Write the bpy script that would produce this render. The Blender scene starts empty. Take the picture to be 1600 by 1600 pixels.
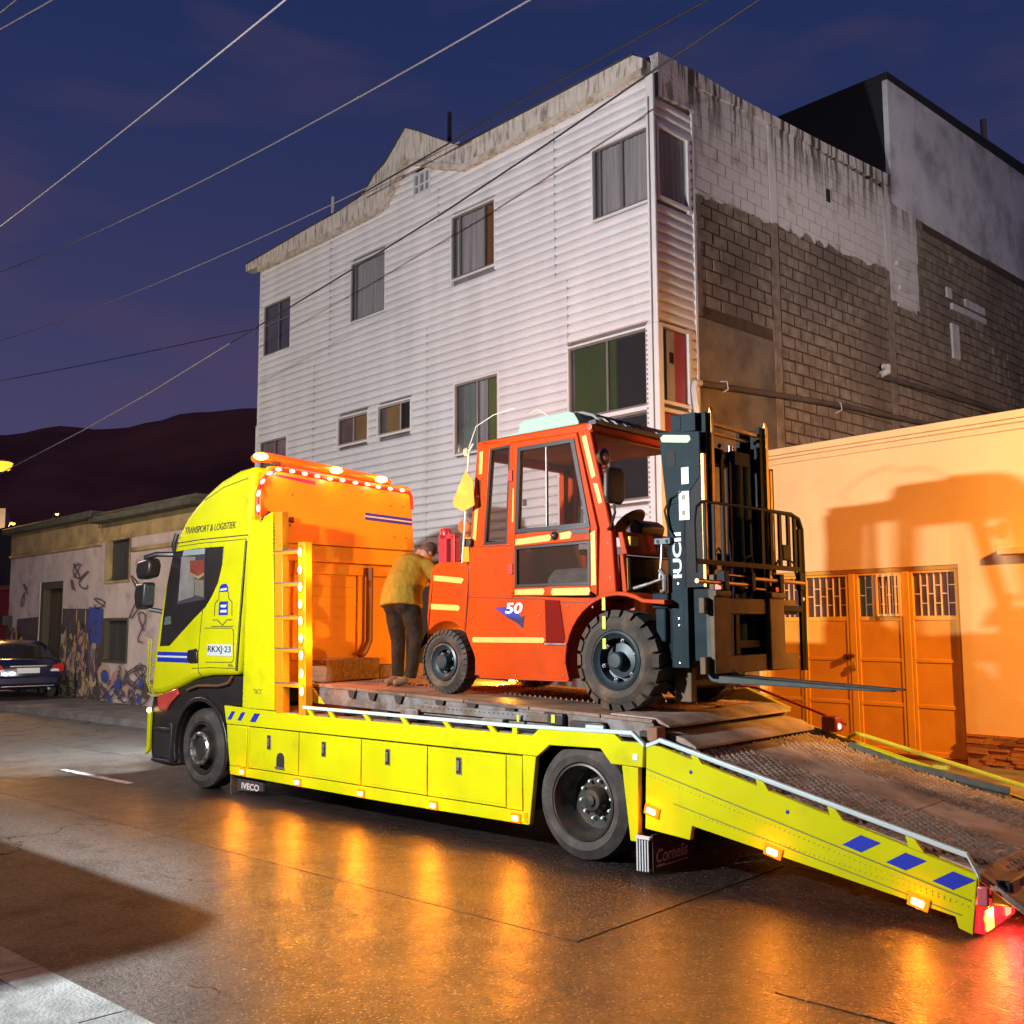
import bpy, bmesh, math, random
from mathutils import Vector, Matrix
random.seed(11)
R = math.radians
sc = bpy.context.scene
COL = sc.collection

# ---------------------------------------------------------------- camera
cam = bpy.data.cameras.new('camera')
cam.sensor_width = 36.0
cam.lens = 36.0
cam.clip_start = 0.05
cam.clip_end = 2000
camo = bpy.data.objects.new('camera', cam)
COL.objects.link(camo)
camo.matrix_world = (Matrix.Translation((0, 0, 1.89)) @ Matrix.Rotation(R(46.7), 4, 'Z')
                     @ Matrix.Rotation(R(96.35), 4, 'X') @ Matrix.Rotation(R(-0.25), 4, 'Z'))
sc.camera = camo

# ---------------------------------------------------------------- dusk sky
wd = bpy.data.worlds.new('World')
sc.world = wd
wd.use_nodes = True
nt = wd.node_tree
nt.nodes.clear()
def wn(t, **k):
    n = nt.nodes.new(t)
    for a, b in k.items(): setattr(n, a, b)
    return n
wo = wn('ShaderNodeOutputWorld')
bg = wn('ShaderNodeBackground')
tc = wn('ShaderNodeTexCoord')
sky = wn('ShaderNodeTexSky', sky_type='NISHITA', sun_disc=False, sun_elevation=R(-3.5), sun_rotation=R(250), altitude=100, dust_density=1.5, ozone_density=3.0)
sep = wn('ShaderNodeSeparateXYZ')
nt.links.new(tc.outputs['Generated'], sep.inputs[0])
ramp = wn('ShaderNodeValToRGB')
ramp.color_ramp.interpolation = 'B_SPLINE'
els = ramp.color_ramp.elements
els[0].position = 0.0; els[0].color = (0.070, 0.055, 0.122, 1)
els[1].position = 1.0; els[1].color = (0.006, 0.018, 0.076, 1)
for p, c in ((0.18, (0.058, 0.050, 0.124, 1)), (0.34, (0.030, 0.033, 0.100, 1)), (0.52, (0.014, 0.027, 0.096, 1))):
    e = els.new(p); e.color = c
nt.links.new(sep.outputs['Z'], ramp.inputs[0])
mp = wn('ShaderNodeMapping'); mp.inputs['Scale'].default_value = (1.6, 1.6, 6.0)
nt.links.new(tc.outputs['Generated'], mp.inputs[0])
cn = wn('ShaderNodeTexNoise'); cn.inputs['Scale'].default_value = 2.1; cn.inputs['Detail'].default_value = 8; cn.inputs['Distortion'].default_value = .4
nt.links.new(mp.outputs[0], cn.inputs['Vector'])
cr = wn('ShaderNodeValToRGB')
cr.color_ramp.elements[0].position = .50; cr.color_ramp.elements[0].color = (0, 0, 0, 1)
cr.color_ramp.elements[1].position = .78; cr.color_ramp.elements[1].color = (.60, .60, .60, 1)
nt.links.new(cn.outputs['Fac'], cr.inputs[0])
mx = wn('ShaderNodeMix', data_type='RGBA')
nt.links.new(cr.outputs[0], mx.inputs['Factor'])
nt.links.new(ramp.outputs[0], mx.inputs['A'])
mx.inputs['B'].default_value = (0.082, 0.050, 0.100, 1)
ad = wn('ShaderNodeMix', data_type='RGBA', blend_type='ADD')
ad.inputs['Factor'].default_value = 0.10
nt.links.new(mx.outputs['Result'], ad.inputs['A'])
nt.links.new(sky.outputs[0], ad.inputs['B'])
nt.links.new(ad.outputs['Result'], bg.inputs[0])
bg.inputs[1].default_value = 1.0
nt.links.new(bg.outputs[0], wo.inputs[0])

sc.view_settings.view_transform = 'Standard'
sc.view_settings.look = 'None'
sc.view_settings.exposure = 0
sc.view_settings.gamma = 1
sc.view_settings.use_curve_mapping = False
sc.render.engine = 'CYCLES'
sc.cycles.use_denoising = True
sc.cycles.max_bounces = 7
sc.cycles.diffuse_bounces = 3
sc.cycles.glossy_bounces = 3
sc.cycles.transmission_bounces = 5
sc.cycles.transparent_max_bounces = 10
sc.cycles.sample_clamp_indirect = 4
sc.cycles.caustics_reflective = False
sc.cycles.caustics_refractive = False

# ---------------------------------------------------------------- frames of reference
TRUCK_O = Vector((-12.784, 5.630, 0)); TRUCK_A = R(4.7)
TM = Matrix.Translation(TRUCK_O) @ Matrix.Rotation(TRUCK_A, 4, 'Z')
def tw(x, y, z): return TM @ Vector((x, y, z))          # truck coordinates to world
ST = R(4.5)                                              # the street runs a little askew to the facades
def sw(s, t, z=0): return Vector((s*math.cos(ST) - t*math.sin(ST), s*math.sin(ST) + t*math.cos(ST), z))

# ---------------------------------------------------------------- lamps (each belongs to a lamp that is built)
LIGHTS = []
def point(name, loc, col, power, rad=.03, parent=None, spot=None, aim=None, blend=.5):
    l = bpy.data.lights.new(name, 'SPOT' if spot else 'POINT')
    l.color = col; l.energy = power; l.shadow_soft_size = rad
    if spot:
        l.spot_size = R(spot); l.spot_blend = blend
    o = bpy.data.objects.new(name, l)
    COL.objects.link(o); o.location = loc
    if aim is not None:
        o.rotation_euler = (Vector(aim) - Vector(loc)).to_track_quat('-Z', 'Y').to_euler()
    if parent:
        o.parent = parent
        o.matrix_parent_inverse = parent.matrix_world.inverted()
    LIGHTS.append(o)
    return o

# ---------------------------------------------------------------- materials
MATS = {}
def M(name, col, rough=.5, metal=0., var=.12, vs=3., bump=0., bs=60., emit=None, es=0., col2=None, c2s=2., c2lo=.45, c2hi=.62,
      stretch=(1, 1, 1), coat=0., trans=0., alpha=1., spec=.5, rv=0., bd=.02, cro=.12, tob=None):
    if name in MATS: return MATS[name]
    m = bpy.data.materials.new(name); m.use_nodes = True
    t = m.node_tree; b = t.nodes['Principled BSDF']
    def n(ty, **k):
        q = t.nodes.new(ty)
        for a, v in k.items(): setattr(q, a, v)
        return q
    b.inputs['Base Color'].default_value = (*col, 1)
    b.inputs['Roughness'].default_value = rough
    b.inputs['Metallic'].default_value = metal
    b.inputs['Specular IOR Level'].default_value = spec
    if coat: b.inputs['Coat Weight'].default_value = coat; b.inputs['Coat Roughness'].default_value = cro
    if trans: b.inputs['Transmission Weight'].default_value = trans
    if alpha < 1: b.inputs['Alpha'].default_value = alpha
    if emit:
        b.inputs['Emission Color'].default_value = (*emit, 1); b.inputs['Emission Strength'].default_value = es
        m.cycles.emission_sampling = 'NONE'
    c = None
    if var or col2 or bump or rv:
        tx = n('ShaderNodeTexCoord', object=tob); mpn = n('ShaderNodeMapping')
        mpn.inputs['Scale'].default_value = stretch
        t.links.new(tx.outputs['Object'], mpn.inputs[0])
        vec = mpn.outputs[0]
    if col2:
        a = n('ShaderNodeTexNoise'); a.inputs['Scale'].default_value = c2s; a.inputs['Detail'].default_value = 7; a.inputs['Roughness'].default_value = .62
        t.links.new(vec, a.inputs['Vector'])
        r = n('ShaderNodeMapRange'); r.inputs['From Min'].default_value = c2lo; r.inputs['From Max'].default_value = c2hi
        t.links.new(a.outputs['Fac'], r.inputs['Value'])
        x = n('ShaderNodeMix', data_type='RGBA')
        x.inputs['A'].default_value = (*col, 1); x.inputs['B'].default_value = (*col2, 1)
        t.links.new(r.outputs['Result'], x.inputs['Factor'])
        c = x.outputs['Result']
    if var:
        a = n('ShaderNodeTexNoise'); a.inputs['Scale'].default_value = vs; a.inputs['Detail'].default_value = 6
        t.links.new(vec, a.inputs['Vector'])
        r = n('ShaderNodeMapRange'); r.inputs['From Min'].default_value = .3; r.inputs['From Max'].default_value = .7
        r.inputs['To Min'].default_value = 1 - var; r.inputs['To Max'].default_value = 1 + var
        t.links.new(a.outputs['Fac'], r.inputs['Value'])
        x = n('ShaderNodeMix', data_type='RGBA', blend_type='MULTIPLY'); x.inputs['Factor'].default_value = 1
        if c is None: x.inputs['A'].default_value = (*col, 1)
        else: t.links.new(c, x.inputs['A'])
        t.links.new(r.outputs['Result'], x.inputs['B'])
        c = x.outputs['Result']
    if c is not None: t.links.new(c, b.inputs['Base Color'])
    if rv:
        a = n('ShaderNodeTexNoise'); a.inputs['Scale'].default_value = vs*1.7; a.inputs['Detail'].default_value = 5
        t.links.new(vec, a.inputs['Vector'])
        r = n('ShaderNodeMapRange'); r.inputs['From Min'].default_value = .3; r.inputs['From Max'].default_value = .7
        r.inputs['To Min'].default_value = max(.03, rough - rv); r.inputs['To Max'].default_value = min(1, rough + rv)
        t.links.new(a.outputs['Fac'], r.inputs['Value'])
        t.links.new(r.outputs['Result'], b.inputs['Roughness'])
    if bump:
        a = n('ShaderNodeTexNoise'); a.inputs['Scale'].default_value = bs; a.inputs['Detail'].default_value = 4
        t.links.new(vec, a.inputs['Vector'])
        q = n('ShaderNodeBump'); q.inputs['Strength'].default_value = bump; q.inputs['Distance'].default_value = bd
        t.links.new(a.outputs['Fac'], q.inputs['Height'])
        t.links.new(q.outputs[0], b.inputs['Normal'])
        if coat: t.links.new(q.outputs[0], b.inputs['Coat Normal'])
    MATS[name] = m
    return m

# ---------------------------------------------------------------- mesh building
class MB:
    def __init__(s): s.v = []; s.f = []; s.m = []; s.mi = 0; s.T = None
    def add(s, vs, fs):
        n = len(s.v)
        s.v += [tuple(s.T @ Vector(v)) if s.T else tuple(v) for v in vs]
        s.f += [tuple(i + n for i in f) for f in fs]
        s.m += [s.mi]*len(fs)
        return s
    def box(s, x0, x1, y0, y1, z0, z1):
        return s.add([(x0, y0, z0), (x1, y0, z0), (x1, y1, z0), (x0, y1, z0), (x0, y0, z1), (x1, y0, z1), (x1, y1, z1), (x0, y1, z1)],
                     [(0, 3, 2, 1), (4, 5, 6, 7), (0, 1, 5, 4), (1, 2, 6, 5), (2, 3, 7, 6), (3, 0, 4, 7)])
    def prism(s, pts, a0, a1, ax='y'):
        f = {'y': lambda p, a: (p[0], a, p[1]), 'x': lambda p, a: (a, p[0], p[1]), 'z': lambda p, a: (p[0], p[1], a)}[ax]
        n = len(pts)
        return s.add([f(p, a0) for p in pts] + [f(p, a1) for p in pts],
                     [tuple(range(n))[::-1], tuple(range(n, 2*n))] + [(i, (i+1) % n, n + (i+1) % n, n + i) for i in range(n)])
    def ring(s, po, pi, a0, a1, ax='y'):
        # frame between two outlines with equal counts
        n = len(po)
        for i in range(n):
            j = (i+1) % n
            s.prism([po[i], po[j], pi[j], pi[i]], a0, a1, ax)
        return s
    def tube(s, path, r, n=8, cap=True, closed=False):
        P = [Vector(p) for p in path]; k = len(P)
        rr = r if isinstance(r, (list, tuple)) else [r]*k
        vs = []; prev = None
        for i in range(k):
            d = (P[min(i+1, k-1)] - P[max(i-1, 0)]).normalized()
            if prev is None:
                up = Vector((0, 0, 1)) if abs(d.z) < .9 else Vector((1, 0, 0))
                a = d.cross(up).normalized()
            else:
                a = (prev - d*prev.dot(d)).normalized()
            prev = a
            b = d.cross(a)
            for q in range(n):
                t = 2*math.pi*(q + .5)/n
                vs.append(P[i] + (a*math.cos(t) + b*math.sin(t))*rr[i])
        fs = [(i*n + q, i*n + (q+1) % n, (i+1)*n + (q+1) % n, (i+1)*n + q) for i in range(k-1) for q in range(n)]
        if cap: fs += [tuple(range(n))[::-1], tuple(range((k-1)*n, k*n))]
        return s.add(vs, fs)
    def lathe(s, prof, c, ax='y', n=28, cap=True):
        # prof: (radius, offset along the axis)
        vs = []; k = len(prof)
        for r, t in prof:
            for q in range(n):
                a = 2*math.pi*q/n; u, w = r*math.cos(a), r*math.sin(a)
                vs.append({'y': (c[0]+u, c[1]+t, c[2]+w), 'x': (c[0]+t, c[1]+u, c[2]+w), 'z': (c[0]+u, c[1]+w, c[2]+t)}[ax])
        fs = [(i*n + q, i*n + (q+1) % n, (i+1)*n + (q+1) % n, (i+1)*n + q) for i in range(k-1) for q in range(n)]
        if cap and prof[0][0] > 1e-4: fs.append(tuple(range(n))[::-1])
        if cap and prof[-1][0] > 1e-4: fs.append(tuple(range((k-1)*n, k*n)))
        return s.add(vs, fs)
    def cyl(s, p0, p1, r, n=14): return s.tube([p0, p1], r, n)
    def mesh(s, name, mats, ang=35):
        me = bpy.data.meshes.new(name)
        bm = bmesh.new()
        vv = [bm.verts.new(v) for v in s.v]
        for f, mi in zip(s.f, s.m):
            try:
                q = bm.faces.new([vv[i] for i in f]); q.material_index = mi; q.smooth = True
            except ValueError: pass
        bmesh.ops.remove_doubles(bm, verts=bm.verts, dist=1e-5)
        bmesh.ops.recalc_face_normals(bm, faces=bm.faces)
        for e in bm.edges:
            e.smooth = len(e.link_faces) == 2 and e.calc_face_angle(0) < R(ang)
        bm.to_mesh(me); bm.free()
        for m in (mats if isinstance(mats, (list, tuple)) else [mats]): me.materials.append(m)
        return me
    def build(s, name, mats, parent=None, off=None, bevel=0, ang=35, label=None, seg=2):
        if off is not None:
            s.v = [(v[0]-off[0], v[1]-off[1], v[2]-off[2]) for v in s.v]
        o = bpy.data.objects.new(name, s.mesh(name, mats, ang))
        COL.objects.link(o)
        if parent: o.parent = parent
        if bevel:
            b = o.modifiers.new('edge', 'BEVEL'); b.width = bevel; b.segments = seg; b.limit_method = 'ANGLE'; b.angle_limit = R(40)
            b.harden_normals = False
        if label: o['label'] = label
        return o

def thing(name, label, cat, loc=(0, 0, 0), rotz=0., group=None):
    o = bpy.data.objects.new(name, None); COL.objects.link(o)
    o.location = loc; o.rotation_euler = (0, 0, rotz); o.empty_display_size = .2
    o['label'] = label; o['category'] = cat
    if group: o['group'] = group
    return o
def tag(o, label, cat, group=None):
    o['label'] = label; o['category'] = cat
    if group: o['group'] = group
    return o
def kind(o, k='structure'): o['kind'] = k; return o
def inst(name, me, parent, loc, scale=(1, 1, 1), rot=(0, 0, 0)):
    o = bpy.data.objects.new(name, me); COL.objects.link(o)
    o.parent = parent; o.location = loc; o.scale = scale; o.rotation_euler = rot
    return o
def copy_tree(o, parent=None):
    c = o.copy(); COL.objects.link(c); c.parent = parent
    for ch in list(o.children):
        if ch.type != 'LIGHT': copy_tree(ch, c)
    return c
def text(body, mat, parent, x0, x1, z0, z1, y, off=(0, 0, 0), rot=(R(90), 0, 0), shear=0., name='lettering', turn=None, bold=0.):
    """flat lettering stretched into x0..x1, z0..z1 on the plane y, facing -y"""
    cu = bpy.data.curves.new(name, 'FONT'); cu.body = body; cu.extrude = .001; cu.shear = shear; cu.offset = bold
    o = bpy.data.objects.new(name, cu); COL.objects.link(o)
    dg = bpy.context.evaluated_depsgraph_get()
    me = bpy.data.meshes.new_from_object(o.evaluated_get(dg))
    bpy.data.objects.remove(o)
    me.name = name
    if turn:
        for v in me.vertices: v.co = Matrix.Rotation(turn, 3, 'Z') @ v.co
    xs = [v.co.x for v in me.vertices]; ys = [v.co.y for v in me.vertices]
    a, b, c, d = min(xs), max(xs), min(ys), max(ys)
    for v in me.vertices:
        v.co = Vector(((v.co.x - a)/(b - a)*(x1 - x0), (v.co.y - c)/(d - c)*(z1 - z0), v.co.z))
    me.materials.clear(); me.materials.append(mat)
    q = bpy.data.objects.new(name, me); COL.objects.link(q)
    q.parent = parent; q.location = (x0 - off[0], y - off[1], z0 - off[2]); q.rotation_euler = rot
    return q
def arc(cx, cz, r, a0, a1, n=10):
    return [(cx + r*math.cos(R(a0 + (a1-a0)*i/n)), cz + r*math.sin(R(a0 + (a1-a0)*i/n))) for i in range(n+1)]

# shared materials
AMB_E = (1.0, .45, .06)
m_amber = M('amber_lens', (.9, .45, .05), .3, emit=(1, .62, .20), es=12, var=0)
m_amber_rim = M('amber_lens_edge_halo', (.20, .04, .002), .5, emit=(1, .20, .002), es=1.7, var=0, spec=.1)  # edge widened and glowing to stand in for the lamp halo
m_amber2 = M('amber_beacon', (.70, .10, .006), .25, emit=(1, .12, .008), es=.5, var=.1)
m_redled = M('red_led', (.9, .1, .1), .3, emit=(1, .22, .20), es=5.5, var=0)
m_red_lens = M('red_lens', (.55, .01, .02), .2, emit=(1, .03, .04), es=.9, var=.1)
m_yel = M('yellow_green_paint', (.47, .47, .003), .45, var=.10, vs=1.7, spec=.10, rv=.10, col2=(.27, .26, .012), c2s=2.6, c2lo=.56, c2hi=.92)
m_yel2 = M('yellow_paint_worn', (.42, .40, .008), .38, var=.10, vs=5, col2=(.30, .26, .02), c2s=9, c2lo=.66, c2hi=.8)
m_black = M('black_plastic', (.016, .013, .012), .38, var=.2, bump=.05, bs=200)
m_blackm = M('black_steel', (.022, .020, .020), .42, var=.25, vs=8)
m_rubber = M('tyre_rubber', (.030, .026, .022), .78, var=.3, vs=7, bump=.15, bs=90, col2=(.055, .045, .035), c2s=6)
m_steel = M('bare_steel', (.26, .25, .24), .42, .7, var=.2, vs=9, rv=.12)
m_chrome = M('chrome', (.75, .74, .72), .16, 1., var=.05)
m_grey = M('grey_steel', (.16, .155, .15), .55, .2, var=.25, vs=7, col2=(.10, .07, .045), c2s=6)
m_dark = M('dark_chassis', (.018, .015, .013), .7, var=.3)
m_blue = M('blue_sticker', (.012, .028, .34), .35, var=.05)
m_white = M('white_reflective', (.55, .60, .58), .45, var=.08, vs=9)
m_ink = M('black_print', (.02, .02, .03), .5, var=0)
m_inkg = M('grey_print', (.12, .12, .03), .5, var=0)
m_plate = M('plate_white', (.50, .54, .54), .4, var=.04)
m_glass = M('dark_glass', (.02, .018, .016), .06, var=0, spec=.7)
# ================================================================= SETTING
# old concrete street: wet and dark; paler drier areas by near kerb and far left carry painted lamplight (worn patches, cracks, oil)
def road_material():
    m = bpy.data.materials.new('wet_street'); m.use_nodes = True; t = m.node_tree; b = t.nodes['Principled BSDF']
    def n(ty, **k):
        q_ = t.nodes.new(ty)
        for a_, v_ in k.items(): setattr(q_, a_, v_)
        return q_
    def mt(op, a_, b_=None, clamp=False):
        q_ = n('ShaderNodeMath', operation=op, use_clamp=clamp)
        for k_, v_ in ((0, a_), (1, b_)):
            if v_ is None: continue
            if isinstance(v_, (int, float)): q_.inputs[k_].default_value = v_
            else: t.links.new(v_, q_.inputs[k_])
        return q_.outputs[0]
    tx = n('ShaderNodeTexCoord'); mp_ = n('ShaderNodeMapping'); mp_.inputs['Rotation'].default_value = (0, 0, -ST)
    t.links.new(tx.outputs['Object'], mp_.inputs[0]); co = mp_.outputs[0]
    sp = n('ShaderNodeSeparateXYZ'); t.links.new(co, sp.inputs[0]); S, T = sp.outputs['X'], sp.outputs['Y']
    def noise(sc_, det, rough=.55, dist=0.):
        a_ = n('ShaderNodeTexNoise'); a_.inputs['Scale'].default_value = sc_; a_.inputs['Detail'].default_value = det; a_.inputs['Roughness'].default_value = rough; a_.inputs['Distortion'].default_value = dist
        t.links.new(co, a_.inputs['Vector']); return a_.outputs['Fac']
    def mixc(f_, A, B, bt='MIX'):
        x = n('ShaderNodeMix', data_type='RGBA', blend_type=bt)
        if isinstance(f_, float): x.inputs['Factor'].default_value = f_
        else: t.links.new(f_, x.inputs['Factor'])
        for k_, v_ in (('A', A), ('B', B)):
            if isinstance(v_, tuple): x.inputs[k_].default_value = (*v_, 1)
            else: t.links.new(v_, x.inputs[k_])
        return x.outputs['Result']
    nz = noise(.55, 6, .6); n2 = noise(2.4, 8, .65); fine = noise(40, 4, .75); mid = noise(9, 6, .6)
    dry_lit = mt('MULTIPLY', mt('ADD', mt('SUBTRACT', -5.1, mt('ADD', S, mt('MULTIPLY', mt('SUBTRACT', T, 2.6), 1.55))), mt('MULTIPLY', mt('ADD', nz, mt('MULTIPLY', n2, .5)), 1.9)), .9, True)
    dry_lit = mt('MULTIPLY', dry_lit, mt('MULTIPLY', mt('ADD', mt('SUBTRACT', 4.7, T), mt('MULTIPLY', n2, 1.0)), 1.3, True))
    dry_lit = mt('MAXIMUM', dry_lit, mt('MULTIPLY', mt('SUBTRACT', mt('MULTIPLY', nz, 5.0), mt('ADD', S, 15.6)), .35, True))  # far left paled so the headlight pool shows
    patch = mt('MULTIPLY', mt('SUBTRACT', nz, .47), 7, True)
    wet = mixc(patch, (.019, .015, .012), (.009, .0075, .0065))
    col = mixc(dry_lit, wet, (.150, .142, .130))
    col = mixc(mt('MULTIPLY', mt('SUBTRACT', n2, .50), 4, True), col, mixc(1.0, col, (.55, .53, .50), 'MULTIPLY'))
    fleck = n('ShaderNodeTexVoronoi'); fleck.inputs['Scale'].default_value = 62; t.links.new(co, fleck.inputs['Vector'])
    fsep = n('ShaderNodeSeparateColor'); t.links.new(fleck.outputs['Color'], fsep.inputs[0])
    fm = mt('MULTIPLY', mt('MULTIPLY', mt('SUBTRACT', fsep.outputs[0], .76), 4.5, True), mt('MULTIPLY', mt('SUBTRACT', .52, fleck.outputs['Distance']), 5, True))
    col = mixc(mt('MULTIPLY', fm, mt('SUBTRACT', 1.0, mt('MULTIPLY', n2, .7))), col, (.30, .27, .235))  # pale aggregate flecks double as painted sparkle on the wet road
    col = mixc(mt('MULTIPLY', mt('SUBTRACT', .36, fsep.outputs[1]), 2.2, True), col, mixc(1.0, col, (.45, .43, .42), 'MULTIPLY'))
    # cracks
    vo = n('ShaderNodeTexVoronoi', feature='DISTANCE_TO_EDGE'); vo.inputs['Scale'].default_value = .42
    wv = n('ShaderNodeMix', data_type='VECTOR'); wv.inputs['Factor'].default_value = .10
    nn = n('ShaderNodeTexNoise'); nn.inputs['Scale'].default_value = 2.2; nn.inputs['Detail'].default_value = 6
    t.links.new(co, nn.inputs['Vector']); t.links.new(co, wv.inputs['A']); 
    va = n('ShaderNodeVectorMath', operation='MULTIPLY_ADD'); va.inputs[1].default_value = (1.1, 1.1, 0); t.links.new(nn.outputs['Color'], va.inputs[0]); t.links.new(co, va.inputs[2])
    t.links.new(va.outputs[0], vo.inputs['Vector'])
    crack = mt('MULTIPLY', mt('LESS_THAN', vo.outputs['Distance'], .0045), mt('GREATER_THAN', noise(.33, 3), .52))
    col = mixc(crack, col, (.010, .009, .008))
    t.links.new(col, b.inputs['Base Color'])
    rg = mt('ADD', mt('ADD', .36, mt('MULTIPLY', dry_lit, .32)), mt('MULTIPLY', mt('SUBTRACT', n2, .5), .45))
    t.links.new(rg, b.inputs['Roughness'])
    b.inputs['Specular IOR Level'].default_value = .13
    cw_ = mt('MULTIPLY', mt('SUBTRACT', 1.0, dry_lit), mt('MULTIPLY', mt('SUBTRACT', mt('ADD', mt('MULTIPLY', fine, .7), mt('MULTIPLY', mid, .5)), .46), 2.6, True))
    t.links.new(cw_, b.inputs['Coat Weight']); b.inputs['Coat Roughness'].default_value = .23
    h = mt('ADD', mt('MULTIPLY', fine, .55), mt('ADD', mt('MULTIPLY', mid, .6), mt('MULTIPLY', crack, -.8)))
    bp = n('ShaderNodeBump'); bp.inputs['Strength'].default_value = 1; bp.inputs['Distance'].default_value = .055
    t.links.new(h, bp.inputs['Height']); t.links.new(bp.outputs[0], b.inputs['Normal']); t.links.new(bp.outputs[0], b.inputs['Coat Normal'])
    return m
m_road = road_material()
m_joint = M('joint_tar', (.018, .016, .014), .6, var=.2)
m_pav = M('pale_concrete', (.27, .305, .30), .8, var=.30, vs=3.5, bump=.6, bs=50, bd=.03, col2=(.17, .18, .175), c2s=2.6, spec=.2)
m_pjoint = M('paving_joint', (.06, .062, .058), .8, var=.3)
m_fpav = M('far_pavement_concrete', (.17, .15, .14), .8, var=.25, vs=1.5, bump=.3, bs=40, col2=(.10, .085, .08), c2s=2.)
m_kerb = M('kerb_concrete', (.15, .135, .125), .8, var=.3, vs=3, bump=.3, bs=40)
m_earth = M('earth', (.08, .06, .05), .95, var=.3, vs=.1)
m_hill = M('town_lit_earth', (.62, .15, .055), 1., var=.35, vs=.03, bump=.3, bs=.2, col2=(.42, .10, .045), c2s=.02)  # reddened to put the warm town light into the earth colour
m_mark = M('worn_road_paint', (.40, .38, .35), .6, var=.2, vs=6, col2=(.05, .045, .04), c2s=9, c2lo=.44, c2hi=.62)

m_mark2 = M('faded_road_paint', (.035, .030, .026), .9, var=.3, vs=6, col2=(.15, .135, .12), c2s=4, c2lo=.54, c2hi=.68, spec=.03)
g = MB(); g.box(-700, 300, -300, 500, -.4, -.06); kind(g.build('ground', m_earth))
# street (slabs of old concrete with tarred joints over a base)
road = kind(MB().add([sw(-120, 2.6, -.02), sw(70, 2.6, -.02), sw(70, 9.9, -.02), sw(-120, 9.9, -.02)], [(0, 1, 2, 3)]).build('road', m_joint))
lanes = [(2.63, 4.994, [-120, -42, -30, -19.5, -13.2, -7.5, -1.6, 3.5, 9, 70]),
         (5.006, 7.6, [-120, -46, -33, -23, -14.5, -9.2, -4.02, -2.72, 2.8, 8, 70]),
         (7.612, 9.88, [-120, -40, -28, -18, -11, -5, 1, 7, 70])]
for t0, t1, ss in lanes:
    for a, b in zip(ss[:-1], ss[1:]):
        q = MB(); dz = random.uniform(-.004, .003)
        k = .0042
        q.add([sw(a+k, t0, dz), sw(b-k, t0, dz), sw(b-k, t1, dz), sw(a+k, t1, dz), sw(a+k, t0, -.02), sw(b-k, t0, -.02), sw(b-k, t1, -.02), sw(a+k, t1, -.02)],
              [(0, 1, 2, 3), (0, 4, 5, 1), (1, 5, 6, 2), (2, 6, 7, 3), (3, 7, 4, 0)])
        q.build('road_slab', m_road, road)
for s0, s1, t in ((-13.85, -12.0, 6.30), (-22, -18, 6.2), (-32, -28, 6.1)):
    q = MB(); w_ = .05 if s0 < -10 else .022; q.box(0, s1-s0, -w_, w_, .008, .012)
    o = kind(q.build('road_marking', m_mark if s0 < -10 else m_mark2)); o.location = sw(s0, t, 0); o.rotation_euler = (0, 0, ST)
# near pavement
pav = kind(MB().add([sw(-60, -8, -.006), sw(40, -8, -.006), sw(40, 2.42, -.006), sw(-60, 2.42, -.006)], [(0, 1, 2, 3)]).build('near_pavement', m_pjoint))
for i in range(-16, 8):
    for j in range(3):
        s0, s1 = i*1.55 + .5, i*1.55 + 2.042
        t1 = 2.412 - j*1.5; t0 = t1 - 1.492
        q = MB(); h = random.uniform(.003, .008)
        q.add([sw(s0, t0, h), sw(s1, t0, h), sw(s1, t1, h), sw(s0, t1, h), sw(s0, t0, -.03), sw(s1, t0, -.03), sw(s1, t1, -.03), sw(s0, t1, -.03)],
              [(0, 1, 2, 3), (0, 4, 5, 1), (1, 5, 6, 2), (2, 6, 7, 3), (3, 7, 4, 0)])
        q.build('paving_slab', m_pav, pav)
for i in range(-20, 12):
    q = MB(); s0 = i*1.0
    for (t0, t1, z) in ((2.413, 2.66, .008),):
        q.add([sw(s0, t0, z), sw(s0+.985, t0, z), sw(s0+.985, t1, z-.0075), sw(s0, t1, z-.0075), sw(s0, t0, -.05), sw(s0+.985, t0, -.05), sw(s0+.985, t1, -.05), sw(s0, t1, -.05)],
              [(0, 1, 2, 3), (0, 4, 5, 1), (1, 5, 6, 2), (2, 6, 7, 3), (3, 7, 4, 0)])
    q.build('kerb_stone', m_pav, pav)
# far pavement
fp = kind(MB().add([sw(-120, 10.05, .13), sw(60, 10.05, .13), sw(60, 40, .14), sw(-120, 40, .14), sw(-120, 10.05, -.05), sw(60, 10.05, -.05)],
                   [(0, 1, 2, 3), (0, 4, 5, 1)]).build('far_pavement', m_fpav))
for i in range(-50, 30):
    q = MB(); s0 = i*1.2
    q.add([sw(s0, 9.9, .125), sw(s0+1.18, 9.9, .125), sw(s0+1.18, 10.06, .135), sw(s0, 10.06, .135), sw(s0, 9.88, -.05), sw(s0+1.18, 9.88, -.05), sw(s0+1.18, 10.06, -.05), sw(s0, 10.06, -.05)],
          [(0, 1, 2, 3), (0, 4, 5, 1), (1, 5, 6, 2), (2, 6, 7, 3), (3, 7, 4, 0)])
    q.build('kerb_stone', m_kerb, fp)
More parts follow.
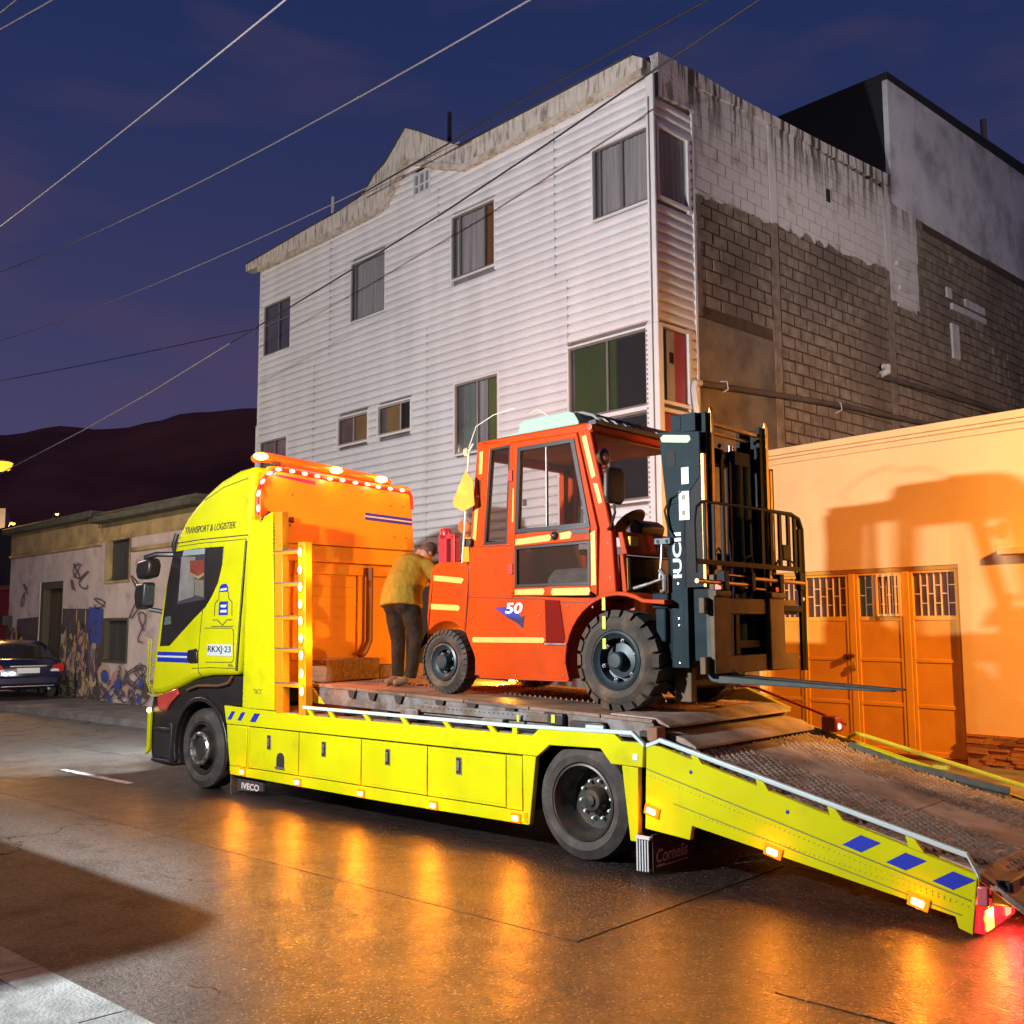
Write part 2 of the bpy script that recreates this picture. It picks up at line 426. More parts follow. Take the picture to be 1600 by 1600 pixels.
# hills beyond the town
prof = [(100, 5.5), (112, 8.0), (124, 10.5), (136, 12.6), (146, 12.9), (151.1, 12.27), (154.3, 11.85), (156.6, 11.17), (158, 10.75), (159.1, 10.62), (160.7, 10.72), (161.4, 10.62), (162.2, 10.25), (163.6, 10.0), (167, 9.6), (175, 9.1), (185, 8.2), (200, 6.5)]
def elev(a):
    for (a0, e0), (a1, e1) in zip(prof[:-1], prof[1:]):
        if a0 <= a <= a1:
            k = (a-a0)/(a1-a0); k = k*k*(3-2*k); return e0 + (e1-e0)*k
    return 6
hb = MB(); NA, ND = 120, 14
for i in range(NA+1):
    a = 100 + i*100/NA
    for j in range(ND+1):
        k = j/ND
        D = 130 + 230*k
        top = 300*math.tan(R(elev(a)))
        if k < .74: z = top*(k/.74)**1.25*(1 + .05*math.sin(a*1.3 + j*.8)*(1-k/.74))
        else: z = top*(1 - ((k-.74)/.26)**2)
        hb.v.append((D*math.cos(R(a)), D*math.sin(R(a)), z + 1.9*(k) - .2))
for i in range(NA):
    for j in range(ND):
        hb.f.append((i*(ND+1)+j, (i+1)*(ND+1)+j, (i+1)*(ND+1)+j+1, i*(ND+1)+j+1)); hb.m.append(0)
kind(hb.build('hill', m_hill, ang=80))
# ================================================================= WHITE BUILDING
BX, BY = -8.812, 11.063
m_trim = M('white_trim', (.70, .69, .67), .45, var=.06)
m_core = M('building_core', (.16, .15, .14), .9, var=.2)
m_par = M('stained_parapet', (.60, .55, .47), .9, var=.18, vs=3, bump=.25, bs=16, col2=(.17, .145, .115), c2s=2.4, c2lo=.50, c2hi=.66, stretch=(5.5, 5.5, .9), spec=.15)
m_par2 = M('parapet_moulding', (.56, .50, .41), .8, var=.12, vs=5, bump=.3, bs=20, col2=(.36, .28, .18), c2s=4)
m_blkw = M('white_painted_block', (.47, .44, .43), .85, var=.16, vs=4, bump=.35, bs=30, col2=(.25, .22, .20), c2s=1.6, c2lo=.60, c2hi=.74, stretch=(2.2, 2.2, .8))
m_blkd = M('streaked_block', (.44, .41, .39), .85, var=.18, vs=4, bump=.35, bs=30, col2=(.10, .085, .075), c2s=1.9, c2lo=.48, c2hi=.62, stretch=(3.5, 3.5, .5))
m_blkg = M('grey_block', (.185, .150, .118), .92, var=.28, vs=5, bump=.5, bs=35, col2=(.12, .095, .075), c2s=3)
m_mort = M('mortar', (.105, .085, .066), .95, var=.25, vs=6, bump=.4, bs=30)
m_plast = M('bare_plaster', (.19, .155, .115), .9, var=.2, vs=2, bump=.25, bs=25, col2=(.11, .09, .07), c2s=1.1)
m_wpan = M('white_panel', (.60, .60, .62), .6, var=.10, vs=1.2, col2=(.34, .33, .35), c2s=.8)
m_void = M('dark_interior', (.012, .012, .011), .8, var=.2)
m_alu = M('window_aluminium', (.20, .19, .18), .45, .4, var=.1)
m_curt = M('grey_curtain', (.38, .37, .37), .9, var=.25, vs=2, stretch=(9, 9, .3))
m_curtg = M('green_curtain', (.14, .17, .04), .9, var=.3, vs=2, stretch=(9, 9, .3))
m_curtb = M('brown_blind', (.34, .20, .07), .8, var=.15)
m_pink = M('pink_wall', (.50, .10, .13), .7, var=.1)
m_green = M('green_wall', (.045, .075, .012), .8, var=.2, vs=1.2)
m_pane = M('window_pane', (.03, .03, .035), .03, var=0, alpha=.14, spec=.8)
m_pipe = M('plastic_pipe', (.55, .52, .48), .5, var=.15)
m_pipeb = M('brown_pipe', (.10, .075, .055), .6, var=.25)

wb = thing('siding_building', 'three-storey building with white lap siding in front and bare block side wall', 'building', (BX, BY, 0))
m_sid = M('white_siding', (.72, .72, .715), .5, var=.06, vs=.9, col2=(.655, .645, .635), c2s=.55, c2lo=.52, c2hi=.80, stretch=(2.6, 2.6, .5), tob=wb, spec=.25)
c = MB(); c.box(-11.12, -.07, .14, 20.9, .1, 9.85); c.build('wall', m_core, wb)

# openings of the facade: x0, x1, z0, z1
OPEN = {'w1': (-10.97, -9.87, 7.80, 8.93), 'w2': (-7.61, -6.49, 7.83, 9.00), 'w3': (-4.52, -3.41, 7.90, 9.03), 'w4': (-1.185, -.10, 7.98, 9.08),
        's1': (-8.0, -7.0, 5.41, 5.96), 's2': (-6.66, -5.67, 5.43, 5.98), 'l1': (-11.02, -9.93, 4.75, 5.89), 'l2': (-4.43, -3.34, 4.80, 6.02),
        'big': (-1.73, -.20, 4.98, 6.10), 'low': (-1.73, -.20, 3.65, 4.92), 'sm': (-1.95, -1.45, 3.30, 4.14)}
PITCH = .1455
def plank_mesh(L, ax):
    # one course of rounded lap siding of unit length
    sec = [(.010, 0), (-.012, .002), (-.030, .010), (-.036, .030), (-.034, .060), (-.026, .095), (-.012, .122), (.004, .136), (.016, .1455), (.03, .1455), (.03, 0)]
    q = MB(); q.prism(sec, 0, 1, 'x'); 
    return q.mesh('siding_plank', m_sid, ang=50)
pl = plank_mesh(1, 'x')
z = 3.0; row = 0
seams = [-11.12, -7.4, -3.66, -.06]
np_ = 0
while z < 10.3:
    zt = z + PITCH
    segs = []
    if z > 9.70:
        def ip(t, P):
            for (u0, v0), (u1, v1) in zip(P[:-1], P[1:]):
                if t <= u1: return v0 + (v1-v0)*(t-u0)/(u1-u0)
            return P[-1][1]
        a, b = ip(z, [(9.69, -6.75), (9.86, -6.40), (10.16, -6.12), (10.40, -5.80)]), ip(z, [(9.69, -4.0), (9.75, -4.15), (10.04, -4.8), (10.30, -5.35), (10.40, -5.65)])
        cut = [(-5.6, -5.14)] if z < 10.13 else []
        segs = [(a, -5.6), (-5.14, b)] if cut else [(a, b)]
    else:
        cuts = [(a, b) for (a, b, z0, z1) in OPEN.values() if z0 < zt - .02 and z1 > z + .02]
        off = (row % 2)*.5
        cutpts = [seams[0], -8.35 + off*.0, -4.9, -2.0, seams[-1]] if z > 7.2 else [seams[0], -8.9, -5.2, -1.74, seams[-1]]
        for a, b in zip(cutpts[:-1], cutpts[1:]):
            cur = a
            for (u, w) in sorted(cuts):
                if w <= cur or u >= b: continue
                if u > cur + .01: segs.append((cur, min(u, b)))
                cur = max(cur, w)
            if cur < b - .01: segs.append((cur, b))
    for a, b in segs:
        if b - a < .04: continue
        if z < 4.3 and np_ > 280: continue
        inst('siding_plank', pl, wb, (a + .002, .10, z), (b - a - .004, 4.0 if False else 1, 1)); np_ += 1
    z = zt; row += 1
for xs_, za_, zb_ in ((-1.745, 6.15, 7.2), (-5.2, 3.0, 7.2), (-8.9, 3.0, 7.2), (-4.9, 9.06, 9.7), (-2.0, 7.25, 9.7), (-8.35, 7.25, 9.7)):
    MB().box(xs_-.006, xs_+.006, .068, .10, za_, zb_).build('joint_strip', M('joint_grey', (.40, .39, .38), .6), wb)
# the bay returns round the corner
zz = 3.0; nb = 0
while zz < 9.5:
    zt = zz + PITCH
    segs = [(.12, 1.0)]
    for (y0, y1, z0, z1) in ((.16, .88, 8.02, 9.10), (.16, .80, 4.2, 6.12)):
        if z0 < zt - .02 and z1 > zz + .02: segs = [(.10, y0), (y1, 1.0)]
    for a, b in segs:
        if b - a > .07:
            inst('bay_plank', pl, wb, (-.04, a, zz), (b - a, 1, 1), (0, 0, R(90))); nb += 1
    zz = zt
c = MB(); c.box(-.12, .022, -.012 + .06, .10, 6.14, 9.85); c.box(-.20, .03, .045, .16, 3.0, 6.14); c.build('corner_post', m_trim, wb, bevel=.012)
for b_ in ((-.04, .006, .985, 1.03, 3.0, 9.55), (-11.16, -11.10, .06, .16, 2.0, 9.75), (-11.28, -11.165, .10, .2, 2.0, 6.3)): MB().box(*b_).build('edge_trim', m_trim, wb)
# small perforations down the wide corner post
c = MB()
for i in range(40):
    c.box(-.185, -.165, .041, .046, 3.3 + i*.07, 3.33 + i*.07)
kind(c.build('post_slots', m_core, wb), 'stuff')

def window(x0, x1, z0, z1, kind_='curtain', mull=(.5,), yb=.075, cross=None, label=None, deep=0):
    f = MB(); w = .035
    f.ring([(x0-.03, z0-.03), (x1+.03, z0-.03), (x1+.03, z1+.03), (x0-.03, z1+.03)], [(x0, z0), (x1, z0), (x1, z1), (x0, z1)], .065, .11)
    o = f.build('window', m_trim, wb, label=label)
    f = MB()
    f.ring([(x0+.002, z0+.002), (x1-.002, z0+.002), (x1-.002, z1-.002), (x0+.002, z1-.002)], [(x0+w, z0+w), (x1-w, z0+w), (x1-w, z1-w), (x0+w, z1-w)], yb+.01, .135)
    for m_ in mull:
        xm = x0 + (x1-x0)*m_
        f.box(xm-.018, xm+.018, yb+.014, .12, z0+w, z1-w)
    if cross: f.box(x0+w, x1-w, yb+.02, .11, z0+(z1-z0)*cross-.012, z0+(z1-z0)*cross+.012)
    f.build('sash', m_alu, o)
    xs = [x0+w] + [x0+(x1-x0)*m_ for m_ in mull] + [x1-w]
    for a, b in zip(xs[:-1], xs[1:]):
        p = MB(); p.box(a+.004, b-.004, .098, .102, z0+w, z1-w); p.build('pane', m_pane, o)
    return o
def curtain(o, x0, x1, z0, z1, mat, wav=.012, y=.125, n=None):
    n = n or max(8, int((x1-x0)/.022))
    q = MB()
    for i in range(n+1):
        x = x0 + (x1-x0)*i/n
        d = wav*math.sin(i*1.25 + 1.3*math.sin(i*.37))
        q.v += [(x, y+d, z0), (x, y+d, z1)]
    for i in range(n): q.f.append((2*i, 2*i+2, 2*i+3, 2*i+1)); q.m.append(0)
    return q.build('curtain', mat, o, ang=80)
o = window(*OPEN['w1'], mull=(.55,), cross=.62); q = MB(); q.box(-10.93, -9.9, .136, .139, 7.84, 8.9); q.build('blind', M('blue_dim_curtain', (.10, .11, .17), .8, var=.2), o)
o = window(*OPEN['w2'], mull=(.12,)); curtain(o, -7.45, -6.54, 7.87, 8.96, m_curt)
o = window(*OPEN['w3'], mull=(.18, .76)); curtain(o, -4.42, -3.70, 7.93, 8.99, m_curt); curtain(o, -3.69, -3.46, 7.93, 8.99, M('rust_curtain', (.20, .08, .03), .9, var=.4, vs=2, stretch=(9, 9, .3)))
o = window(*OPEN['w4'], mull=(.12, .52)); curtain(o, -1.05, -.14, 8.02, 9.04, m_curt)
o = window(*OPEN['s1'], mull=(.52,)); curtain(o, -7.95, -7.5, 5.45, 5.92, M('red_grey_curtain', (.22, .13, .12), .9, var=.3)); q = MB(); q.box(-7.47, -7.04, .120, .124, 5.45, 5.92); q.build('blind', m_curtb, o)
o = window(*OPEN['s2'], mull=(.68,)); q = MB(); q.box(-6.45, -6.0, .120, .124, 5.47, 5.94); q.build('blind', m_curtb, o); q = MB(); q.box(-5.98, -5.72, .134, .138, 5.47, 5.94); q.build('blind', m_void, o)
o = window(*OPEN['l1'], mull=(.55,)); curtain(o, -10.97, -9.97, 4.80, 5.85, M('mauve_curtain', (.30, .20, .22), .9, var=.2))
o = window(*OPEN['l2'], mull=(.52,)); curtain(o, -4.25, -3.90, 4.84, 5.98, M('pale_blue_curtain', (.20, .24, .22), .9, var=.2)); curtain(o, -3.86, -3.62, 4.84, 5.98, m_curt); curtain(o, -3.60, -3.38, 4.84, 5.98, m_curtg)
o = window(*OPEN['big'], mull=(.50,)); q = MB(); q.box(-1.65, -.82, .128, .134, 5.02, 6.06); q.build('blind', m_green, o); q = MB(); q.box(-.81, -.24, .132, .138, 5.02, 6.06); q.build('blind', m_void, o)
o = window(*OPEN['low'], mull=(.50,)); q = MB(); q.box(-1.68, -.24, .132, .138, 3.7, 4.87); q.build('blind', m_void, o)
o = window(*OPEN['sm'], mull=(.5,)); q = MB(); q.box(-1.9, -1.5, .130, .134, 3.34, 4.1); q.build('blind', m_curt, o)
# louvred vent in the gable
q = MB(); q.ring([(-5.62, 9.70), (-5.12, 9.70), (-5.12, 10.18), (-5.62, 10.18)], [(-5.59, 9.73), (-5.15, 9.73), (-5.15, 10.15), (-5.59, 10.15)], .05, .12)
for x in (-5.45, -5.29): q.box(x-.012, x+.012, .06, .11, 9.73, 10.15)
q.box(-5.59, -5.15, .065, .11, 9.93, 9.95)
vn = q.build('gable_vent', m_trim, wb)
for i in range(3):
    for j in range(2):
        q = MB(); q.box(-5.585+i*.155, -5.465+i*.155, .09, .10, 9.735+j*.22, 9.925+j*.22); q.build('pane', M('vent_pane', (.20, .20, .24), .3, var=.1), vn)
# bay windows on the side
def side_window(y0, y1, z0, z1):
    f = MB()
    f.ring([(y0-.03, z0-.03), (y1+.03, z0-.03), (y1+.03, z1+.03), (y0-.03, z1+.03)], [(y0+.02, z0+.02), (y1-.02, z0+.02), (y1-.02, z1-.02), (y0+.02, z1-.02)], -.05, .012, 'x')
    o = f.build('window', m_trim, wb)
    p = MB(); p.box(-.028, -.024, y0+.02, y1-.02, z0+.02, z1-.02); p.build('pane', m_pane, o)
    return o
o = side_window(.16, .88, 8.02, 9.10)
q = MB(); n = 34
for i in range(n+1):
    y = .19 + .66*i/n; d = .010*math.sin(i*1.3 + math.sin(i*.4))
    q.v += [(-.055+d, y, 8.05), (-.055+d, y, 9.07)]
for i in range(n): q.f.append((2*i, 2*i+2, 2*i+3, 2*i+1)); q.m.append(0)
q.build('curtain', m_curt, o)
o = side_window(.16, .80, 5.02, 6.12)
q = MB(); q.box(-.064, -.06, .18, .34, 5.05, 6.09); q.build('blind', m_void, o)
q = MB(); q.box(-.062, -.058, .34, .52, 5.05, 6.09); q.build('blind', m_wpan, o)
q = MB(); q.box(-.058, -.054, .40, .50, 5.62, 5.78); q.build('notice', m_void, o)
q = MB(); q.box(-.064, -.060, .52, .78, 5.05, 6.09); q.build('blind', m_pink, o)
o = side_window(.16, .80, 3.9, 4.9)
q = MB(); q.box(-.064, -.06, .18, .78, 3.93, 4.87); q.build('blind', m_pink, o)
q = MB(); q.box(-.068, -.05, .03, .12, 3, 9.5); q.build('wall_return', m_core, wb)

# parapet with curved gable
top = [(-11.72, 10.08), (-9.2, 10.17), (-8.1, 10.19), (-7.28, 10.25), (-7.0, 10.36), (-6.77, 10.55), (-6.43, 10.66), (-6.1, 10.90), (-5.79, 11.14), (-5.4, 10.93), (-4.96, 10.66), (-4.22, 10.22), (-2.4, 10.21), (-.30, 10.22), (-.12, 10.10)]
bot = [(-.12, 9.83), (-2.04, 9.78), (-4.15, 9.75), (-4.9, 10.04), (-5.45, 10.30), (-5.75, 10.40), (-6.05, 10.16), (-6.35, 9.86), (-6.66, 9.73), (-8.7, 9.73), (-11.14, 9.76), (-11.16, 9.90), (-11.72, 9.92)]
q = MB(); q.prism(top + bot, .0, .22); q.build('parapet', m_par, wb)
lip = [(x, z_ + .03) for x, z_ in bot[:-2]][::-1]
q = MB(); q.prism([(x, z_ - .03) for x, z_ in lip] + [(x, z_ + .075) for x, z_ in lip[::-1]], -.035, .0); q.build('parapet_moulding', m_par2, wb)
q = MB()
for (a, b) in zip(top[:-2], top[1:-1]):
    q.prism([a, b, (b[0], b[1]+.025), (a[0], a[1]+.025)], -.02, .26)
q.build('flashing', M('dark_flashing', (.05, .05, .05), .6), wb)
# gable roof running back, ridge pole
q = MB(); q.prism([(-6.6, 10.3), (-5.79, 11.10), (-4.3, 10.25)], .22, 5); q.build('roof', M('dark_roof', (.03, .03, .035), .7), wb)
q = MB(); q.box(-9.2, -8.2, .3, 1.2, 10.1, 10.32); q.build('skylight', m_wpan, wb)
q = MB(); q.box(-11.0, -.1, .22, 7.4, 9.8, 9.95); q.build('roof_slab', m_core, wb)
for (x, y, z0, z1, r, m_) in ((-4.98, .40, 10.5, 11.28, .055, m_blackm), (-8.95, .5, 10.1, 10.95, .05, m_pipe)):
    q = MB(); q.tube([(x, y, z0), (x, y, z0+.12), (x, y, z0+.2), (x, y, z1)], [r*1.5, r*1.5, r*.8, r*.7], 8); q.build('vent_pipe', m_, wb)
q = MB(); q.box(-5.85, -5.75, .5, .55, 10.9, 10.95)

# block side wall

# blocks: grey, painted white above a ragged line, grime running down from the coping
def wall_paint(name, mortar=False):
    m = bpy.data.materials.new(name); m.use_nodes = True; t = m.node_tree; b = t.nodes['Principled BSDF']
    b.inputs['Roughness'].default_value = .9; b.inputs['Specular IOR Level'].default_value = .2
    def n(ty, **k):
        q_ = t.nodes.new(ty)
        for a_, v_ in k.items(): setattr(q_, a_, v_)
        return q_
    def mt(op, a_, b_=None, clamp=False):
        q_ = n('ShaderNodeMath', operation=op, use_clamp=clamp)
        for k_, v_ in ((0, a_), (1, b_)):
            if v_ is None: continue
            if isinstance(v_, (int, float)): q_.inputs[k_].default_value = v_
            else: t.links.new(v_, q_.inputs[k_])
        return q_.outputs[0]
    def noise(sc_, det, stretch):
        mp_ = n('ShaderNodeMapping'); mp_.inputs['Scale'].default_value = stretch
        t.links.new(co, mp_.inputs[0])
        a_ = n('ShaderNodeTexNoise'); a_.inputs['Scale'].default_value = sc_; a_.inputs['Detail'].default_value = det
        t.links.new(mp_.outputs[0], a_.inputs['Vector']); return a_.outputs['Fac']
    def mixc(f_, A, B):
        x = n('ShaderNodeMix', data_type='RGBA'); t.links.new(f_, x.inputs['Factor'])
        for k_, v_ in (('A', A), ('B', B)):
            if isinstance(v_, tuple): x.inputs[k_].default_value = (*v_, 1)
            else: t.links.new(v_, x.inputs[k_])
        return x.outputs['Result']
    tx = n('ShaderNodeTexCoord', object=wb); co = tx.outputs['Object']
    sp = n('ShaderNodeSeparateXYZ'); t.links.new(co, sp.inputs[0]); Y, Z = sp.outputs['Y'], sp.outputs['Z']
    rag = mt('MULTIPLY', mt('SUBTRACT', noise(3.2, 6, (1, 1, 1)), .5), .42)
    line_ = mt('ADD', mt('ADD', mt('MULTIPLY', Y, .042), 8.27), rag)
    sec = mt('GREATER_THAN', Y, 7.15); far = mt('GREATER_THAN', Y, mt('ADD', 8.38, mt('MULTIPLY', rag, .5)))
    line_ = mt('ADD', line_, mt('MULTIPLY', sec, mt('SUBTRACT', 7.98, mt('ADD', 8.27, mt('MULTIPLY', Y, .042)))))
    line_ = mt('ADD', line_, mt('MULTIPLY', far, 9))
    white = mt('MULTIPLY', mt('SUBTRACT', Z, line_), 40, True)
    gcol = mixc(mt('MULTIPLY', mt('SUBTRACT', noise(5, 6, (1, 1, 1)), .35), 3, True), (.16, .122, .088), (.29, .235, .18))
    gcol = mixc(mt('MULTIPLY', mt('SUBTRACT', noise(.7, 5, (1, 1, 1)), .46), 5, True), gcol, (.15, .115, .09))
    if mortar: gcol = mixc(mt('MULTIPLY', noise(6, 4, (1, 1, 1)), 1.0, True), (.050, .036, .026), (.115, .085, .062))
    wcol = mixc(mt('MULTIPLY', mt('SUBTRACT', noise(1.6, 7, (1, 1.6, 1)), .56), 7, True), (.58, .54, .52), (.36, .31, .27))
    grime = mt('MULTIPLY', mt('MULTIPLY', mt('SUBTRACT', noise(2.2, 7, (1, 3.2, .34)), .47), 9, True), mt('MULTIPLY', mt('SUBTRACT', Z, mt('ADD', 8.95, mt('MULTIPLY', Y, .05))), .95, True), True)
    wcol = mixc(grime, wcol, (.075, .062, .05))
    c_ = mixc(white, gcol, wcol)
    t.links.new(c_, b.inputs['Base Color'])
    bp = n('ShaderNodeBump'); bp.inputs['Strength'].default_value = .6; bp.inputs['Distance'].default_value = .03
    t.links.new(noise(26, 5, (1, 1, 1)), bp.inputs['Height']); t.links.new(bp.outputs[0], b.inputs['Normal'])
    return m
m_wallp = wall_paint('painted_block_wall'); m_wallm = wall_paint('painted_mortar', True)
q = MB(); q.prism([(1.03, 10.16), (1.03, 10.02), (2.2, 10.10), (7.4, 10.33), (7.4, 10.56), (4.9, 10.40), (2.2, 10.27), (1.28, 10.28), (.2, 10.22), (.2, 9.55), (1.03, 9.62)], -.25, .012, 'x'); q.build('side_coping', m_wallp, wb)
q = MB(); q.box(-.065, -.014, 1.0, 20.9, .1, 10.18); q.build('mortar_bed', m_wallm, wb)
def blk(name, g):
    q = MB(); q.prism([(g+.012*random.random(), g), (.4-g-.010*random.random(), g+.006*random.random()), (.4-g-.010*random.random(), .2-g-.008*random.random()), (g+.012*random.random(), .2-g)], -.048, 0, 'x'); return q.mesh(name, m_wallp)
BM = {'w': [blk('block', .005) for _ in range(3)], 'g': [blk('block', .015) for _ in range(6)]}
rest = MB()
cells = []
def lim(y): return 8.27 + .042*y
for r_ in range(0, 31):
    z0 = 4.0 + r_*.2
    for (ya, yb_) in ((1.03, 3.05), (3.29, 7.02), (7.28, 20.8)):
        y = ya - (.2 if r_ % 2 else 0)
        while y < yb_ - .05:
            a, b = max(y, ya), min(y + .4, yb_)
            y += .4
            if b - a < .06: continue
            if z0 + .2 > 10.02 + .045*(a-1): continue
            if a < 3.1 and z0 < 6.42: continue
            if a > 8.3 and z0 > 9.75: continue
            w_ = (z0 > 7.95 and 7.2 < a < 8.3) or (a < 7.2 and z0 > lim(a) - .05)
            cells.append((a, b, z0, 'w' if w_ else 'g'))
cells.sort(key=lambda c_: (c_[0] - (c_[2]-4)*.25))
for i, (a, b, z0, k) in enumerate(cells):
    pr = random.uniform(-.004, .003) if k == 'w' else random.uniform(-.004, .018)
    if i < 290: inst('block', random.choice(BM[k]), wb, (pr, a, z0), (1, (b-a)/.4, 1))
    else:
        g = .005 if k == 'w' else .014
        rest.box(-.048 + pr, pr, a+g, b-g, z0+g, z0+.2-g)
kind(rest.build('block_courses', m_wallp, wb), 'stuff')
q = MB(); q.box(-.06, .004, 1.03, 3.05, .2, 6.42); q.build('plaster_panel', m_plast, wb)
for (a, b, zt) in ((3.06, 3.28, 10.1), (7.03, 7.27, 10.3)):
    q = MB(); q.box(-.05, .010, a, b, .3, zt); q.build('pilaster', m_wallp, wb, bevel=.01)
q = MB(); q.box(-.05, .009, 1.035, 1.16, 6.45, 8.30); q.build('pilaster', m_blkg, wb, bevel=.01)
# broken plaster ledges and ports
for (y, z0, w, h, d) in ((7.4, 8.75, .5, .10, .05), (7.5, 8.30, .45, .09, .04), (7.4, 7.95, .6, .06, .03), (9.6, 8.62, .25, .22, .03), (9.8, 8.40, 1.7, .13, .05), (10.5, 8.60, 1.0, .18, .03), (9.75, 7.35, .35, .75, .03), (4.9, 9.32, .13, .24, .0)):
    q = MB(); q.box(-.02, .012 + d, y, y+w, z0, z0+h)
    q.build('plaster_patch' if d else 'wall_port', m_blkw if d else m_void, wb, bevel=.01)
# rooftop room at the back
q = MB(); q.box(-.10, .006, 7.42, 8.42, 10.0, 12.60); q.box(-.10, .006, 8.42, 11.9, 9.98, 12.66); q.box(-.10, .006, 11.925, 20.9, 10.0, 12.9); q.build('panel_wall', m_wpan, wb)
q = MB(); q.prism([(7.40, 12.55), (7.40, 12.70), (14.5, 13.02), (20.9, 13.1), (20.9, 12.9)], -6.5, .02, 'x'); q.build('roof', m_void, wb)
q = MB(); q.box(-6.5, -.10, 7.42, 7.5, 9.9, 12.6); q.box(-6.5, -.10, 20.8, 20.9, 9.8, 12.9); q.box(-6.5, -6.4, 7.5, 20.8, 9.8, 12.9); q.build('dark_screen', m_void, wb)
q = MB(); q.tube([(-.3, 12.9, 12.9), (-.3, 12.9, 13.75)], .07, 8); q.build('vent_pipe', m_core, wb)
# pipes on the side wall
q = MB(); q.tube([(.07, .88, 4.85), (.07, .80, 5.28), (.07, .83, 5.37), (.07, .95, 5.39)], .05, 8); q.build('drain_pipe', m_pipe, wb)
q = MB(); q.tube([(.07, .95, 5.39), (.07, 3.06, 5.53), (.07, 5.19, 5.66), (.07, 7.4, 5.73), (.07, 12, 5.95)], .045, 8); q.build('drain_pipe', m_pipeb, wb)
for y in (1.55, 4.9): 
    q = MB(); q.tube([(.0, y, 5.52+.05*(y-1.5)), (.12, y, 5.50+.05*(y-1.5)), (.13, y+.01, 5.38+.05*(y-1.5)), (.0, y+.01, 5.34+.05*(y-1.5))], .010, 6); q.build('pipe_clip', m_pipe, wb)
q = MB(); q.tube([(.05, 6.62, 6.62), (.14, 6.62, 6.60), (.15, 6.58, 6.50), (.10, 6.45, 6.44)], [.06, .065, .065, .06], 10); q.build('drain_elbow', m_pipe, wb)
q = MB(); q.tube([(.05, 6.4, 6.42), (.05, 8.4, 6.47), (.05, 12.1, 6.55)], .05, 8); q.build('drain_pipe', m_pipeb, wb)

# ================================================================= ORANGE GARAGE BUILDING
m_or = M('orange_painted_wall', (.87, .57, .26), .72, var=.07, vs=1.2, bump=.12, bs=30, col2=(.81, .49, .20), c2s=1.1, c2lo=.5, c2hi=.75)
m_orc = M('orange_cornice', (.86, .58, .27), .7, var=.07, vs=3, bump=.1, bs=30)
m_gate = M('orange_gate_paint', (.85, .38, .034), .55, var=.09, vs=2.5, col2=(.80, .34, .028), c2s=2)
m_gatef = M('orange_gate_frame', (.86, .42, .042), .45, var=.08)
m_brn = M('brown_glass', (.115, .062, .055), .16, var=.25, vs=2)
m_tealg = M('teal_glass', (.03, .11, .08), .2, var=.2)
m_stone = M('cladding_stone', (.42, .17, .055), .8, var=.35, vs=2.3, bump=.5, bs=28)
m_stone2 = M('cladding_stone_dark', (.24, .08, .03), .8, var=.3, vs=2.3, bump=.5, bs=28)
og = thing('garage_building', 'low orange building with a metal gate and stone base', 'building', (BX, BY + 2.35, 0), R(-4))
q = MB()
q.box(-.02, .06, 0, .3, .1, 4.50); q.box(.06, 3.17, 0, .3, 2.655, 4.50); q.box(3.17, 14, 0, .3, .1, 4.50); q.box(-.02, 14, .3, 6, .1, 4.45)
q.build('wall', m_or, og)
q = MB(); q.box(-.015, 14, -.07, 0, 4.42, 4.52); q.box(-.015, 14, -.045, 0, 4.37, 4.418); q.box(-.015, 14, -.03, 0, 4.285, 4.33); q.build('cornice', m_orc, og, bevel=.008)
q = MB(); q.box(3.73, 6.5, -.11, 0, 2.74, 2.82); q.build('ledge', m_orc, og, bevel=.006)
q = MB(); q.box(.06, 3.17, -.02, .3, .1, .165); q.build('door_step', M('red_step', (.16, .025, .015), .6), og)
q = MB(); q.box(.06, 3.17, .25, .29, .165, 2.655); q.build('gate_back', m_gate, og)
q = MB()
for (a, b) in ((.06, .10), (.755, .79), (1.535, 1.635), (2.345, 2.45), (3.13, 3.17)): q.box(a, b, .05, .15, .17, 2.60)
q.box(.06, 3.17, .045, .15, 2.60, 2.655)
q.build('gate_frame', m_gatef, og, bevel=.006)
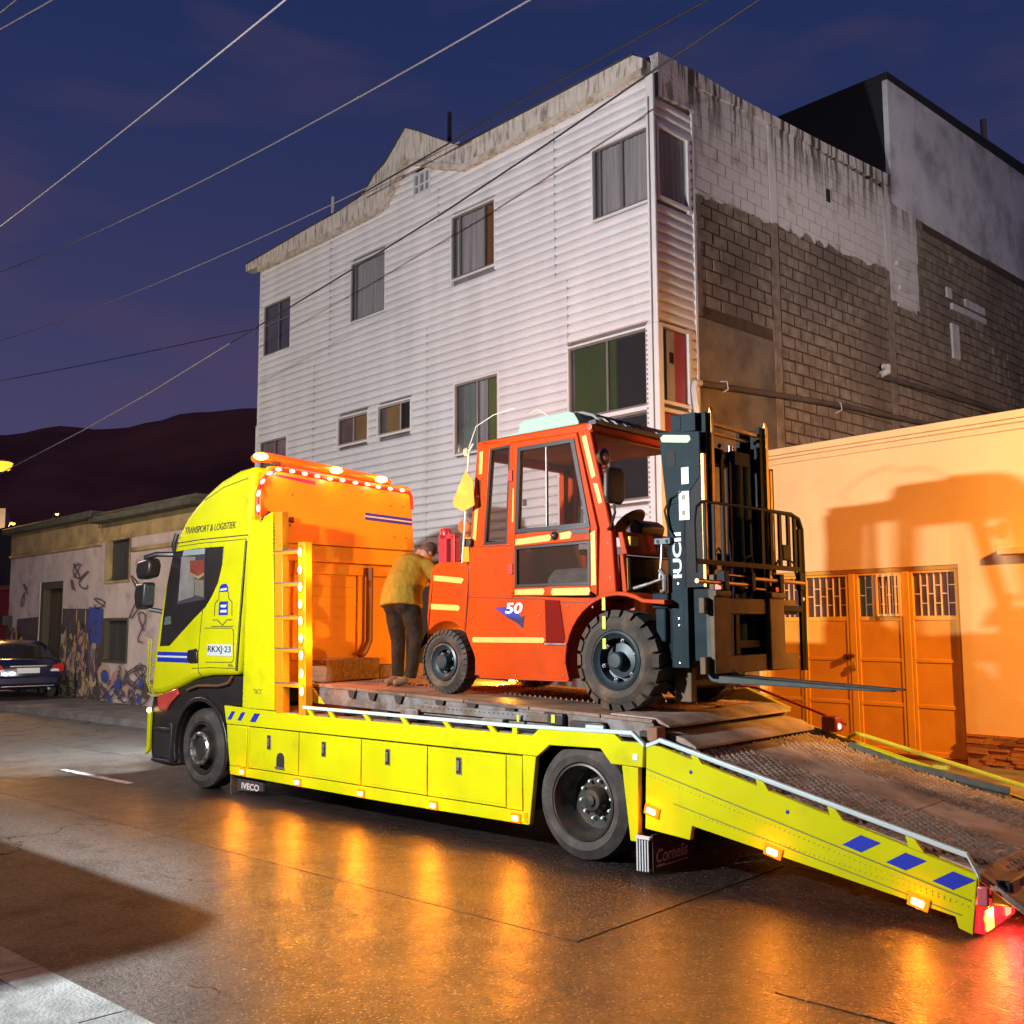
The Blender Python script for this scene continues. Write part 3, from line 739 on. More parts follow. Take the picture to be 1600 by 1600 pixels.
for li, (a, b) in enumerate(((.105, .75), (.795, 1.53), (1.64, 2.34), (2.455, 3.125))):
    f = MB()
    for z0, z1 in ((.17, .24), (.79, .84), (1.385, 1.43), (1.94, 2.0), (2.565, 2.598)): f.box(a, b, .06, .13, z0, z1)
    for x in (a, b-.045): f.box(x, x+.045, .058, .132, .17, 2.598)
    leaf = f.build('gate_leaf', m_gatef, og, bevel=.005)
    for z0, z1 in ((.24, .79), (.84, 1.385), (1.43, 1.94)):
        p = MB(); p.box(a+.045, b-.045, .070, .10, z0, z1); p.build('gate_panel', m_gate, leaf)
    n = 6; x0, x1 = a+.05, b-.05
    bars = MB(); w = (x1-x0)/n
    for i in range(n):
        xa, xb = x0 + i*w, x0 + (i+1)*w
        zs = [2.0, 2.165, 2.40, 2.565] if i % 2 else [2.0, 2.29, 2.565]
        if li == 0 and i % 2 == 0: zs = [2.0, 2.22, 2.565]
        for u, v in zip(zs[:-1], zs[1:]):
            p = MB(); p.box(xa+.006, xb-.006, .098, .104, u+.006, v-.006)
            p.build('pane', m_tealg if (li == 2 and i < 2) else m_brn, leaf)
        bars.box(xb-.007, xb+.007, .080, .11, 2.0, 2.565) if i < n-1 else None
        for v in zs[1:-1]: bars.box(xa, xb, .084, .108, v-.007, v+.007)
    bars.build('window_bar', m_orc, leaf)
    if li == 2:
        f = MB(); f.ring([(1.93, 2.0), (2.335, 2.0), (2.335, 2.57), (1.93, 2.57)], [(1.965, 2.03), (2.30, 2.03), (2.30, 2.54), (1.965, 2.54)], .03, .075)
        f.build('open_sash', m_orc, leaf)
        f = MB()
        for x in (2.0, 2.09, 2.18, 2.27): f.box(x-.009, x+.009, .012, .028, 2.0, 2.58)
        f.build('security_bar', m_orc, leaf)
q = MB(); q.box(1.46, 1.60, -.01, .055, 1.44, 1.475); q.box(1.455, 1.49, -.012, .055, 1.40, 1.475); q.build('latch', M('rusty_latch', (.10, .02, .015), .5), og)
q = MB(); q.box(1.57, 1.63, .0, .045, 1.27, 1.33); q.tube([(1.58, .02, 1.33), (1.585, .02, 1.365), (1.615, .02, 1.365), (1.62, .02, 1.33)], .008, 6); q.build('padlock', M('brass', (.55, .36, .10), .35, .7), og, bevel=.008)
st = [MB().box(0, 1, -.03, 0, 0, 1).mesh('cladding_stone', m_) for m_ in (m_stone, m_stone2)]
zr = .105
while zr < .50:
    h = random.choice((.035, .045, .055)); x = 3.185
    while x < 7.0:
        w = random.uniform(.12, .34)
        inst('cladding_stone', st[0] if random.random() < .72 else st[1], og, (x, 0, zr), (w-.004, random.uniform(.6, 1.7), h-.004))
        x += w
    zr += h

# ================================================================= GRAFFITI BUILDING
m_gw = M('old_white_plaster', (.60, .48, .41), .9, var=.16, vs=1.6, bump=.35, bs=9, col2=(.24, .18, .14), c2s=1.4, c2lo=.53, c2hi=.72)
m_gy = M('stained_ochre_plaster', (.46, .32, .13), .9, var=.25, vs=1.4, bump=.35, bs=8, col2=(.13, .085, .04), c2s=1.2, c2lo=.5, c2hi=.7)
m_gc = M('old_cornice', (.10, .095, .06), .9, var=.35, vs=2.5, bump=.4, bs=9)
m_gd = M('old_brown_door', (.085, .062, .032), .8, var=.2, vs=2, stretch=(5, 5, .5))
m_gg = M('grey_shutter', (.055, .05, .045), .6, var=.2, vs=2, stretch=(8, 8, .4))
m_pb = M('mural_brown', (.095, .065, .06), .9, var=.15)
m_pbl = M('mural_blue', (.05, .075, .30), .9, var=.15)
m_ppk = M('mural_pink', (.50, .27, .22), .9, var=.15)
m_pcr = M('mural_cream', (.50, .36, .20), .9, var=.15)
m_pyl = M('mural_yellow', (.45, .28, .07), .9, var=.15)
m_ink2 = M('spray_line', (.11, .075, .09), .9, var=.1)
gb = thing('graffiti_house', 'old single-storey house covered in faded graffiti and a mural', 'building', (-20.1, 10.0, 0))
def gx(x): return x + 20.1
q = MB()
for (x0, x1, z0, z1) in ((-32.3, -29.72, .1, 4.0), (-29.72, -28.0, 3.14, 4.0), (-28.0, -25.2, .1, 4.0), (-25.2, -23.72, .1, 1.06), (-25.2, -23.72, 2.12, 2.96), (-23.72, -20.1, .1, 4.0)):
    q.box(gx(x0), gx(x1), 0, .3, z0, z1)
q.build('wall', m_gw, gb)
q = MB(); q.box(gx(-32.3), gx(-25.62), -.02, .3, 4.0, 4.62); q.box(gx(-25.62), gx(-25.2), .0, .3, 4.0, 4.5); q.box(gx(-25.2), gx(-23.72), .0, .3, 4.06, 4.5); q.box(gx(-23.72), gx(-20.1), .0, .3, 4.0, 4.5); q.build('frieze', m_gy, gb)
q = MB(); q.box(gx(-32.3), gx(-25.5), -.07, 0, 3.92, 4.0); q.box(gx(-23.68), gx(-20.1), -.05, 0, 3.66, 3.76); q.build('string_course', m_gy, gb, bevel=.02)
q = MB(); q.box(gx(-32.4), gx(-25.62), -.28, .4, 4.62, 4.80); q.box(gx(-25.64), gx(-20.05), -.32, .4, 4.46, 4.60); q.box(gx(-25.64), gx(-20.05), -.22, .4, 4.60, 4.70); q.build('cornice', m_gc, gb, bevel=.03)
q = MB(); q.box(gx(-32.3), gx(-20.1), .3, 7, .1, 4.5); q.build('house_body', m_gw, gb)
q = MB(); q.box(gx(-29.5), gx(-28.1), .2, .24, .1, 3.05); q.build('door', m_gd, gb)
q = MB(); q.ring([(gx(-29.72), .1), (gx(-28.0), .1), (gx(-28.0), 3.14), (gx(-29.72), 3.14)], [(gx(-29.5), .11), (gx(-28.1), .11), (gx(-28.1), 2.95), (gx(-29.5), 2.95)], .02, .26); q.build('door_frame', m_gd, gb)
for (z0, z1) in ((2.96, 4.06), (1.06, 2.12)):
    q = MB(); q.ring([(gx(-25.2), z0), (gx(-23.72), z0), (gx(-23.72), z1), (gx(-25.2), z1)], [(gx(-25.05), z0+.06), (gx(-23.78), z0+.06), (gx(-23.78), z1-.06), (gx(-25.05), z1-.06)], -.03, .2)
    w_ = q.build('window', m_gy if z0 > 2 else m_gd, gb)
    for i in range(5):
        p = MB(); a = gx(-25.05) + i*.254; p.box(a+.01, a+.244, .10, .13, z0+.06, z1-.06); p.build('slat', m_gg, w_)
# flat paint of the mural
def blob(cx, cz, w, h, n=9, jag=.18):
    return [(cx + w*math.cos(2*math.pi*i/n)*(1+random.uniform(-jag, jag)), cz + h*math.sin(2*math.pi*i/n)*(1+random.uniform(-jag, jag))) for i in range(n)]
PD = [.003]
def paint(pts, m_, d): PD[0] += .0009; q = MB(); q.prism(pts, -PD[0], -PD[0]+.0006); q.build('mural_patch', m_, gb)
paint([(gx(-31.6), 1.2), (gx(-29.75), 1.0), (gx(-29.75), 2.2), (gx(-31.5), 2.15)], m_pb, .004)
paint([(gx(-27.95), .15), (gx(-25.22), .12), (gx(-25.22), 2.35), (gx(-27.95), 2.40)], m_pb, .004)
paint([(gx(-26.2), 1.45), (gx(-25.3), 1.5), (gx(-25.25), 2.35), (gx(-26.15), 2.42)], m_pbl, .008)
for (x, z0, w, h, m_) in ((-27.7, 1.3, .16, .5, m_pcr), (-27.3, 1.25, .15, .55, m_pcr), (-27.0, 1.1, .14, .6, m_pyl), (-26.6, 1.5, .30, .45, m_ppk), (-26.6, .95, .22, .4, m_ppk), (-27.5, .75, .20, .45, m_pcr), (-27.1, .7, .2, .5, m_pcr), (-25.8, 1.2, .22, .3, M('mural_grey', (.20, .2, .26), .9)), (-25.75, .7, .2, .4, m_pcr), (-26.1, .35, .25, .25, m_ppk), (-27.6, .3, .14, .16, m_pyl), (-27.0, .3, .16, .14, m_pyl), (-26.6, .3, .1, .2, m_pcr),
                          (-31.9, 1.5, .25, .45, m_pyl), (-31.0, 1.25, .3, .25, m_pyl), (-30.4, 1.1, .25, .25, m_pcr), (-25.0, .7, .4, .32, m_pcr), (-24.95, .72, .28, .16, m_pbl), (-24.3, .6, .3, .3, m_ppk), (-26.9, 2.2, .04, .25, m_pcr), (-26.3, 2.2, .04, .25, m_pcr)):
    paint(blob(gx(x), z0, w, h), m_, .012)
for i in range(46):
    x = random.uniform(-27.9, -25.25); z0 = random.uniform(.2, 1.9)
    h = random.uniform(.12, .5); w = random.uniform(.05, .16)
    if z0 + h > 2.25 or (x > -26.2 and z0 > 1.4): continue
    pts_ = [(gx(x)-w, z0), (gx(x)-w*.7, z0+h*.45), (gx(x)-w*1.1, z0+h*.7), (gx(x)-w*.2, z0+h), (gx(x)+w*.6, z0+h*.85), (gx(x)+w, z0+h*.4), (gx(x)+w*.5, z0-.03)]
    paint(pts_, random.choice((m_ppk, m_pcr, m_pb, m_pyl, m_pcr, m_pb)), 0)
for i in range(14):
    x = random.uniform(-24.9, -21.5); z0 = random.uniform(.15, .7)
    paint(blob(gx(x), z0, random.uniform(.08, .22), random.uniform(.06, .2), 7, .4), random.choice((m_pb, m_ppk, m_pbl, m_pcr)), 0)
for i in range(10):
    x = random.uniform(-32.1, -29.9); z0 = random.uniform(.5, 1.8)
    paint(blob(gx(x), z0, random.uniform(.08, .2), random.uniform(.1, .3), 7, .4), random.choice((m_pb, m_pyl, m_pcr)), 0)
q = MB()
def scrib(cx, cz, sx, sz, n=12, w=.011):
    a = random.uniform(0, 6); f1, f2 = random.uniform(1.5, 3.2), random.uniform(1.2, 2.6)
    pts = [(cx + sx*math.sin(f1*i*.4 + a), cz + sz*math.cos(f2*i*.4 + a*1.7)) for i in range(n)]
    for (x0, z0), (x1, z1) in zip(pts[:-1], pts[1:]):
        d = Vector((x1-x0, z1-z0)); L = d.length
        if L < 1e-3: continue
        nx, nz = -d.y/L*w, d.x/L*w
        PD[0] += .00002; q.prism([(x0-nx, z0-nz), (x1-nx, z1-nz), (x1+nx, z1+nz), (x0+nx, z0+nz)], -.034-PD[0]*.2, -.028)
for (x, z0, sx, sz, n) in ((-27.0, 3.35, .25, .2, 12), (-26.5, 3.1, .3, .22, 12), (-27.2, 3.0, .15, .15, 8), (-31.0, 2.7, .15, .2, 9), (-30.8, 3.0, .2, .15, 8), (-22.9, 1.9, .2, .35, 10), (-23.2, .75, .5, .25, 16), (-22.9, .8, .35, .25, 12), (-24.5, .4, .4, .2, 14), (-23.6, .35, .5, .2, 14), (-22.6, .35, .3, .2, 12), (-26.5, 1.3, .35, .5, 18), (-27.4, .9, .35, .5, 16), (-25.8, 1.1, .3, .5, 14), (-31.8, 1.4, .25, .5, 14), (-30.9, 1.2, .4, .3, 14), (-30.2, .6, .3, .4, 12), (-27.0, .35, .6, .2, 18), (-26.2, .4, .3, .25, 12), (-25.4, 2.5, .35, .12, 10), (-23.3, 2.6, .3, .5, 10)):
    scrib(gx(x), z0, sx, sz, n)
for i in range(34):
    x = random.uniform(-27.8, -21.4); z0 = random.uniform(.2, 1.0) if x > -25 else random.uniform(.2, 2.1)
    if -25.3 < x < -23.6 and z0 > .85: continue
    scrib(gx(x), z0, random.uniform(.06, .2), random.uniform(.06, .2), 8, .009)
kind(q.build('spray_lettering', m_ink2, gb), 'stuff')
q = MB(); q.box(gx(-32.6), gx(-31.9), -.28, -.02, 1.98, 2.25); q.build('sign_box', m_blackm, gb); q = MB(); q.lathe([(.10, 0), (.11, -.02), (.07, -.04), (.001, -.05)], (gx(-32.42), -.28, 2.12)); q.build('sign_lamp', m_white, gb)

rh = thing('red_house', 'dark red painted house left of the graffiti wall', 'building', (-32.7, 10.4, 0))
q = MB(); q.box(-6, -.02, 0, 5, 0, 3.05); q.build('wall', M('dark_red_wall', (.22, .012, .010), .7, var=.15), rh)
q = MB(); q.box(-6, 0, -.05, 5, 3.06, 3.2); q.build('string_course', M('red_trim', (.28, .06, .04), .7), rh)
q = MB(); q.box(-6, -.02, .2, 5, 3.2, 5.0); q.build('upper_wall', M('dark_upper_wall', (.03, .028, .03), .8, var=.3), rh)
q = MB(); q.box(-6.1, .0, .1, 5, 5.0, 5.08); q.build('roof', m_void, rh)
q = MB(); q.box(-1.4, -.5, .15, .25, 3.9, 4.5); q.build('window', M('pale_window', (.25, .24, .3), .5), rh)
fb = thing('hillside_block', 'small pale apartment block far off at the foot of the hill', 'building', (-67.6, 19.6, 0), R(-20))
q = MB(); q.box(-4, 1.5, 0, .9, 0, 9.1); q.build('wall', M('far_pale_wall', (.62, .58, .56), .8, var=.1), fb)
for i in range(4):
    for j in range(4):
        q = MB(); q.box(-2.6+i*1.05, -2.0+i*1.05, -.03, 0, 3.0+j*1.6, 3.9+j*1.6); q.build('window', M('far_window', (.07, .06, .08), .3), fb)
# ================================================================= TOW TRUCK (truck coordinates: x rearward, y away from the camera, z up)
m_post = M('amber_lit_post_paint', (.50, .21, .003), .4, var=.08)  # yellow posts with the amber LED light put into their colour
m_panel = M('amber_lit_back_panel', (.58, .25, .004), .38, var=.08, vs=2, coat=.15)  # yellow panel with amber and red lamp glow put into its colour
m_rust = M('rusty_deck_plate', (.20, .125, .080), .62, .1, var=.3, vs=6, bump=.35, bs=70, col2=(.065, .045, .034), c2s=3, rv=.15)
m_rust2 = M('worn_ramp_plate', (.30, .225, .17), .6, .0, var=.28, vs=4, bump=.3, bs=60, col2=(.15, .105, .075), c2s=2.2, rv=.12)
m_tread = M('tread_steel', (.30, .17, .09), .45, .6, var=.35, vs=20)
m_rim = M('dark_rim', (.040, .040, .038), .45, .4, var=.3, vs=9, col2=(.060, .040, .026), c2s=8)
m_rimf = M('grey_rim', (.20, .19, .16), .35, .8, var=.25, vs=9)
m_nut = M('pale_nut_cap', (.62, .72, .62), .3, var=.05)
m_wood = M('old_timber', (.15, .08, .04), .9, var=.4, vs=4, bump=.5, bs=30, stretch=(1, 8, 6))
m_ladp = M('white_rail_film', (.42, .52, .50), .4, var=.06, vs=6)

tr = thing('tow_truck', 'yellow recovery truck with lowered ramp and amber lights carrying the forklift', 'tow truck', TRUCK_O, TRUCK_A)
W = 2.46
# cab ------------------------------------------------------------------
side = [(2.06, 1.345), (2.13, 2.19), (2.22, 2.93), (2.31, 3.735), (1.98, 3.715), (1.6, 3.625), (1.28, 3.49), (1.08, 3.38), (.88, 3.245), (.74, 3.09), (.655, 2.97), (.575, 2.80), (.40, 2.44), (.28, 1.99), (.19, 1.56), (.13, 1.12), (.16, 1.05),
        (.45, 1.075), (.83, 1.18), (1.10, 1.265), (1.24, 1.295), (1.52, 1.325)]
q = MB(); q.prism(side, .0, W); cab = q.build('cab', m_yel, tr, bevel=.07, seg=3)
# dark glass area with see-through pane and its reflections
gl = [(.60, 2.83), (1.18, 2.845), (1.725, 2.835), (1.70, 2.62), (1.62, 2.41), (1.49, 2.25), (1.36, 2.13), (1.08, 1.975), (.79, 1.80), (.57, 1.665), (.34, 1.655), (.39, 1.99), (.47, 2.43)]
q = MB(); q.prism(gl, -.006, .02); q.build('side_glazing', m_black, tr, bevel=.004)
wp = MB(); wp.prism([(.82, 2.80), (1.33, 2.80), (1.345, 2.22), (.73, 2.17)], -.010, -.004); wdw = wp.build('door_window', M('cab_window', (.05, .045, .045), .05, var=0, spec=.8), tr)
q = MB(); q.prism([(.80, 2.76), (1.12, 2.74), (1.11, 2.26), (.76, 2.21)], -.0125, -.0105); q.build('pale_panel', M('seen_through_wall', (.16, .145, .13), .7, var=.25, vs=6), wdw)
q = MB(); q.prism([(1.0, 2.70), (1.33, 2.69), (1.33, 2.54), (1.20, 2.50), (1.02, 2.56)], -.0145, -.0128); q.build('red_drape', M('red_drape', (.15, .018, .008), .8, var=.3), wdw)
q = MB(); q.prism([(1.02, 2.565), (1.20, 2.505), (1.33, 2.545), (1.33, 2.51), (1.20, 2.47), (1.02, 2.53)], -.0145, -.0128); q.build('fringe', M('fringe', (.22, .16, .06), .8, var=.3), wdw)
q = MB(); q.prism([(1.13, 2.47), (1.33, 2.45), (1.335, 2.25), (1.13, 2.28)], -.0145, -.0128); q.build('blind', M('cab_blind', (.13, .11, .08), .8, var=.35, vs=3, stretch=(30, 1, 1)), wdw)
q = MB(); q.prism([(.85, 2.83), (1.33, 2.835), (1.33, 2.765), (.83, 2.765)], -.013, -.004); q.build('visor_strip', M('teal_grey', (.20, .26, .24), .4), wdw)
q = MB(); q.prism([(.44, 1.92), (.60, 1.93), (.58, 2.03), (.46, 2.02)], -.0125, -.0065); q.build('sticker', M('grey_sticker', (.08, .11, .10), .4), wdw)
# seams and grooves of the cab skin
q = MB()
def line(pts, w=.006, y0=-.0035, y1=.001):
    for (x0, z0), (x1, z1) in zip(pts[:-1], pts[1:]):
        d = Vector((x1-x0, z1-z0)); n = Vector((-d.y, d.x)).normalized()*w
        q.prism([(x0-n.x, z0-n.y), (x1-n.x, z1-n.y), (x1+n.x, z1+n.y), (x0+n.x, z0+n.y)], y0, y1)
line([(.67, 2.93), (1.2, 2.945), (2.20, 2.94)]); line([(.62, 2.885), (1.2, 2.90), (2.18, 2.895)], .004)
line([(1.30, 2.10), (1.27, 1.9), (1.24, 1.60)], .004); line([(1.24, 1.46), (1.25, 1.36), (1.30, 1.33)], .004)
line([(1.36, 1.88), (1.93, 1.88), (1.97, 1.85), (1.99, 1.52), (1.95, 1.49), (1.40, 1.48)], .004)
line([(1.1, 1.40), (1.5, 1.42), (2.05, 1.42)], .004); line([(1.28, 3.42), (1.7, 3.54), (2.2, 3.60)], .004)
q.build('panel_seam', m_ink, tr)
q = MB(); q.prism([(2.16, 2.88), (2.19, 2.88), (2.10, 2.0), (2.05, 1.40), (2.02, 1.40)], -.004, .0); q.build('rear_seal', m_inkg, tr)
# stickers and writing
text('TRANSPORT & LOGISTIEK', m_ink, tr, .86, 1.97, 3.035, 3.115, -.004, shear=.25)
for (z0, z1, m_) in ((1.545, 1.59, m_blue), (1.525, 1.54, m_white), (1.465, 1.52, m_blue)):
    q = MB(); q.box(.285, 1.03, -.003, .001, z0, z1); q.build('stripe', m_, tr)
q = MB()
q.prism([(1.66, 2.36), (1.70, 2.39), (1.79, 2.395), (1.83, 2.365), (1.845, 2.30), (1.65, 2.30)], -.003, .001); q.build('truck_emblem', m_blue, tr)
q = MB(); q.prism([(1.685, 2.34), (1.81, 2.345), (1.82, 2.32), (1.675, 2.315)], -.005, -.001); q.build('truck_emblem', m_white, tr)
q = MB(); q.prism([(1.66, 2.19), (1.84, 2.19), (1.845, 2.03), (1.65, 2.03)], -.003, .001); q.build('truck_emblem', m_blue, tr)
q = MB(); q.prism([(1.69, 2.15), (1.82, 2.15), (1.80, 2.12), (1.70, 2.12)], -.005, -.001); q.prism([(1.69, 2.09), (1.82, 2.09), (1.82, 2.06), (1.69, 2.06)], -.005, -.001); q.build('truck_emblem', m_white, tr)
q = MB()
line([(1.56, 2.02), (1.57, 2.17), (1.645, 2.215), (1.65, 2.30)], .005); line([(1.93, 2.02), (1.925, 2.18), (1.855, 2.22), (1.845, 2.30)], .005)
line([(1.53, 1.975), (1.63, 1.975), (1.74, 1.91), (1.83, 1.975), (1.94, 1.975)], .005); line([(1.50, 1.90), (1.96, 1.90)], .004)
q.build('truck_emblem', m_ink, tr)
text('AUTOBERGING', m_inkg, tr, 1.58, 1.90, 1.845, 1.872, -.004) if False else None
q = MB(); q.box(1.43, 1.955, -.007, .001, 1.555, 1.69); pl_ = q.build('number_plate', m_plate, tr, bevel=.003)
text('RKXJ·23', m_ink, tr, 1.45, 1.935, 1.58, 1.672, -.0085, bold=.012)
text('46', m_inkg, tr, 1.87, 1.98, 1.432, 1.475, -.004)
# door handle, mirrors, horn rail
q = MB(); q.prism([(1.03, 1.62), (1.20, 1.64), (1.24, 1.60), (1.25, 1.47), (1.06, 1.46), (1.02, 1.52)], -.03, .0); q.build('door_handle', m_black, tr, bevel=.012)
MB().tube([(.36, .05, 2.08), (.24, -.10, 2.12)], .03, 8).build('mirror_arm', m_black, tr); ma = MB().tube([(.58, .05, 2.80), (.40, -.12, 2.80), (.26, -.20, 2.76)], .035, 8).build('mirror_arm', m_black, tr)
q = MB(); q.prism([(.08, 2.73), (.36, 2.76), (.40, 2.66), (.36, 2.52), (.10, 2.49), (.04, 2.6)], -.22, -.04); q.build('mirror_head', m_black, ma, bevel=.04, seg=3)
q = MB(); q.prism([(.06, 2.44), (.30, 2.46), (.27, 2.14), (.08, 2.11), (.03, 2.28)], -.22, -.05); q.build('mirror_head', m_black, ma, bevel=.04, seg=3)
q = MB(); q.prism([(.302, 2.42), (.308, 2.42), (.288, 2.17), (.282, 2.17)], -.205, -.07); q.build('mirror_glass', M('mirror_glass', (.30, .34, .34), .08, .9, var=0), ma)
q = MB(); q.tube([(.60, .03, 2.78), (.62, -.02, 2.9), (.66, .0, 3.05)], .03, 8); q.build('wind_deflector', m_black, tr)
# light guard on the nose
q = MB()
for x in (.05, .11):
    q.tube([(x, .05, 1.08), (x, .0, 1.2), (x+.02, .0, 1.75)], .010, 6)
for i in range(5): q.tube([(.05, .02, 1.16+i*.13), (.17, .03, 1.16+i*.13)], .009, 6)
q.tube([(.05, .02, 1.06), (.20, .01, 1.03), (.42, .0, 1.07)], .012, 6)
q.build('lamp_guard', m_yel2, tr)
# lower cab: bumper, fender
arch = arc(1.29, .47, .545, 22, 205, 14)
low = [(.13, 1.05), (.45, 1.07), (.83, 1.175), (1.10, 1.26), (1.24, 1.29), (1.52, 1.32), (2.14, 1.335), (2.18, 1.0), (1.83, .99)] + arch + [(.76, .23), (.60, .20), (.15, .215), (.11, .34), (.08, .86)]
q = MB(); q.prism(low, .045, W-.04); q.build('bumper', m_black, tr, bevel=.03)
q = MB()
ao = arc(1.29, .47, .60, -22, 200, 20); ai = arc(1.29, .47, .548, -22, 200, 20)
for i in range(20): q.prism([ao[i], ao[i+1], ai[i+1], ai[i]], .005, .42)
q.build('mudguard', m_black, tr, bevel=.01)
q = MB(); q.tube([(1.0, .0, 1.14), (1.25, -.006, 1.20), (1.7, -.006, 1.215), (1.88, .0, 1.25), (1.95, .01, 1.33)], .016, 6); q.build('fender_trim', M('bronze_trim', (.30, .17, .09), .3, .7), tr)
q = MB(); q.prism([(.28, 1.045), (.50, 1.09), (.73, 1.15), (.78, 1.08), (.62, .98), (.50, .87), (.32, .88)], .01, .05); q.build('headlamp_housing', M('red_lit_lens', (.45, .05, .04), .22, var=.2, coat=.4), tr, bevel=.015)
q = MB(); q.box(.20, .62, .02, .06, .62, .66); q.box(.18, .62, .015, .10, .235, .275); q.box(.60, .66, .01, .12, .24, .72); q.build('step_plate', m_blackm, tr, bevel=.008)
q = MB(); q.box(.20, .59, .038, .052, .30, .60); q.build('step_recess', m_void, tr)
q = MB(); q.prism([(.10, .84), (.17, .84), (.16, .40), (.13, .34), (.06, .31), (.06, .36), (.10, .42)], -.01, .03); q.build('corner_guard', m_yel, tr, bevel=.008)
q = MB(); q.lathe([(.03, .02), (.032, 0), (.02, -.018), (.001, -.024)], (.14, -.012, .86), n=12); q.build('marker_lamp', m_amber, tr)
for y in (.35, W-.35):
    q = MB(); q.box(.06, .12, y-.2, y+.2, .62, .80); q.build('headlamp', M('headlamp_lens', (.85, .85, .82), .1, emit=(1, .97, .9), es=6, var=0), tr, bevel=.02)
# tower column, ladder with the LED post
q = MB(); q.prism([(2.185, .985), (2.20, 2.2), (2.23, 3.12), (2.40, 3.10), (2.47, 3.05), (2.53, 3.13), (2.68, 3.17), (2.74, 2.2), (2.80, .985)], -.004, .10); q.build('tower_column', m_yel, tr, bevel=.012)
q = MB()
for i in range(46):
    for x in (2.225 + .0*i, 2.70):
        zz_ = 1.02 + i*.045
        xx_ = x + (.03*(1 - i/46) if x > 2.5 else 0)
        q.box(xx_-.006, xx_+.006, -.009, -.003, zz_-.006, zz_+.006)
kind(q.build('rivet_row', m_yel2, tr), 'stuff')
text('T&CT', m_inkg, tr, 2.40, 2.56, 1.155, 1.205, -.006)
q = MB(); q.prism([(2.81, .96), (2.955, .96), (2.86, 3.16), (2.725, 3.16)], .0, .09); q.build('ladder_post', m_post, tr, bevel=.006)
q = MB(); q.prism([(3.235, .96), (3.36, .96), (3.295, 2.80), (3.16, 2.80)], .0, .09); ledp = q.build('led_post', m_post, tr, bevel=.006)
for z_, x0 in ((1.27, 2.80), (1.64, 2.785), (1.99, 2.77), (2.35, 2.755), (2.70, 2.74)):
    q = MB(); q.box(x0+.0, 3.24, -.002, .11, z_-.022, z_+.012); q.mi = 1; q.box(x0, 3.24, -.004, .115, z_+.012, z_+.026)
    q.build('ladder_rung', [m_post, m_steel], tr)
led = MB(); led.mi = 1; led.lathe([(.042, .012), (.042, -.003), (.001, -.005)], (0, 0, 0), n=12); led.mi = 0; led.lathe([(.027, .0), (.027, -.008), (.020, -.016), (.001, -.020)], (0, 0, 0), n=12)
led.v = [(a*1.0, b, c_*1.75) for a, b, c_ in led.v]
led = led.mesh('amber_led', [m_amber, m_amber_rim])
for x, z_ in ((3.235, 2.69), (3.24, 2.50), (3.25, 2.315), (3.258, 2.135), (3.267, 1.95), (3.277, 1.77), (3.288, 1.59), (3.298, 1.40), (3.31, 1.215)):
    inst('led', led, ledp, (x-.012, -.008, z_))
# back panel
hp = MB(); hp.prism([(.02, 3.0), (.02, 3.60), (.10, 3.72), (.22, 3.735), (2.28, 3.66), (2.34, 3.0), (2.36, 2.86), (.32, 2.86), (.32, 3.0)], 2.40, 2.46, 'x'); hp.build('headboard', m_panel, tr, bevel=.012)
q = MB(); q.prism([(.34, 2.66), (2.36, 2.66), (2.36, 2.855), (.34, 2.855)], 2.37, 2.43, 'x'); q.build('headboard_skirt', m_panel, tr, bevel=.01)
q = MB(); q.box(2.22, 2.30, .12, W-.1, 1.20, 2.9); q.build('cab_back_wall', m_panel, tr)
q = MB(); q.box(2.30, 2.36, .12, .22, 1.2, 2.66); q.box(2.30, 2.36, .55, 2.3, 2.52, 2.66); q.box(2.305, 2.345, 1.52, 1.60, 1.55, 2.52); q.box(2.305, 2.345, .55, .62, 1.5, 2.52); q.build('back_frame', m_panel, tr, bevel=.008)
q = MB(); q.tube([(2.42, 1.64, 2.62), (2.42, 1.64, 1.72), (2.42, 1.58, 1.60), (2.42, 1.50, 1.52)], .045, 10); q.build('exhaust_pipe', M('brown_exhaust', (.10, .035, .012), .5, var=.2), tr)
for i in range(8):
    q = MB(); q.box(2.30, 2.312, .63, 1.51, 1.52+i*.122, 1.52+i*.122+.116); q.build('back_slat', m_panel, tr)
for (z0, z1, m_) in ((3.265, 3.30, m_blue), (3.248, 3.262, m_white), (3.21, 3.245, m_blue)):
    q = MB(); q.prism([(1.52, z0), (2.30, z0-.02), (2.30, z1-.02), (1.52, z1)], 2.461, 2.464, 'x'); q.build('stripe', m_, tr)
q = MB(); q.prism([(.12, 3.64), (.75, 3.61), (.75, 3.565), (.12, 3.62)], 2.461, 2.464, 'x'); q.build('stripe', M('purple_tape', (.22, .01, .12), .4), tr)
q = MB()
for y, z_ in ((.42, 3.42), (.40, 3.06), (1.94, 3.42), (2.14, 3.42), (2.0, 3.02), (2.2, 3.02)): q.lathe([(.012, .006), (.001, .008)], (2.46, y, z_), 'x', 8)
q.build('panel_bolt', m_blackm, tr)
# torn black bracket near the column head
q = MB(); q.prism([(.00, 3.10), (.08, 3.20), (.18, 3.17), (.17, 3.10), (.28, 3.15), (.34, 3.14), (.42, 3.16), (.43, 3.09), (.34, 3.11), (.26, 3.08), (.15, 3.05), (.10, 2.96), (.07, 3.05)], 2.455, 2.50, 'x'); q.build('torn_cover', M('torn_black', (.05, .006, .005), .7, var=.3), tr)
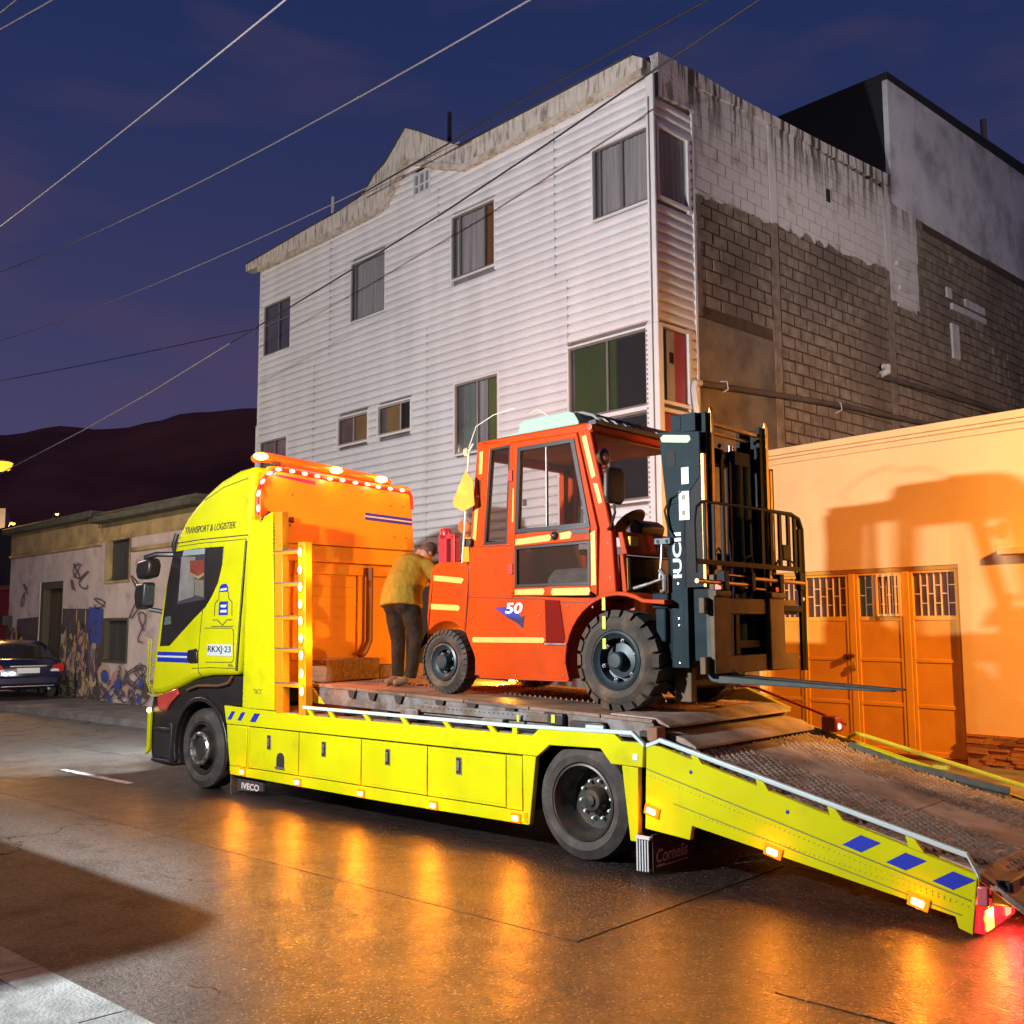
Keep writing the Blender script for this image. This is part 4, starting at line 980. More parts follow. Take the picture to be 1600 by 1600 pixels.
# red running lights round the panel
q = MB()
rl = [(-.06, 3.22), (-.06, 3.39), (-.01, 3.53), (.08, 3.635), (.20, 3.69), (.39, 3.69), (.57, 3.68), (.75, 3.67), (.94, 3.66), (1.13, 3.66), (1.33, 3.65), (1.52, 3.65), (1.70, 3.635), (1.90, 3.63), (2.10, 3.63), (2.24, 3.62)]
q.tube([(2.47, -.05, 3.14)] + [(2.472, y, z_) for y, z_ in rl] + [(2.47, 2.28, 3.57), (2.47, 2.30, 3.4)], .022, 8); strip = q.build('light_strip', M('red_strip', (.30, .01, .01), .4, var=.1, emit=(1, .03, .012), es=.55), tr)
for (y, z_), nx in zip(rl[:-1], rl[1:]):
    a = math.atan2(nx[1]-z_, nx[0]-y)
    q = MB(); q.lathe([(.022, 0), (.022, .012), (.001, .020)], (0, 0, 0), 'x', 10)
    q.v = [(v[0], v[1]*1.9, v[2]) for v in q.v]
    o = q.build('led', m_redled, strip); o.location = (2.488, y, z_); o.rotation_euler = (a, 0, 0)
# beacon bar on the roof
q = MB(); q.tube([(2.34, -.04, 3.80), (2.34, .04, 3.835), (2.34, .20, 3.835), (2.34, 1.85, 3.755), (2.34, 2.02, 3.74)], [.04, .062, .062, .055, .035], 12); bar = q.build('beacon_bar', m_amber2, tr)
for y, z_ in ((.02, 3.83), (1.10, 3.79), (1.82, 3.75)):
    q = MB(); q.lathe([(.055, 0), (.05, .05), (.001, .07)], (0, 0, 0), 'x', 12)
    q.v = [(a, b*1.6, c_*.75) for a, b, c_ in q.v]
    o = q.build('beacon', M('beacon_lens', (.9, .5, .05), .3, emit=(1, .60, .10), es=14, var=0), bar); o.location = (2.385, y, z_)
q = MB(); q.box(2.28, 2.40, .2, .3, 3.68, 3.80); q.box(2.28, 2.40, 1.7, 1.8, 3.6, 3.72); q.build('bar_foot', m_blackm, bar)

# body side -------------------------------------------------------------
beam = [(1.815, .995), (3.30, .965), (6.50, .968), (6.585, 1.035), (7.36, 1.035), (7.43, .985), (7.64, .985), (7.625, .80), (7.325, .803), (7.22, .915), (6.69, .902), (6.555, .80), (1.87, .792)]
q = MB(); q.prism(beam, 0, .05); q.build('side_beam', m_yel, tr, bevel=.006)
q = MB(); q.prism([(1.875, .785), (2.325, .785), (2.325, .335), (1.955, .335), (1.90, .6)], .004, .05); q.build('filler_panel', m_yel, tr, bevel=.005)
q = MB(); q.box(2.09, 2.30, -.012, .004, .35, .78); q.build('filler_box', m_yel, tr, bevel=.02)
q = MB(); q.prism([(1.955, .33), (6.46, .33), (6.46, .225), (4.6, .215), (1.97, .235)], 0, .05); q.build('skirt_rail', m_yel, tr, bevel=.006)
doors = [(2.335, 3.235), (3.25, 4.255), (4.27, 5.205), (5.22, 6.195)]
for i, (a, b) in enumerate(doors):
    q = MB(); q.box(a, b, .002, .05, .340, .782)
    d = q.build('locker_door', m_yel, tr, bevel=.005)
    r_ = MB()
    n = int((b-a)/.036)
    for k in range(n):
        x = a + .03 + k*(b-a-.06)/(n-1)
        for z_ in (.365, .757): r_.lathe([(.0055, .0), (.004, -.003), (.001, -.004)], (x, .002, z_), n=6)
    kind(r_.build('rivet_row', m_yel2, d), 'stuff')
    xm = a + (b-a)*.42
    l = MB(); l.box(xm-.035, xm+.035, -.004, .004, .565, .72); l.mi = 1; l.box(xm-.028, xm+.028, -.006, -.003, .575, .71); l.mi = 0; l.box(xm-.018, xm+.012, -.016, -.006, .60, .69)
    l.build('latch', [m_steel, m_blackm], d, bevel=.003)
    if i == 0:
        l = MB(); l.prism([(2.855, .40), (2.995, .40), (2.995, .48)] + arc(2.925, .48, .07, 0, 180, 8) + [(2.855, .48)], -.002, .004); l.build('access_hole', m_void, d)
        l = MB(); l.box(2.845, 3.005, -.014, .004, .375, .398); l.build('hole_sill', m_steel, d)
q = MB(); q.box(6.205, 6.385, .002, .05, .335, .785); q.build('filler_panel', m_yel, tr, bevel=.005)
q = MB(); q.prism([(6.392, .797), (6.54, .797), (6.468, .232), (6.40, .24)], .0, .055); q.build('arch_leg', m_yel, tr, bevel=.006)
q = MB(); q.prism([(7.43, .80), (7.585, .795), (7.575, .235), (7.50, .235)], .0, .055); q.build('arch_leg', m_yel, tr, bevel=.006)
for x0 in (1.89, 2.09, 2.34):
    w_ = .075 if x0 < 2.3 else .11
    q = MB(); q.prism([(x0, .842), (x0+w_, .842), (x0+.085+w_, .94), (x0+.085, .94)], -.002, .0005); q.build('hazard_stripe', m_blue, tr)
q = MB(); q.box(7.535, 7.585, -.003, .001, .85, .90); q.build('warning_sticker', m_plate, tr); text('▼', m_ink, tr, 7.545, 7.575, .865, .89, -.004, name='warning_symbol') if False else None
# marker lamps along the side
mk = MB(); mk.box(-.054, .054, -.014, 0, -.040, .040); mk.mi = 1; mk.box(-.032, .032, -.026, -.012, -.020, .020); mk = mk.mesh('marker_lamp', [m_amber_rim, m_amber])
for x, z_ in ((2.23, .285), (3.25, .27), (4.28, .262), (5.31, .262), (6.32, .268)):
    o = inst('marker_lamp', mk, tr, (x, -.002, z_)); b = o.modifiers.new('edge', 'BEVEL'); b.width = .012; b.segments = 3
for x, z_ in ((7.71, .485), (8.715, .325), (9.71, .155)):
    o = inst('marker_lamp', mk, tr, (x, -.002, z_), (1.25, 1, 1), (0, R(14), 0)); b = o.modifiers.new('edge', 'BEVEL'); b.width = .012; b.segments = 3
# top rail
q = MB()
rp = [(3.30, 1.062), (4.6, 1.058), (6.25, 1.052), (7.53, 1.072), (7.645, .985)]
for (x0, z0), (x1, z1) in zip(rp[:-1], rp[1:]): q.prism([(x0, z0-.032), (x1, z1-.032), (x1, z1), (x0, z0)], -.006, .03)
q.build('top_rail', m_ladp, tr, bevel=.005)
for x in (3.42, 3.77, 4.33, 4.88, 5.46, 6.02):
    q = MB(); q.prism([(x-.06, 1.03), (x+.0, 1.03), (x+.085, .955), (x+.015, .955)], .002, .03); q.build('rail_bracket', m_yel, tr, bevel=.004)
q = MB(); q.box(6.27, 6.33, .002, .03, .955, 1.03); q.build('rail_bracket', m_yel, tr, bevel=.004)
# chassis
q = MB(); q.box(.4, 7.6, .75, 1.05, .55, .92); q.box(.4, 7.6, 1.45, 1.75, .55, .92); q.box(1.9, 6.4, .06, .7, .32, .80); q.box(1.9, 6.4, 1.8, 2.38, .32, .80); q.box(6.9, 7.1, .3, 2.2, .40, .54); q.box(1.2, 1.35, .35, 2.1, .40, .54)
q.build('chassis', m_dark, tr)
q = MB(); q.box(1.85, 7.6, .05, 2.40, .93, .975); q.build('body_floor', m_grey, tr)
q = MB(); q.prism([(1.815, .995), (7.64, .985), (7.62, .80), (6.5, .8), (6.46, .23), (1.97, .23)], W-.06, W-.01); q.build('far_side', m_yel, tr)
for i in range(7):
    q = MB(); x = 3.6 + i*.55; q.box(x, x+.25, .12+.1*(i % 2), .3, .975, 1.04 + .03*(i % 3)); q.build('stowed_gear', m_dark if i % 2 else m_grey, tr, bevel=.01)
# mudflaps
q = MB(); q.box(1.95, 1.975, .02, .45, .02, .30); fl = q.build('mudflap', m_rubber, tr)
q = MB(); q.prism([(1.955, .04), (2.48, .085), (2.47, .23), (1.955, .26)], .10, .12); q.build('mudflap', m_rubber, tr)
text('IVECO', m_plate, tr, 2.06, 2.40, .075, .145, .098, bold=.02)
q = MB(); q.box(7.575, 7.60, -.01, .55, .02, .30); q.build('mudflap', m_rubber, tr)
q = MB()
for i in range(5): q.prism([(7.577+i*.022, .27), (7.587+i*.022, .27), (7.587+i*.022, .03), (7.577+i*.022, .03)], -.03 + .004*i, -.02+.004*i)
q.prism([(7.575, .295), (7.70, .29), (7.70, .27), (7.575, .27)], -.035, .0)
q.build('flap_stripes', m_plate, tr)
q = MB(); q.prism([(.02, .03), (.62, .03), (.62, .30), (.02, .30)], 7.68, 7.695, 'x'); q.build('mudflap', m_rubber, tr)
text('Cornelis', m_plate, tr, 0, .44, 0, .10, 0, shear=.2, bold=.01).matrix_local = Matrix.Translation((7.698, .06, .085)) @ Matrix.Rotation(R(90), 4, 'Z') @ Matrix.Rotation(R(90), 4, 'X')
q = MB(); q.box(7.697, 7.70, .06, .50, .055, .062); q.box(7.697, 7.70, .06, .17, .062, .072); q.build('flap_line', m_plate, tr)

# wheels ---------------------------------------------------------------
def tyre(r, w, rr, name='tyre', lugs=0, mat=m_rubber, lugd=.018, shoulder=.06):
    q = MB()
    q.lathe([(rr, .05), (rr, .03), (rr+.015, .006), (rr+(r-rr)*.45, -.012), (r-shoulder, .004), (r-.012, .03), (r, .055), (r, w-.055), (r-.012, w-.03), (r-shoulder, w-.004), (rr+.02, w), (rr, w-.03)], (0, 0, 0), n=48, cap=False)
    if lugs:
        for k in range(lugs):
            a = 2*math.pi*k/lugs; da = math.pi/lugs*.76
            for (y0, y1, sh) in ((-.002, w*.5, 0), (w*.5, w+.002, math.pi/lugs)):
                vs = []
                for (aa, rad, yy) in ((a-da, r-.03, y0), (a+da, r-.03, y0), (a+da+.10, r-.03, y1), (a-da+.10, r-.03, y1), (a-da, r+lugd, y0+.025), (a+da, r+lugd, y0+.025), (a+da+.10, r+lugd, y1), (a-da+.10, r+lugd, y1)):
                    if sh: aa = 2*a - aa + .10*2 - .0 if False else aa
                    vs.append((rad*math.cos(aa if not sh else aa + sh*0), yy, rad*math.sin(aa)))
                if sh:
                    vs = []
                    for (aa, rad, yy) in ((a-da+.10, r-.03, y0), (a+da+.10, r-.03, y0), (a+da, r-.03, y1), (a-da, r-.03, y1), (a-da+.10, r+lugd, y0), (a+da+.10, r+lugd, y0), (a+da, r+lugd, y1-.025), (a-da, r+lugd, y1-.025)):
                        vs.append((rad*math.cos(aa), yy, rad*math.sin(aa)))
                q.add(vs, [(0, 3, 2, 1), (4, 5, 6, 7), (0, 1, 5, 4), (1, 2, 6, 5), (2, 3, 7, 6), (3, 0, 4, 7)])
    else:
        for gy in (.35, .5, .65):
            pass
    return q
fw = MB(); fw = tyre(.465, .30, .30).build('wheel', m_rubber, tr); fw.location = (1.27, .055, .465)
q = MB(); q.lathe([(.302, .03), (.302, .008), (.285, .004), (.275, .03), (.265, .10), (.20, .095), (.19, .0), (.185, -.02), (.155, -.035), (.145, -.02), (.13, .0), (.06, -.01), (.001, -.015)], (0, 0, 0), n=40, cap=False); q.build('rim', m_rim, fw)
q = MB(); q.lathe([(.195, .0), (.195, -.025), (.175, -.045), (.15, -.03), (.15, .0)], (0, 0, 0), n=40, cap=False); q.build('hub_ring', m_steel, fw)
nm_ = MB().lathe([(.018, -.0), (.018, -.045), (.001, -.05)], (0, 0, 0), n=8).mesh('wheel_nut', m_rimf)
for k in range(10): inst('wheel_nut', nm_, fw, (.172*math.cos(k*.6283), -.01, .172*math.sin(k*.6283)))
nm_ = MB().lathe([(.028, .006), (.001, .004)], (0, 0, 0), n=10).mesh('rim_hole', m_void)
for k in range(8): inst('rim_hole', nm_, fw, (.238*math.cos(k*.785+.2), .088, .238*math.sin(k*.785+.2)))
rw = tyre(.465, .30, .305).build('wheel', m_rubber, tr); rw.location = (6.985, .055, .463)
q = MB(); q.lathe([(.308, .035), (.308, .008), (.292, .003), (.283, .03), (.262, .09), (.255, .19), (.235, .215), (.11, .22), (.105, .15), (.085, .12), (.001, .115)], (0, 0, 0), n=48, cap=False); q.build('rim', m_rim, rw)
for k in range(10):
    q = MB(); q.lathe([(.014, .21), (.0145, .185), (.010, .175), (.001, .173)], (.155*math.cos(k*.6283+.1), 0, .155*math.sin(k*.6283+.1)), n=8); q.build('wheel_nut', m_nut, rw)
nm_ = MB().lathe([(.032, .2195), (.001, .214)], (0, 0, 0), n=12).mesh('rim_hole', m_void)
for k in range(8): inst('rim_hole', nm_, rw, (.20*math.cos(k*.785+.5), 0, .20*math.sin(k*.785+.5)))
q = MB(); q.lathe([(.10, .16), (.09, .13), (.05, .125), (.045, .10), (.001, .095)], (0, 0, 0), n=16, cap=False); q.build('hub_cap', m_rim, rw)
for (x, y) in ((1.27, W-.36), (6.985, .37), (6.985, W-.36), (6.985, W-.68)):
    o = tyre(.465, .30, .30).build('wheel', m_rubber, tr); o.location = (x, y, .464)
    q = MB(); q.lathe([(.30, .1), (.001, .12)], (0, 0, 0), n=24); q.build('rim', m_rim, o)

# loading deck ------------------------------------------------------------
def zd(x): return 1.283 - .0305*(x-3.2)
q = MB(); q.prism([(3.15, zd(3.15)-.03), (7.6, zd(7.6)-.03), (7.6, zd(7.6)-.16), (3.42, zd(3.42)-.20), (3.15, zd(3.15)-.18)], .20, .235); q.build('deck_channel', m_grey, tr, bevel=.006)
q = MB(); q.prism([(3.12, zd(3.1)), (3.17, zd(3.1)), (3.42, zd(3.4)-.20), (3.12, zd(3.1)-.20)], .18, .25); q.build('deck_end_plate', m_yel2, tr)
q = MB(); q.prism([(3.15, zd(3.15)-.03), (7.6, zd(7.6)-.03), (7.6, zd(7.6)-.16), (3.15, zd(3.15)-.18)], 2.20, 2.25); q.build('deck_channel', m_grey, tr)
q = MB(); q.prism([(4.9, 1.075), (6.55, 1.065), (6.55, 1.135), (4.9, 1.15)], .16, .20); q.build('slide_beam', m_grey, tr, bevel=.004)
q = MB()
for i in range(24): q.lathe([(.008, -.001), (.001, -.002)], (4.98+i*.058, .16, 1.125 - .0007*i), n=6)
kind(q.build('beam_holes', m_void, tr), 'stuff')
q = MB(); q.box(6.55, 6.72, .14, .24, 1.05, 1.15); q.box(6.80, 7.15, .13, .3, 1.04, 1.10); q.build('slide_head', m_blackm, tr, bevel=.01)
for b_ in ((6.60, 6.64, .135, .139, 1.07, 1.14), (6.22, 6.25, .12, .124, 1.06, 1.12)): MB().box(*b_).build('deck_reflector', M('yellow_reflector', (.5, .45, .06), .3), tr)
q = MB(); q.box(7.02, 7.20, .07, .10, 1.045, 1.085); q.build('pale_tag', m_ladp, tr)
edges = [3.18, 3.95, 4.7, 5.5, 6.3, 7.08, 7.6]
for a, b in zip(edges[:-1], edges[1:]):
    q = MB(); q.add([(a+.006, .19, zd(a)), (b-.006, .19, zd(b)), (b-.006, 2.26, zd(b)), (a+.006, 2.26, zd(a)), (a+.006, .19, zd(a)-.03), (b-.006, .19, zd(b)-.03), (b-.006, 2.26, zd(b)-.03), (a+.006, 2.26, zd(a)-.03)],
                [(0, 1, 2, 3), (0, 4, 5, 1), (1, 5, 6, 2), (2, 6, 7, 3), (3, 7, 4, 0), (4, 7, 6, 5)])
    q.build('deck_plate', m_rust, tr, bevel=.004)
q = MB()
for i in range(64):
    x = 3.3 + i*.065
    for y0, y1 in ((.95, 1.45), (1.55, 2.05)):
        q.add([(x, y0, zd(x)+.001), (x+.025, y0, zd(x)+.001), (x+.012, y0, zd(x)+.022), (x, y1, zd(x)+.001), (x+.025, y1, zd(x)+.001), (x+.012, y1, zd(x)+.022)], [(0, 1, 2), (3, 5, 4), (0, 2, 5, 3), (1, 4, 5, 2)])
kind(q.build('deck_grating', m_tread, tr), 'stuff')
for x in (3.9, 4.22, 4.62, 5.2, 5.62, 6.1, 6.55):
    q = MB(); q.prism([(x-.06, zd(x)-.03), (x+.06, zd(x)-.03), (x+.03, zd(x)-.10), (x-.03, zd(x)-.10)], .165, .20); q.build('stake_pocket', m_dark, tr)
# stepped plates down to the ramp
q = MB(); q.prism([(7.15, zd(7.15)+.012), (7.60, zd(7.6)+.01), (7.72, 1.105), (7.72, 1.085), (7.58, zd(7.6)-.02), (7.15, zd(7.15)-.01)], .24, 2.28); q.build('tail_plate', m_rust2, tr, bevel=.004)
q = MB(); q.prism([(7.60, 1.06), (7.84, 1.015), (7.95, .955), (7.95, .935), (7.60, 1.03)], .26, 2.28); q.build('tail_plate', m_rust2, tr, bevel=.004)
q = MB(); q.box(7.5, 7.62, .15, 2.26, .90, 1.06); q.build('tail_beam', m_dark, tr)
q = MB(); q.box(7.60, 7.70, .10, .22, .90, 1.10); q.build('hinge_block', M('rusty_block', (.20, .09, .05), .7, .3, var=.3), tr, bevel=.01)
q = MB(); q.tube([(6.3, 2.40, 1.34), (7.3, 2.40, 1.285), (8.0, 2.40, 1.06), (8.2, 2.40, .985)], .014, 6); q.build('far_edge_bar', M('red_bar', (.25, .02, .01), .5), tr)
q = MB(); q.prism([(6.6, 1.20), (7.25, 1.29), (7.7, 1.12), (7.6, 1.0), (6.9, 1.02)], 2.28, 2.34); q.build('far_gusset', m_yel2, tr, bevel=.006)
q = MB(); q.box(8.00, 8.15, 2.30, 2.46, .92, 1.06); lb = q.build('tail_marker', M('dark_red_box', (.16, .02, .015), .5), tr, bevel=.02)
q = MB(); q.lathe([(.03, 0), (.02, .012), (.001, .015)], (8.15, 2.36, .97), 'x', 10); q.build('led', m_redled, lb)

# ramp ----------------------------------------------------------------------
def zr_(x): return .945 - .243*(x-7.72)
near = [(7.665, .975), (7.78, .965), (10.07, .385), (10.03, .015), (9.955, .035), (9.93, .10), (7.83, .445), (7.83, .33), (7.64, .335)]
near = [(7.665, .985), (7.78, .970), (10.075, .375), (10.03, .012), (9.945, .04), (9.93, .105), (8.06, .415), (8.04, .31), (7.64, .345)]
for y0, nm in ((.0, 1), (W-.05, 0)):
    q = MB(); q.prism(near, y0, y0+.05); o = q.build('ramp_side', m_yel, tr, bevel=.006)
    if nm:
        r_ = MB()
        for k in range(66):
            x = 7.70 + k*.0355; z1 = .775 - .245*(x-7.70)
            r_.lathe([(.007, 0), (.005, -.003), (.001, -.004)], (x, 0, z1-.03), n=6)
            if 10 < k < 63: r_.lathe([(.007, 0), (.005, -.003), (.001, -.004)], (x, 0, .415-.1658*(x-8.06)+.085), n=6)
        kind(r_.build('rivet_row', m_yel2, o), 'stuff')
        r_ = MB(); q = r_
        line([(7.66, .795), (10.03, .215)], .004, -.003, .001); line([(7.9, .56), (9.97, .12)], .003, -.003, .001)
        r_.build('panel_seam', m_inkg, o)
        for x, z_ in ((8.06, .805), (8.83, .605)):
            r_ = MB(); r_.lathe([(.016, 0), (.012, -.006), (.001, -.008)], (x, 0, z_), n=6); r_.build('blue_bolt', m_blue, o)
        for k in range(3):
            x = 9.22 + k*.29; z_ = .44 - k*.0715
            r_ = MB(); r_.prism([(x, z_), (x+.13, z_+.078), (x+.262, z_+.045), (x+.125, z_-.033)], -.003, .0005); r_.build('hazard_stripe', m_blue, o)
q = MB()
for (x0, z0), (x1, z1) in (((7.665, .985), (7.785, 1.035)), ((7.785, 1.035), (10.02, .497)), ((10.02, .497), (10.085, .372))): q.prism([(x0, z0-.034), (x1, z1-.034), (x1, z1), (x0, z0)], -.006, .03)
q.build('ramp_rail', m_ladp, tr, bevel=.005)
for x in (8.13, 8.66, 9.19, 9.71):
    z_ = 1.035 - .2407*(x-7.785)
    q = MB(); q.prism([(x-.07, z_-.02), (x-.01, z_-.035), (x+.05, z_-.115), (x-.05, z_-.09)], .002, .03); q.build('rail_bracket', m_yel, tr, bevel=.004)
q = MB(); q.tube([(8.20, W-.03, .87), (8.27, W-.03, .91), (8.4, W-.03, .885), (10.02, W-.03, .497), (10.08, W-.03, .38)], .018, 8); q.build('ramp_rail', m_yel2, tr)
q = MB(); q.box(8.95, 9.08, W-.05, W-.01, .66, .69); q.build('rail_bracket', m_yel2, tr)
strips = [(.10, .48), (.484, .92), (.925, 1.50), (1.505, 1.98), (1.985, 2.36)]
for y0, y1 in strips:
    for xa, xb in ((7.78, 9.35), (9.356, 10.06)):
        if (y0 > .9 and y0 < 1) and xa > 9: pass
        dz = random.uniform(-.004, .004)
        q = MB(); q.add([(xa, y0, zr_(xa)+dz), (xb, y0, zr_(xb)+dz), (xb, y1, zr_(xb)+dz), (xa, y1, zr_(xa)+dz), (xa, y0, zr_(xa)-.03), (xb, y0, zr_(xb)-.03), (xb, y1, zr_(xb)-.03), (xa, y1, zr_(xa)-.03)],
                        [(0, 1, 2, 3), (0, 4, 5, 1), (1, 5, 6, 2), (2, 6, 7, 3), (3, 7, 4, 0), (4, 7, 6, 5)])
        q.build('ramp_plate', m_rust2, tr, bevel=.003)
q = MB()
for i in range(52):
    for j in range(29):
        x = 7.83 + i*.0428; y = .13 + j*.077 + (.038 if i % 2 else 0)
        if .95 < y < 1.46 and random.random() < .97: continue
        if random.random() < .10: continue
        z_ = zr_(x); h = random.uniform(.014, .026); y += random.uniform(-.006, .006)
        q.add([(x, y-.024, z_+.002), (x, y+.024, z_+.002), (x+.028, y, z_-.004), (x+.003, y-.012, z_+h), (x+.003, y+.012, z_+h)], [(0, 2, 3), (2, 1, 4), (2, 4, 3), (0, 3, 4, 1)])
kind(q.build('ramp_teeth', m_rust2, tr), 'stuff')
q = MB(); q.add([(10.06, .06, zr_(10.06)), (10.36, .10, .17), (10.36, 2.3, .17), (10.06, 2.4, zr_(10.06)), (10.06, .06, zr_(10.06)-.05), (10.36, .10, .12), (10.36, 2.3, .12), (10.06, 2.4, zr_(10.06)-.05)],
                [(0, 1, 2, 3), (0, 4, 5, 1), (1, 5, 6, 2), (2, 6, 7, 3), (3, 7, 4, 0), (4, 7, 6, 5)]); q.build('ramp_lip', m_rust2, tr, bevel=.006)
q = MB()
for i in range(6):
    for j in range(22):
        x = 10.10 + i*.042; y = .5 + j*.08; z_ = zr_(10.06) + (.17-zr_(10.06))*(x-10.06)/.30
        q.add([(x, y-.017, z_+.002), (x, y+.017, z_+.002), (x+.022, y, z_-.004), (x+.003, y-.009, z_+.016), (x+.003, y+.009, z_+.016)], [(0, 2, 3), (2, 1, 4), (2, 4, 3), (0, 3, 4, 1)])
kind(q.build('lip_teeth', m_rust2, tr), 'stuff')
q = MB(); q.box(10.0, 10.2, .70, 2.3, .10, .16); q.box(9.9, 10.05, .3, 2.2, .08, .30); q.build('ramp_crossbeam', m_dark, tr, bevel=.01)
q = MB(); q.tube([(8.30, 2.22, zr_(8.3)+.02), (8.72, 2.22, zr_(8.72)+.0), (9.1, 2.24, zr_(9.1)+.03), (9.34, 2.26, zr_(9.34)+.04), (9.60, 2.28, zr_(9.6)+.06)], .036, 10); q.build('rubber_strip', M('green_black_rubber', (.045, .055, .048), .6, var=.35, vs=12), tr)
# tail lamps at the ramp foot
for ym in (.02, W-.62):
    q = MB(); q.box(10.02, 10.09, ym, ym+.62, .02, .175); tl = q.build('tail_lamp', m_red_lens, tr, bevel=.015)
    q = MB(); q.box(10.091, 10.10, ym+.03, ym+.16, .035, .16); q.build('indicator', M('amber_tail', (.9, .35, .05), .3, emit=(1, .42, .05), es=5, var=.2), tl, bevel=.01)
    q = MB(); q.box(10.091, 10.10, ym+.40, ym+.50, .05, .15); q.build('brake_lamp', M('bright_red', (.9, .1, .05), .3, emit=(1, .10, .05), es=6, var=.3), tl, bevel=.01)
q = MB(); q.box(10.06, 10.13, .0, .03, .19, .31); q.build('reflector', M('pink_reflector', (.45, .10, .11), .25, var=.2), tr, bevel=.012)
q = MB(); q.box(10.10, 10.22, .14, .46, .175, .33); o = q.build('lamp_box', m_blackm, tr, bevel=.015)
q = MB(); q.box(10.221, 10.228, .16, .30, .24, .31); q.build('reflector', M('pink_plate', (.65, .16, .14), .3, var=.15), o)
# stand foot hanging below the ramp
q = MB(); q.tube([(9.93, .30, .20), (9.80, .20, .10)], .038, 10); q.tube([(9.80, .20, .10), (9.76, .18, .07)], .05, 10); q.build('support_leg', M('red_brown_leg', (.22, .05, .03), .5, var=.3), tr)
q = MB(); q.tube([(9.66, .12, .085), (9.66, .11, .125), (9.70, .11, .145), (9.76, .13, .14), (9.79, .15, .11)], .018, 8); q.build('hook', M('pale_hook', (.6, .5, .3), .4), tr)
# far ladder, mirrored
q = MB(); q.box(2.93, 3.06, W-.12, W-.02, 1.0, 3.03); q.box(3.14, 3.20, W-.12, W-.02, 1.0, 3.03); q.box(2.93, 3.20, W-.12, W-.02, 2.98, 3.03); q.build('ladder_post', M('red_lit_paint', (.34, .03, .05), .4, var=.1), tr, bevel=.006)
q = MB(); q.box(3.36, 3.50, W-.12, W-.02, 1.0, 2.98); q.build('led_post', M('amber_lit_post', (.70, .38, .03), .4, var=.1), tr, bevel=.006)  # amber LED light put into the far post colour
q = MB(); q.lathe([(.075, 0), (.08, .05), (.06, .09), (.001, .10)], (3.0, W-.07, 3.03), 'z', 14); q.build('red_beacon', m_red_lens if False else M('dark_red_beacon', (.30, .02, .03), .3), tr)
q = MB(); q.tube([(3.38, W-.07, 2.98), (3.38, W-.07, 3.04)], .02, 8); q.lathe([(.05, .03), (.095, .0), (.09, -.03), (.001, -.035)], (3.37, W-.10, 3.12), n=18); q.build('work_lamp', M('amber_brown_lamp', (.35, .13, .04), .35, var=.2), tr)

tb = thing('timber_block', 'old timber sleeper lying on the deck behind the truck cab', 'timber', tw(2.95, .46, 1.285), TRUCK_A)
q = MB(); q.box(-.12, .14, 0, .78, -.01, .245); q.build('sleeper', m_wood, tb, bevel=.015)
q = MB(); q.box(-.10, .12, .80, 1.5, -.01, .16); q.build('sleeper', m_wood, tb, bevel=.015)
# ================================================================= FORKLIFT (built in truck coordinates, then moved to its own origin)
m_fo = M('forklift_orange', (.41, .040, .0008), .45, var=.12, vs=2.5, spec=.12, col2=(.20, .035, .010), c2s=3.1, c2lo=.55, c2hi=.82)
m_fod = M('forklift_orange_inner', (.36, .035, .003), .45, var=.1)
m_tape = M('reflective_tape', (.47, .36, .075), .4, var=.08, vs=14)
m_tapeg = M('reflective_tape_green', (.32, .52, .18), .4, var=.08, vs=14)
m_mast = M('blue_grey_mast', (.014, .026, .031), .55, .0, spec=.06, var=.2, vs=6)
m_mastd = M('mast_black', (.012, .012, .013), .55, .0, spec=.12, var=.25, vs=6)
m_grease = M('greased_edge', (.42, .27, .05), .4, .3, var=.25, vs=10)
m_fork = M('fork_steel', (.050, .062, .055), .6, .0, spec=.15, var=.25, vs=9)
m_frust = M('carriage_rust', (.085, .055, .025), .65, .2, var=.3, vs=6)
m_fglass = M('cab_pane', (.05, .04, .03), .03, var=0, alpha=.16, spec=.7)
m_hubg = M('blue_grey_hub', (.022, .036, .042), .42, .3, var=.2, vs=8)
m_tyd = M('muddy_tyre', (.040, .032, .024), .85, var=.3, vs=6, bump=.2, bs=60, col2=(.10, .062, .035), c2s=3.2, c2lo=.5, c2hi=.66)
FO = (6.0, 1.2, 1.198)
fk = thing('forklift', 'orange diesel forklift with enclosed cab chained on the truck deck', 'forklift', tw(*FO), TRUCK_A)
def fb_(mb, name, mat, par=None, bevel=0, seg=2, label=None):
    if par is None: par = fk
    return mb.build(name, mat, par, off=FO, bevel=bevel, seg=seg, label=label)
Y0, Y1 = .47, 1.93
# counterweight
cw = [(5.315, 2.515), (4.90, 2.53), (4.80, 2.505), (4.755, 2.43), (4.725, 2.25), (4.70, 1.98), (4.70, 1.74)] + arc(4.98, 1.57, .365, 158, 72, 8) + [(5.235, 1.835), (5.275, 2.17)]
q = MB(); q.prism(cw, Y0, Y1); fb_(q, 'counterweight', m_fo, bevel=.055, seg=3)
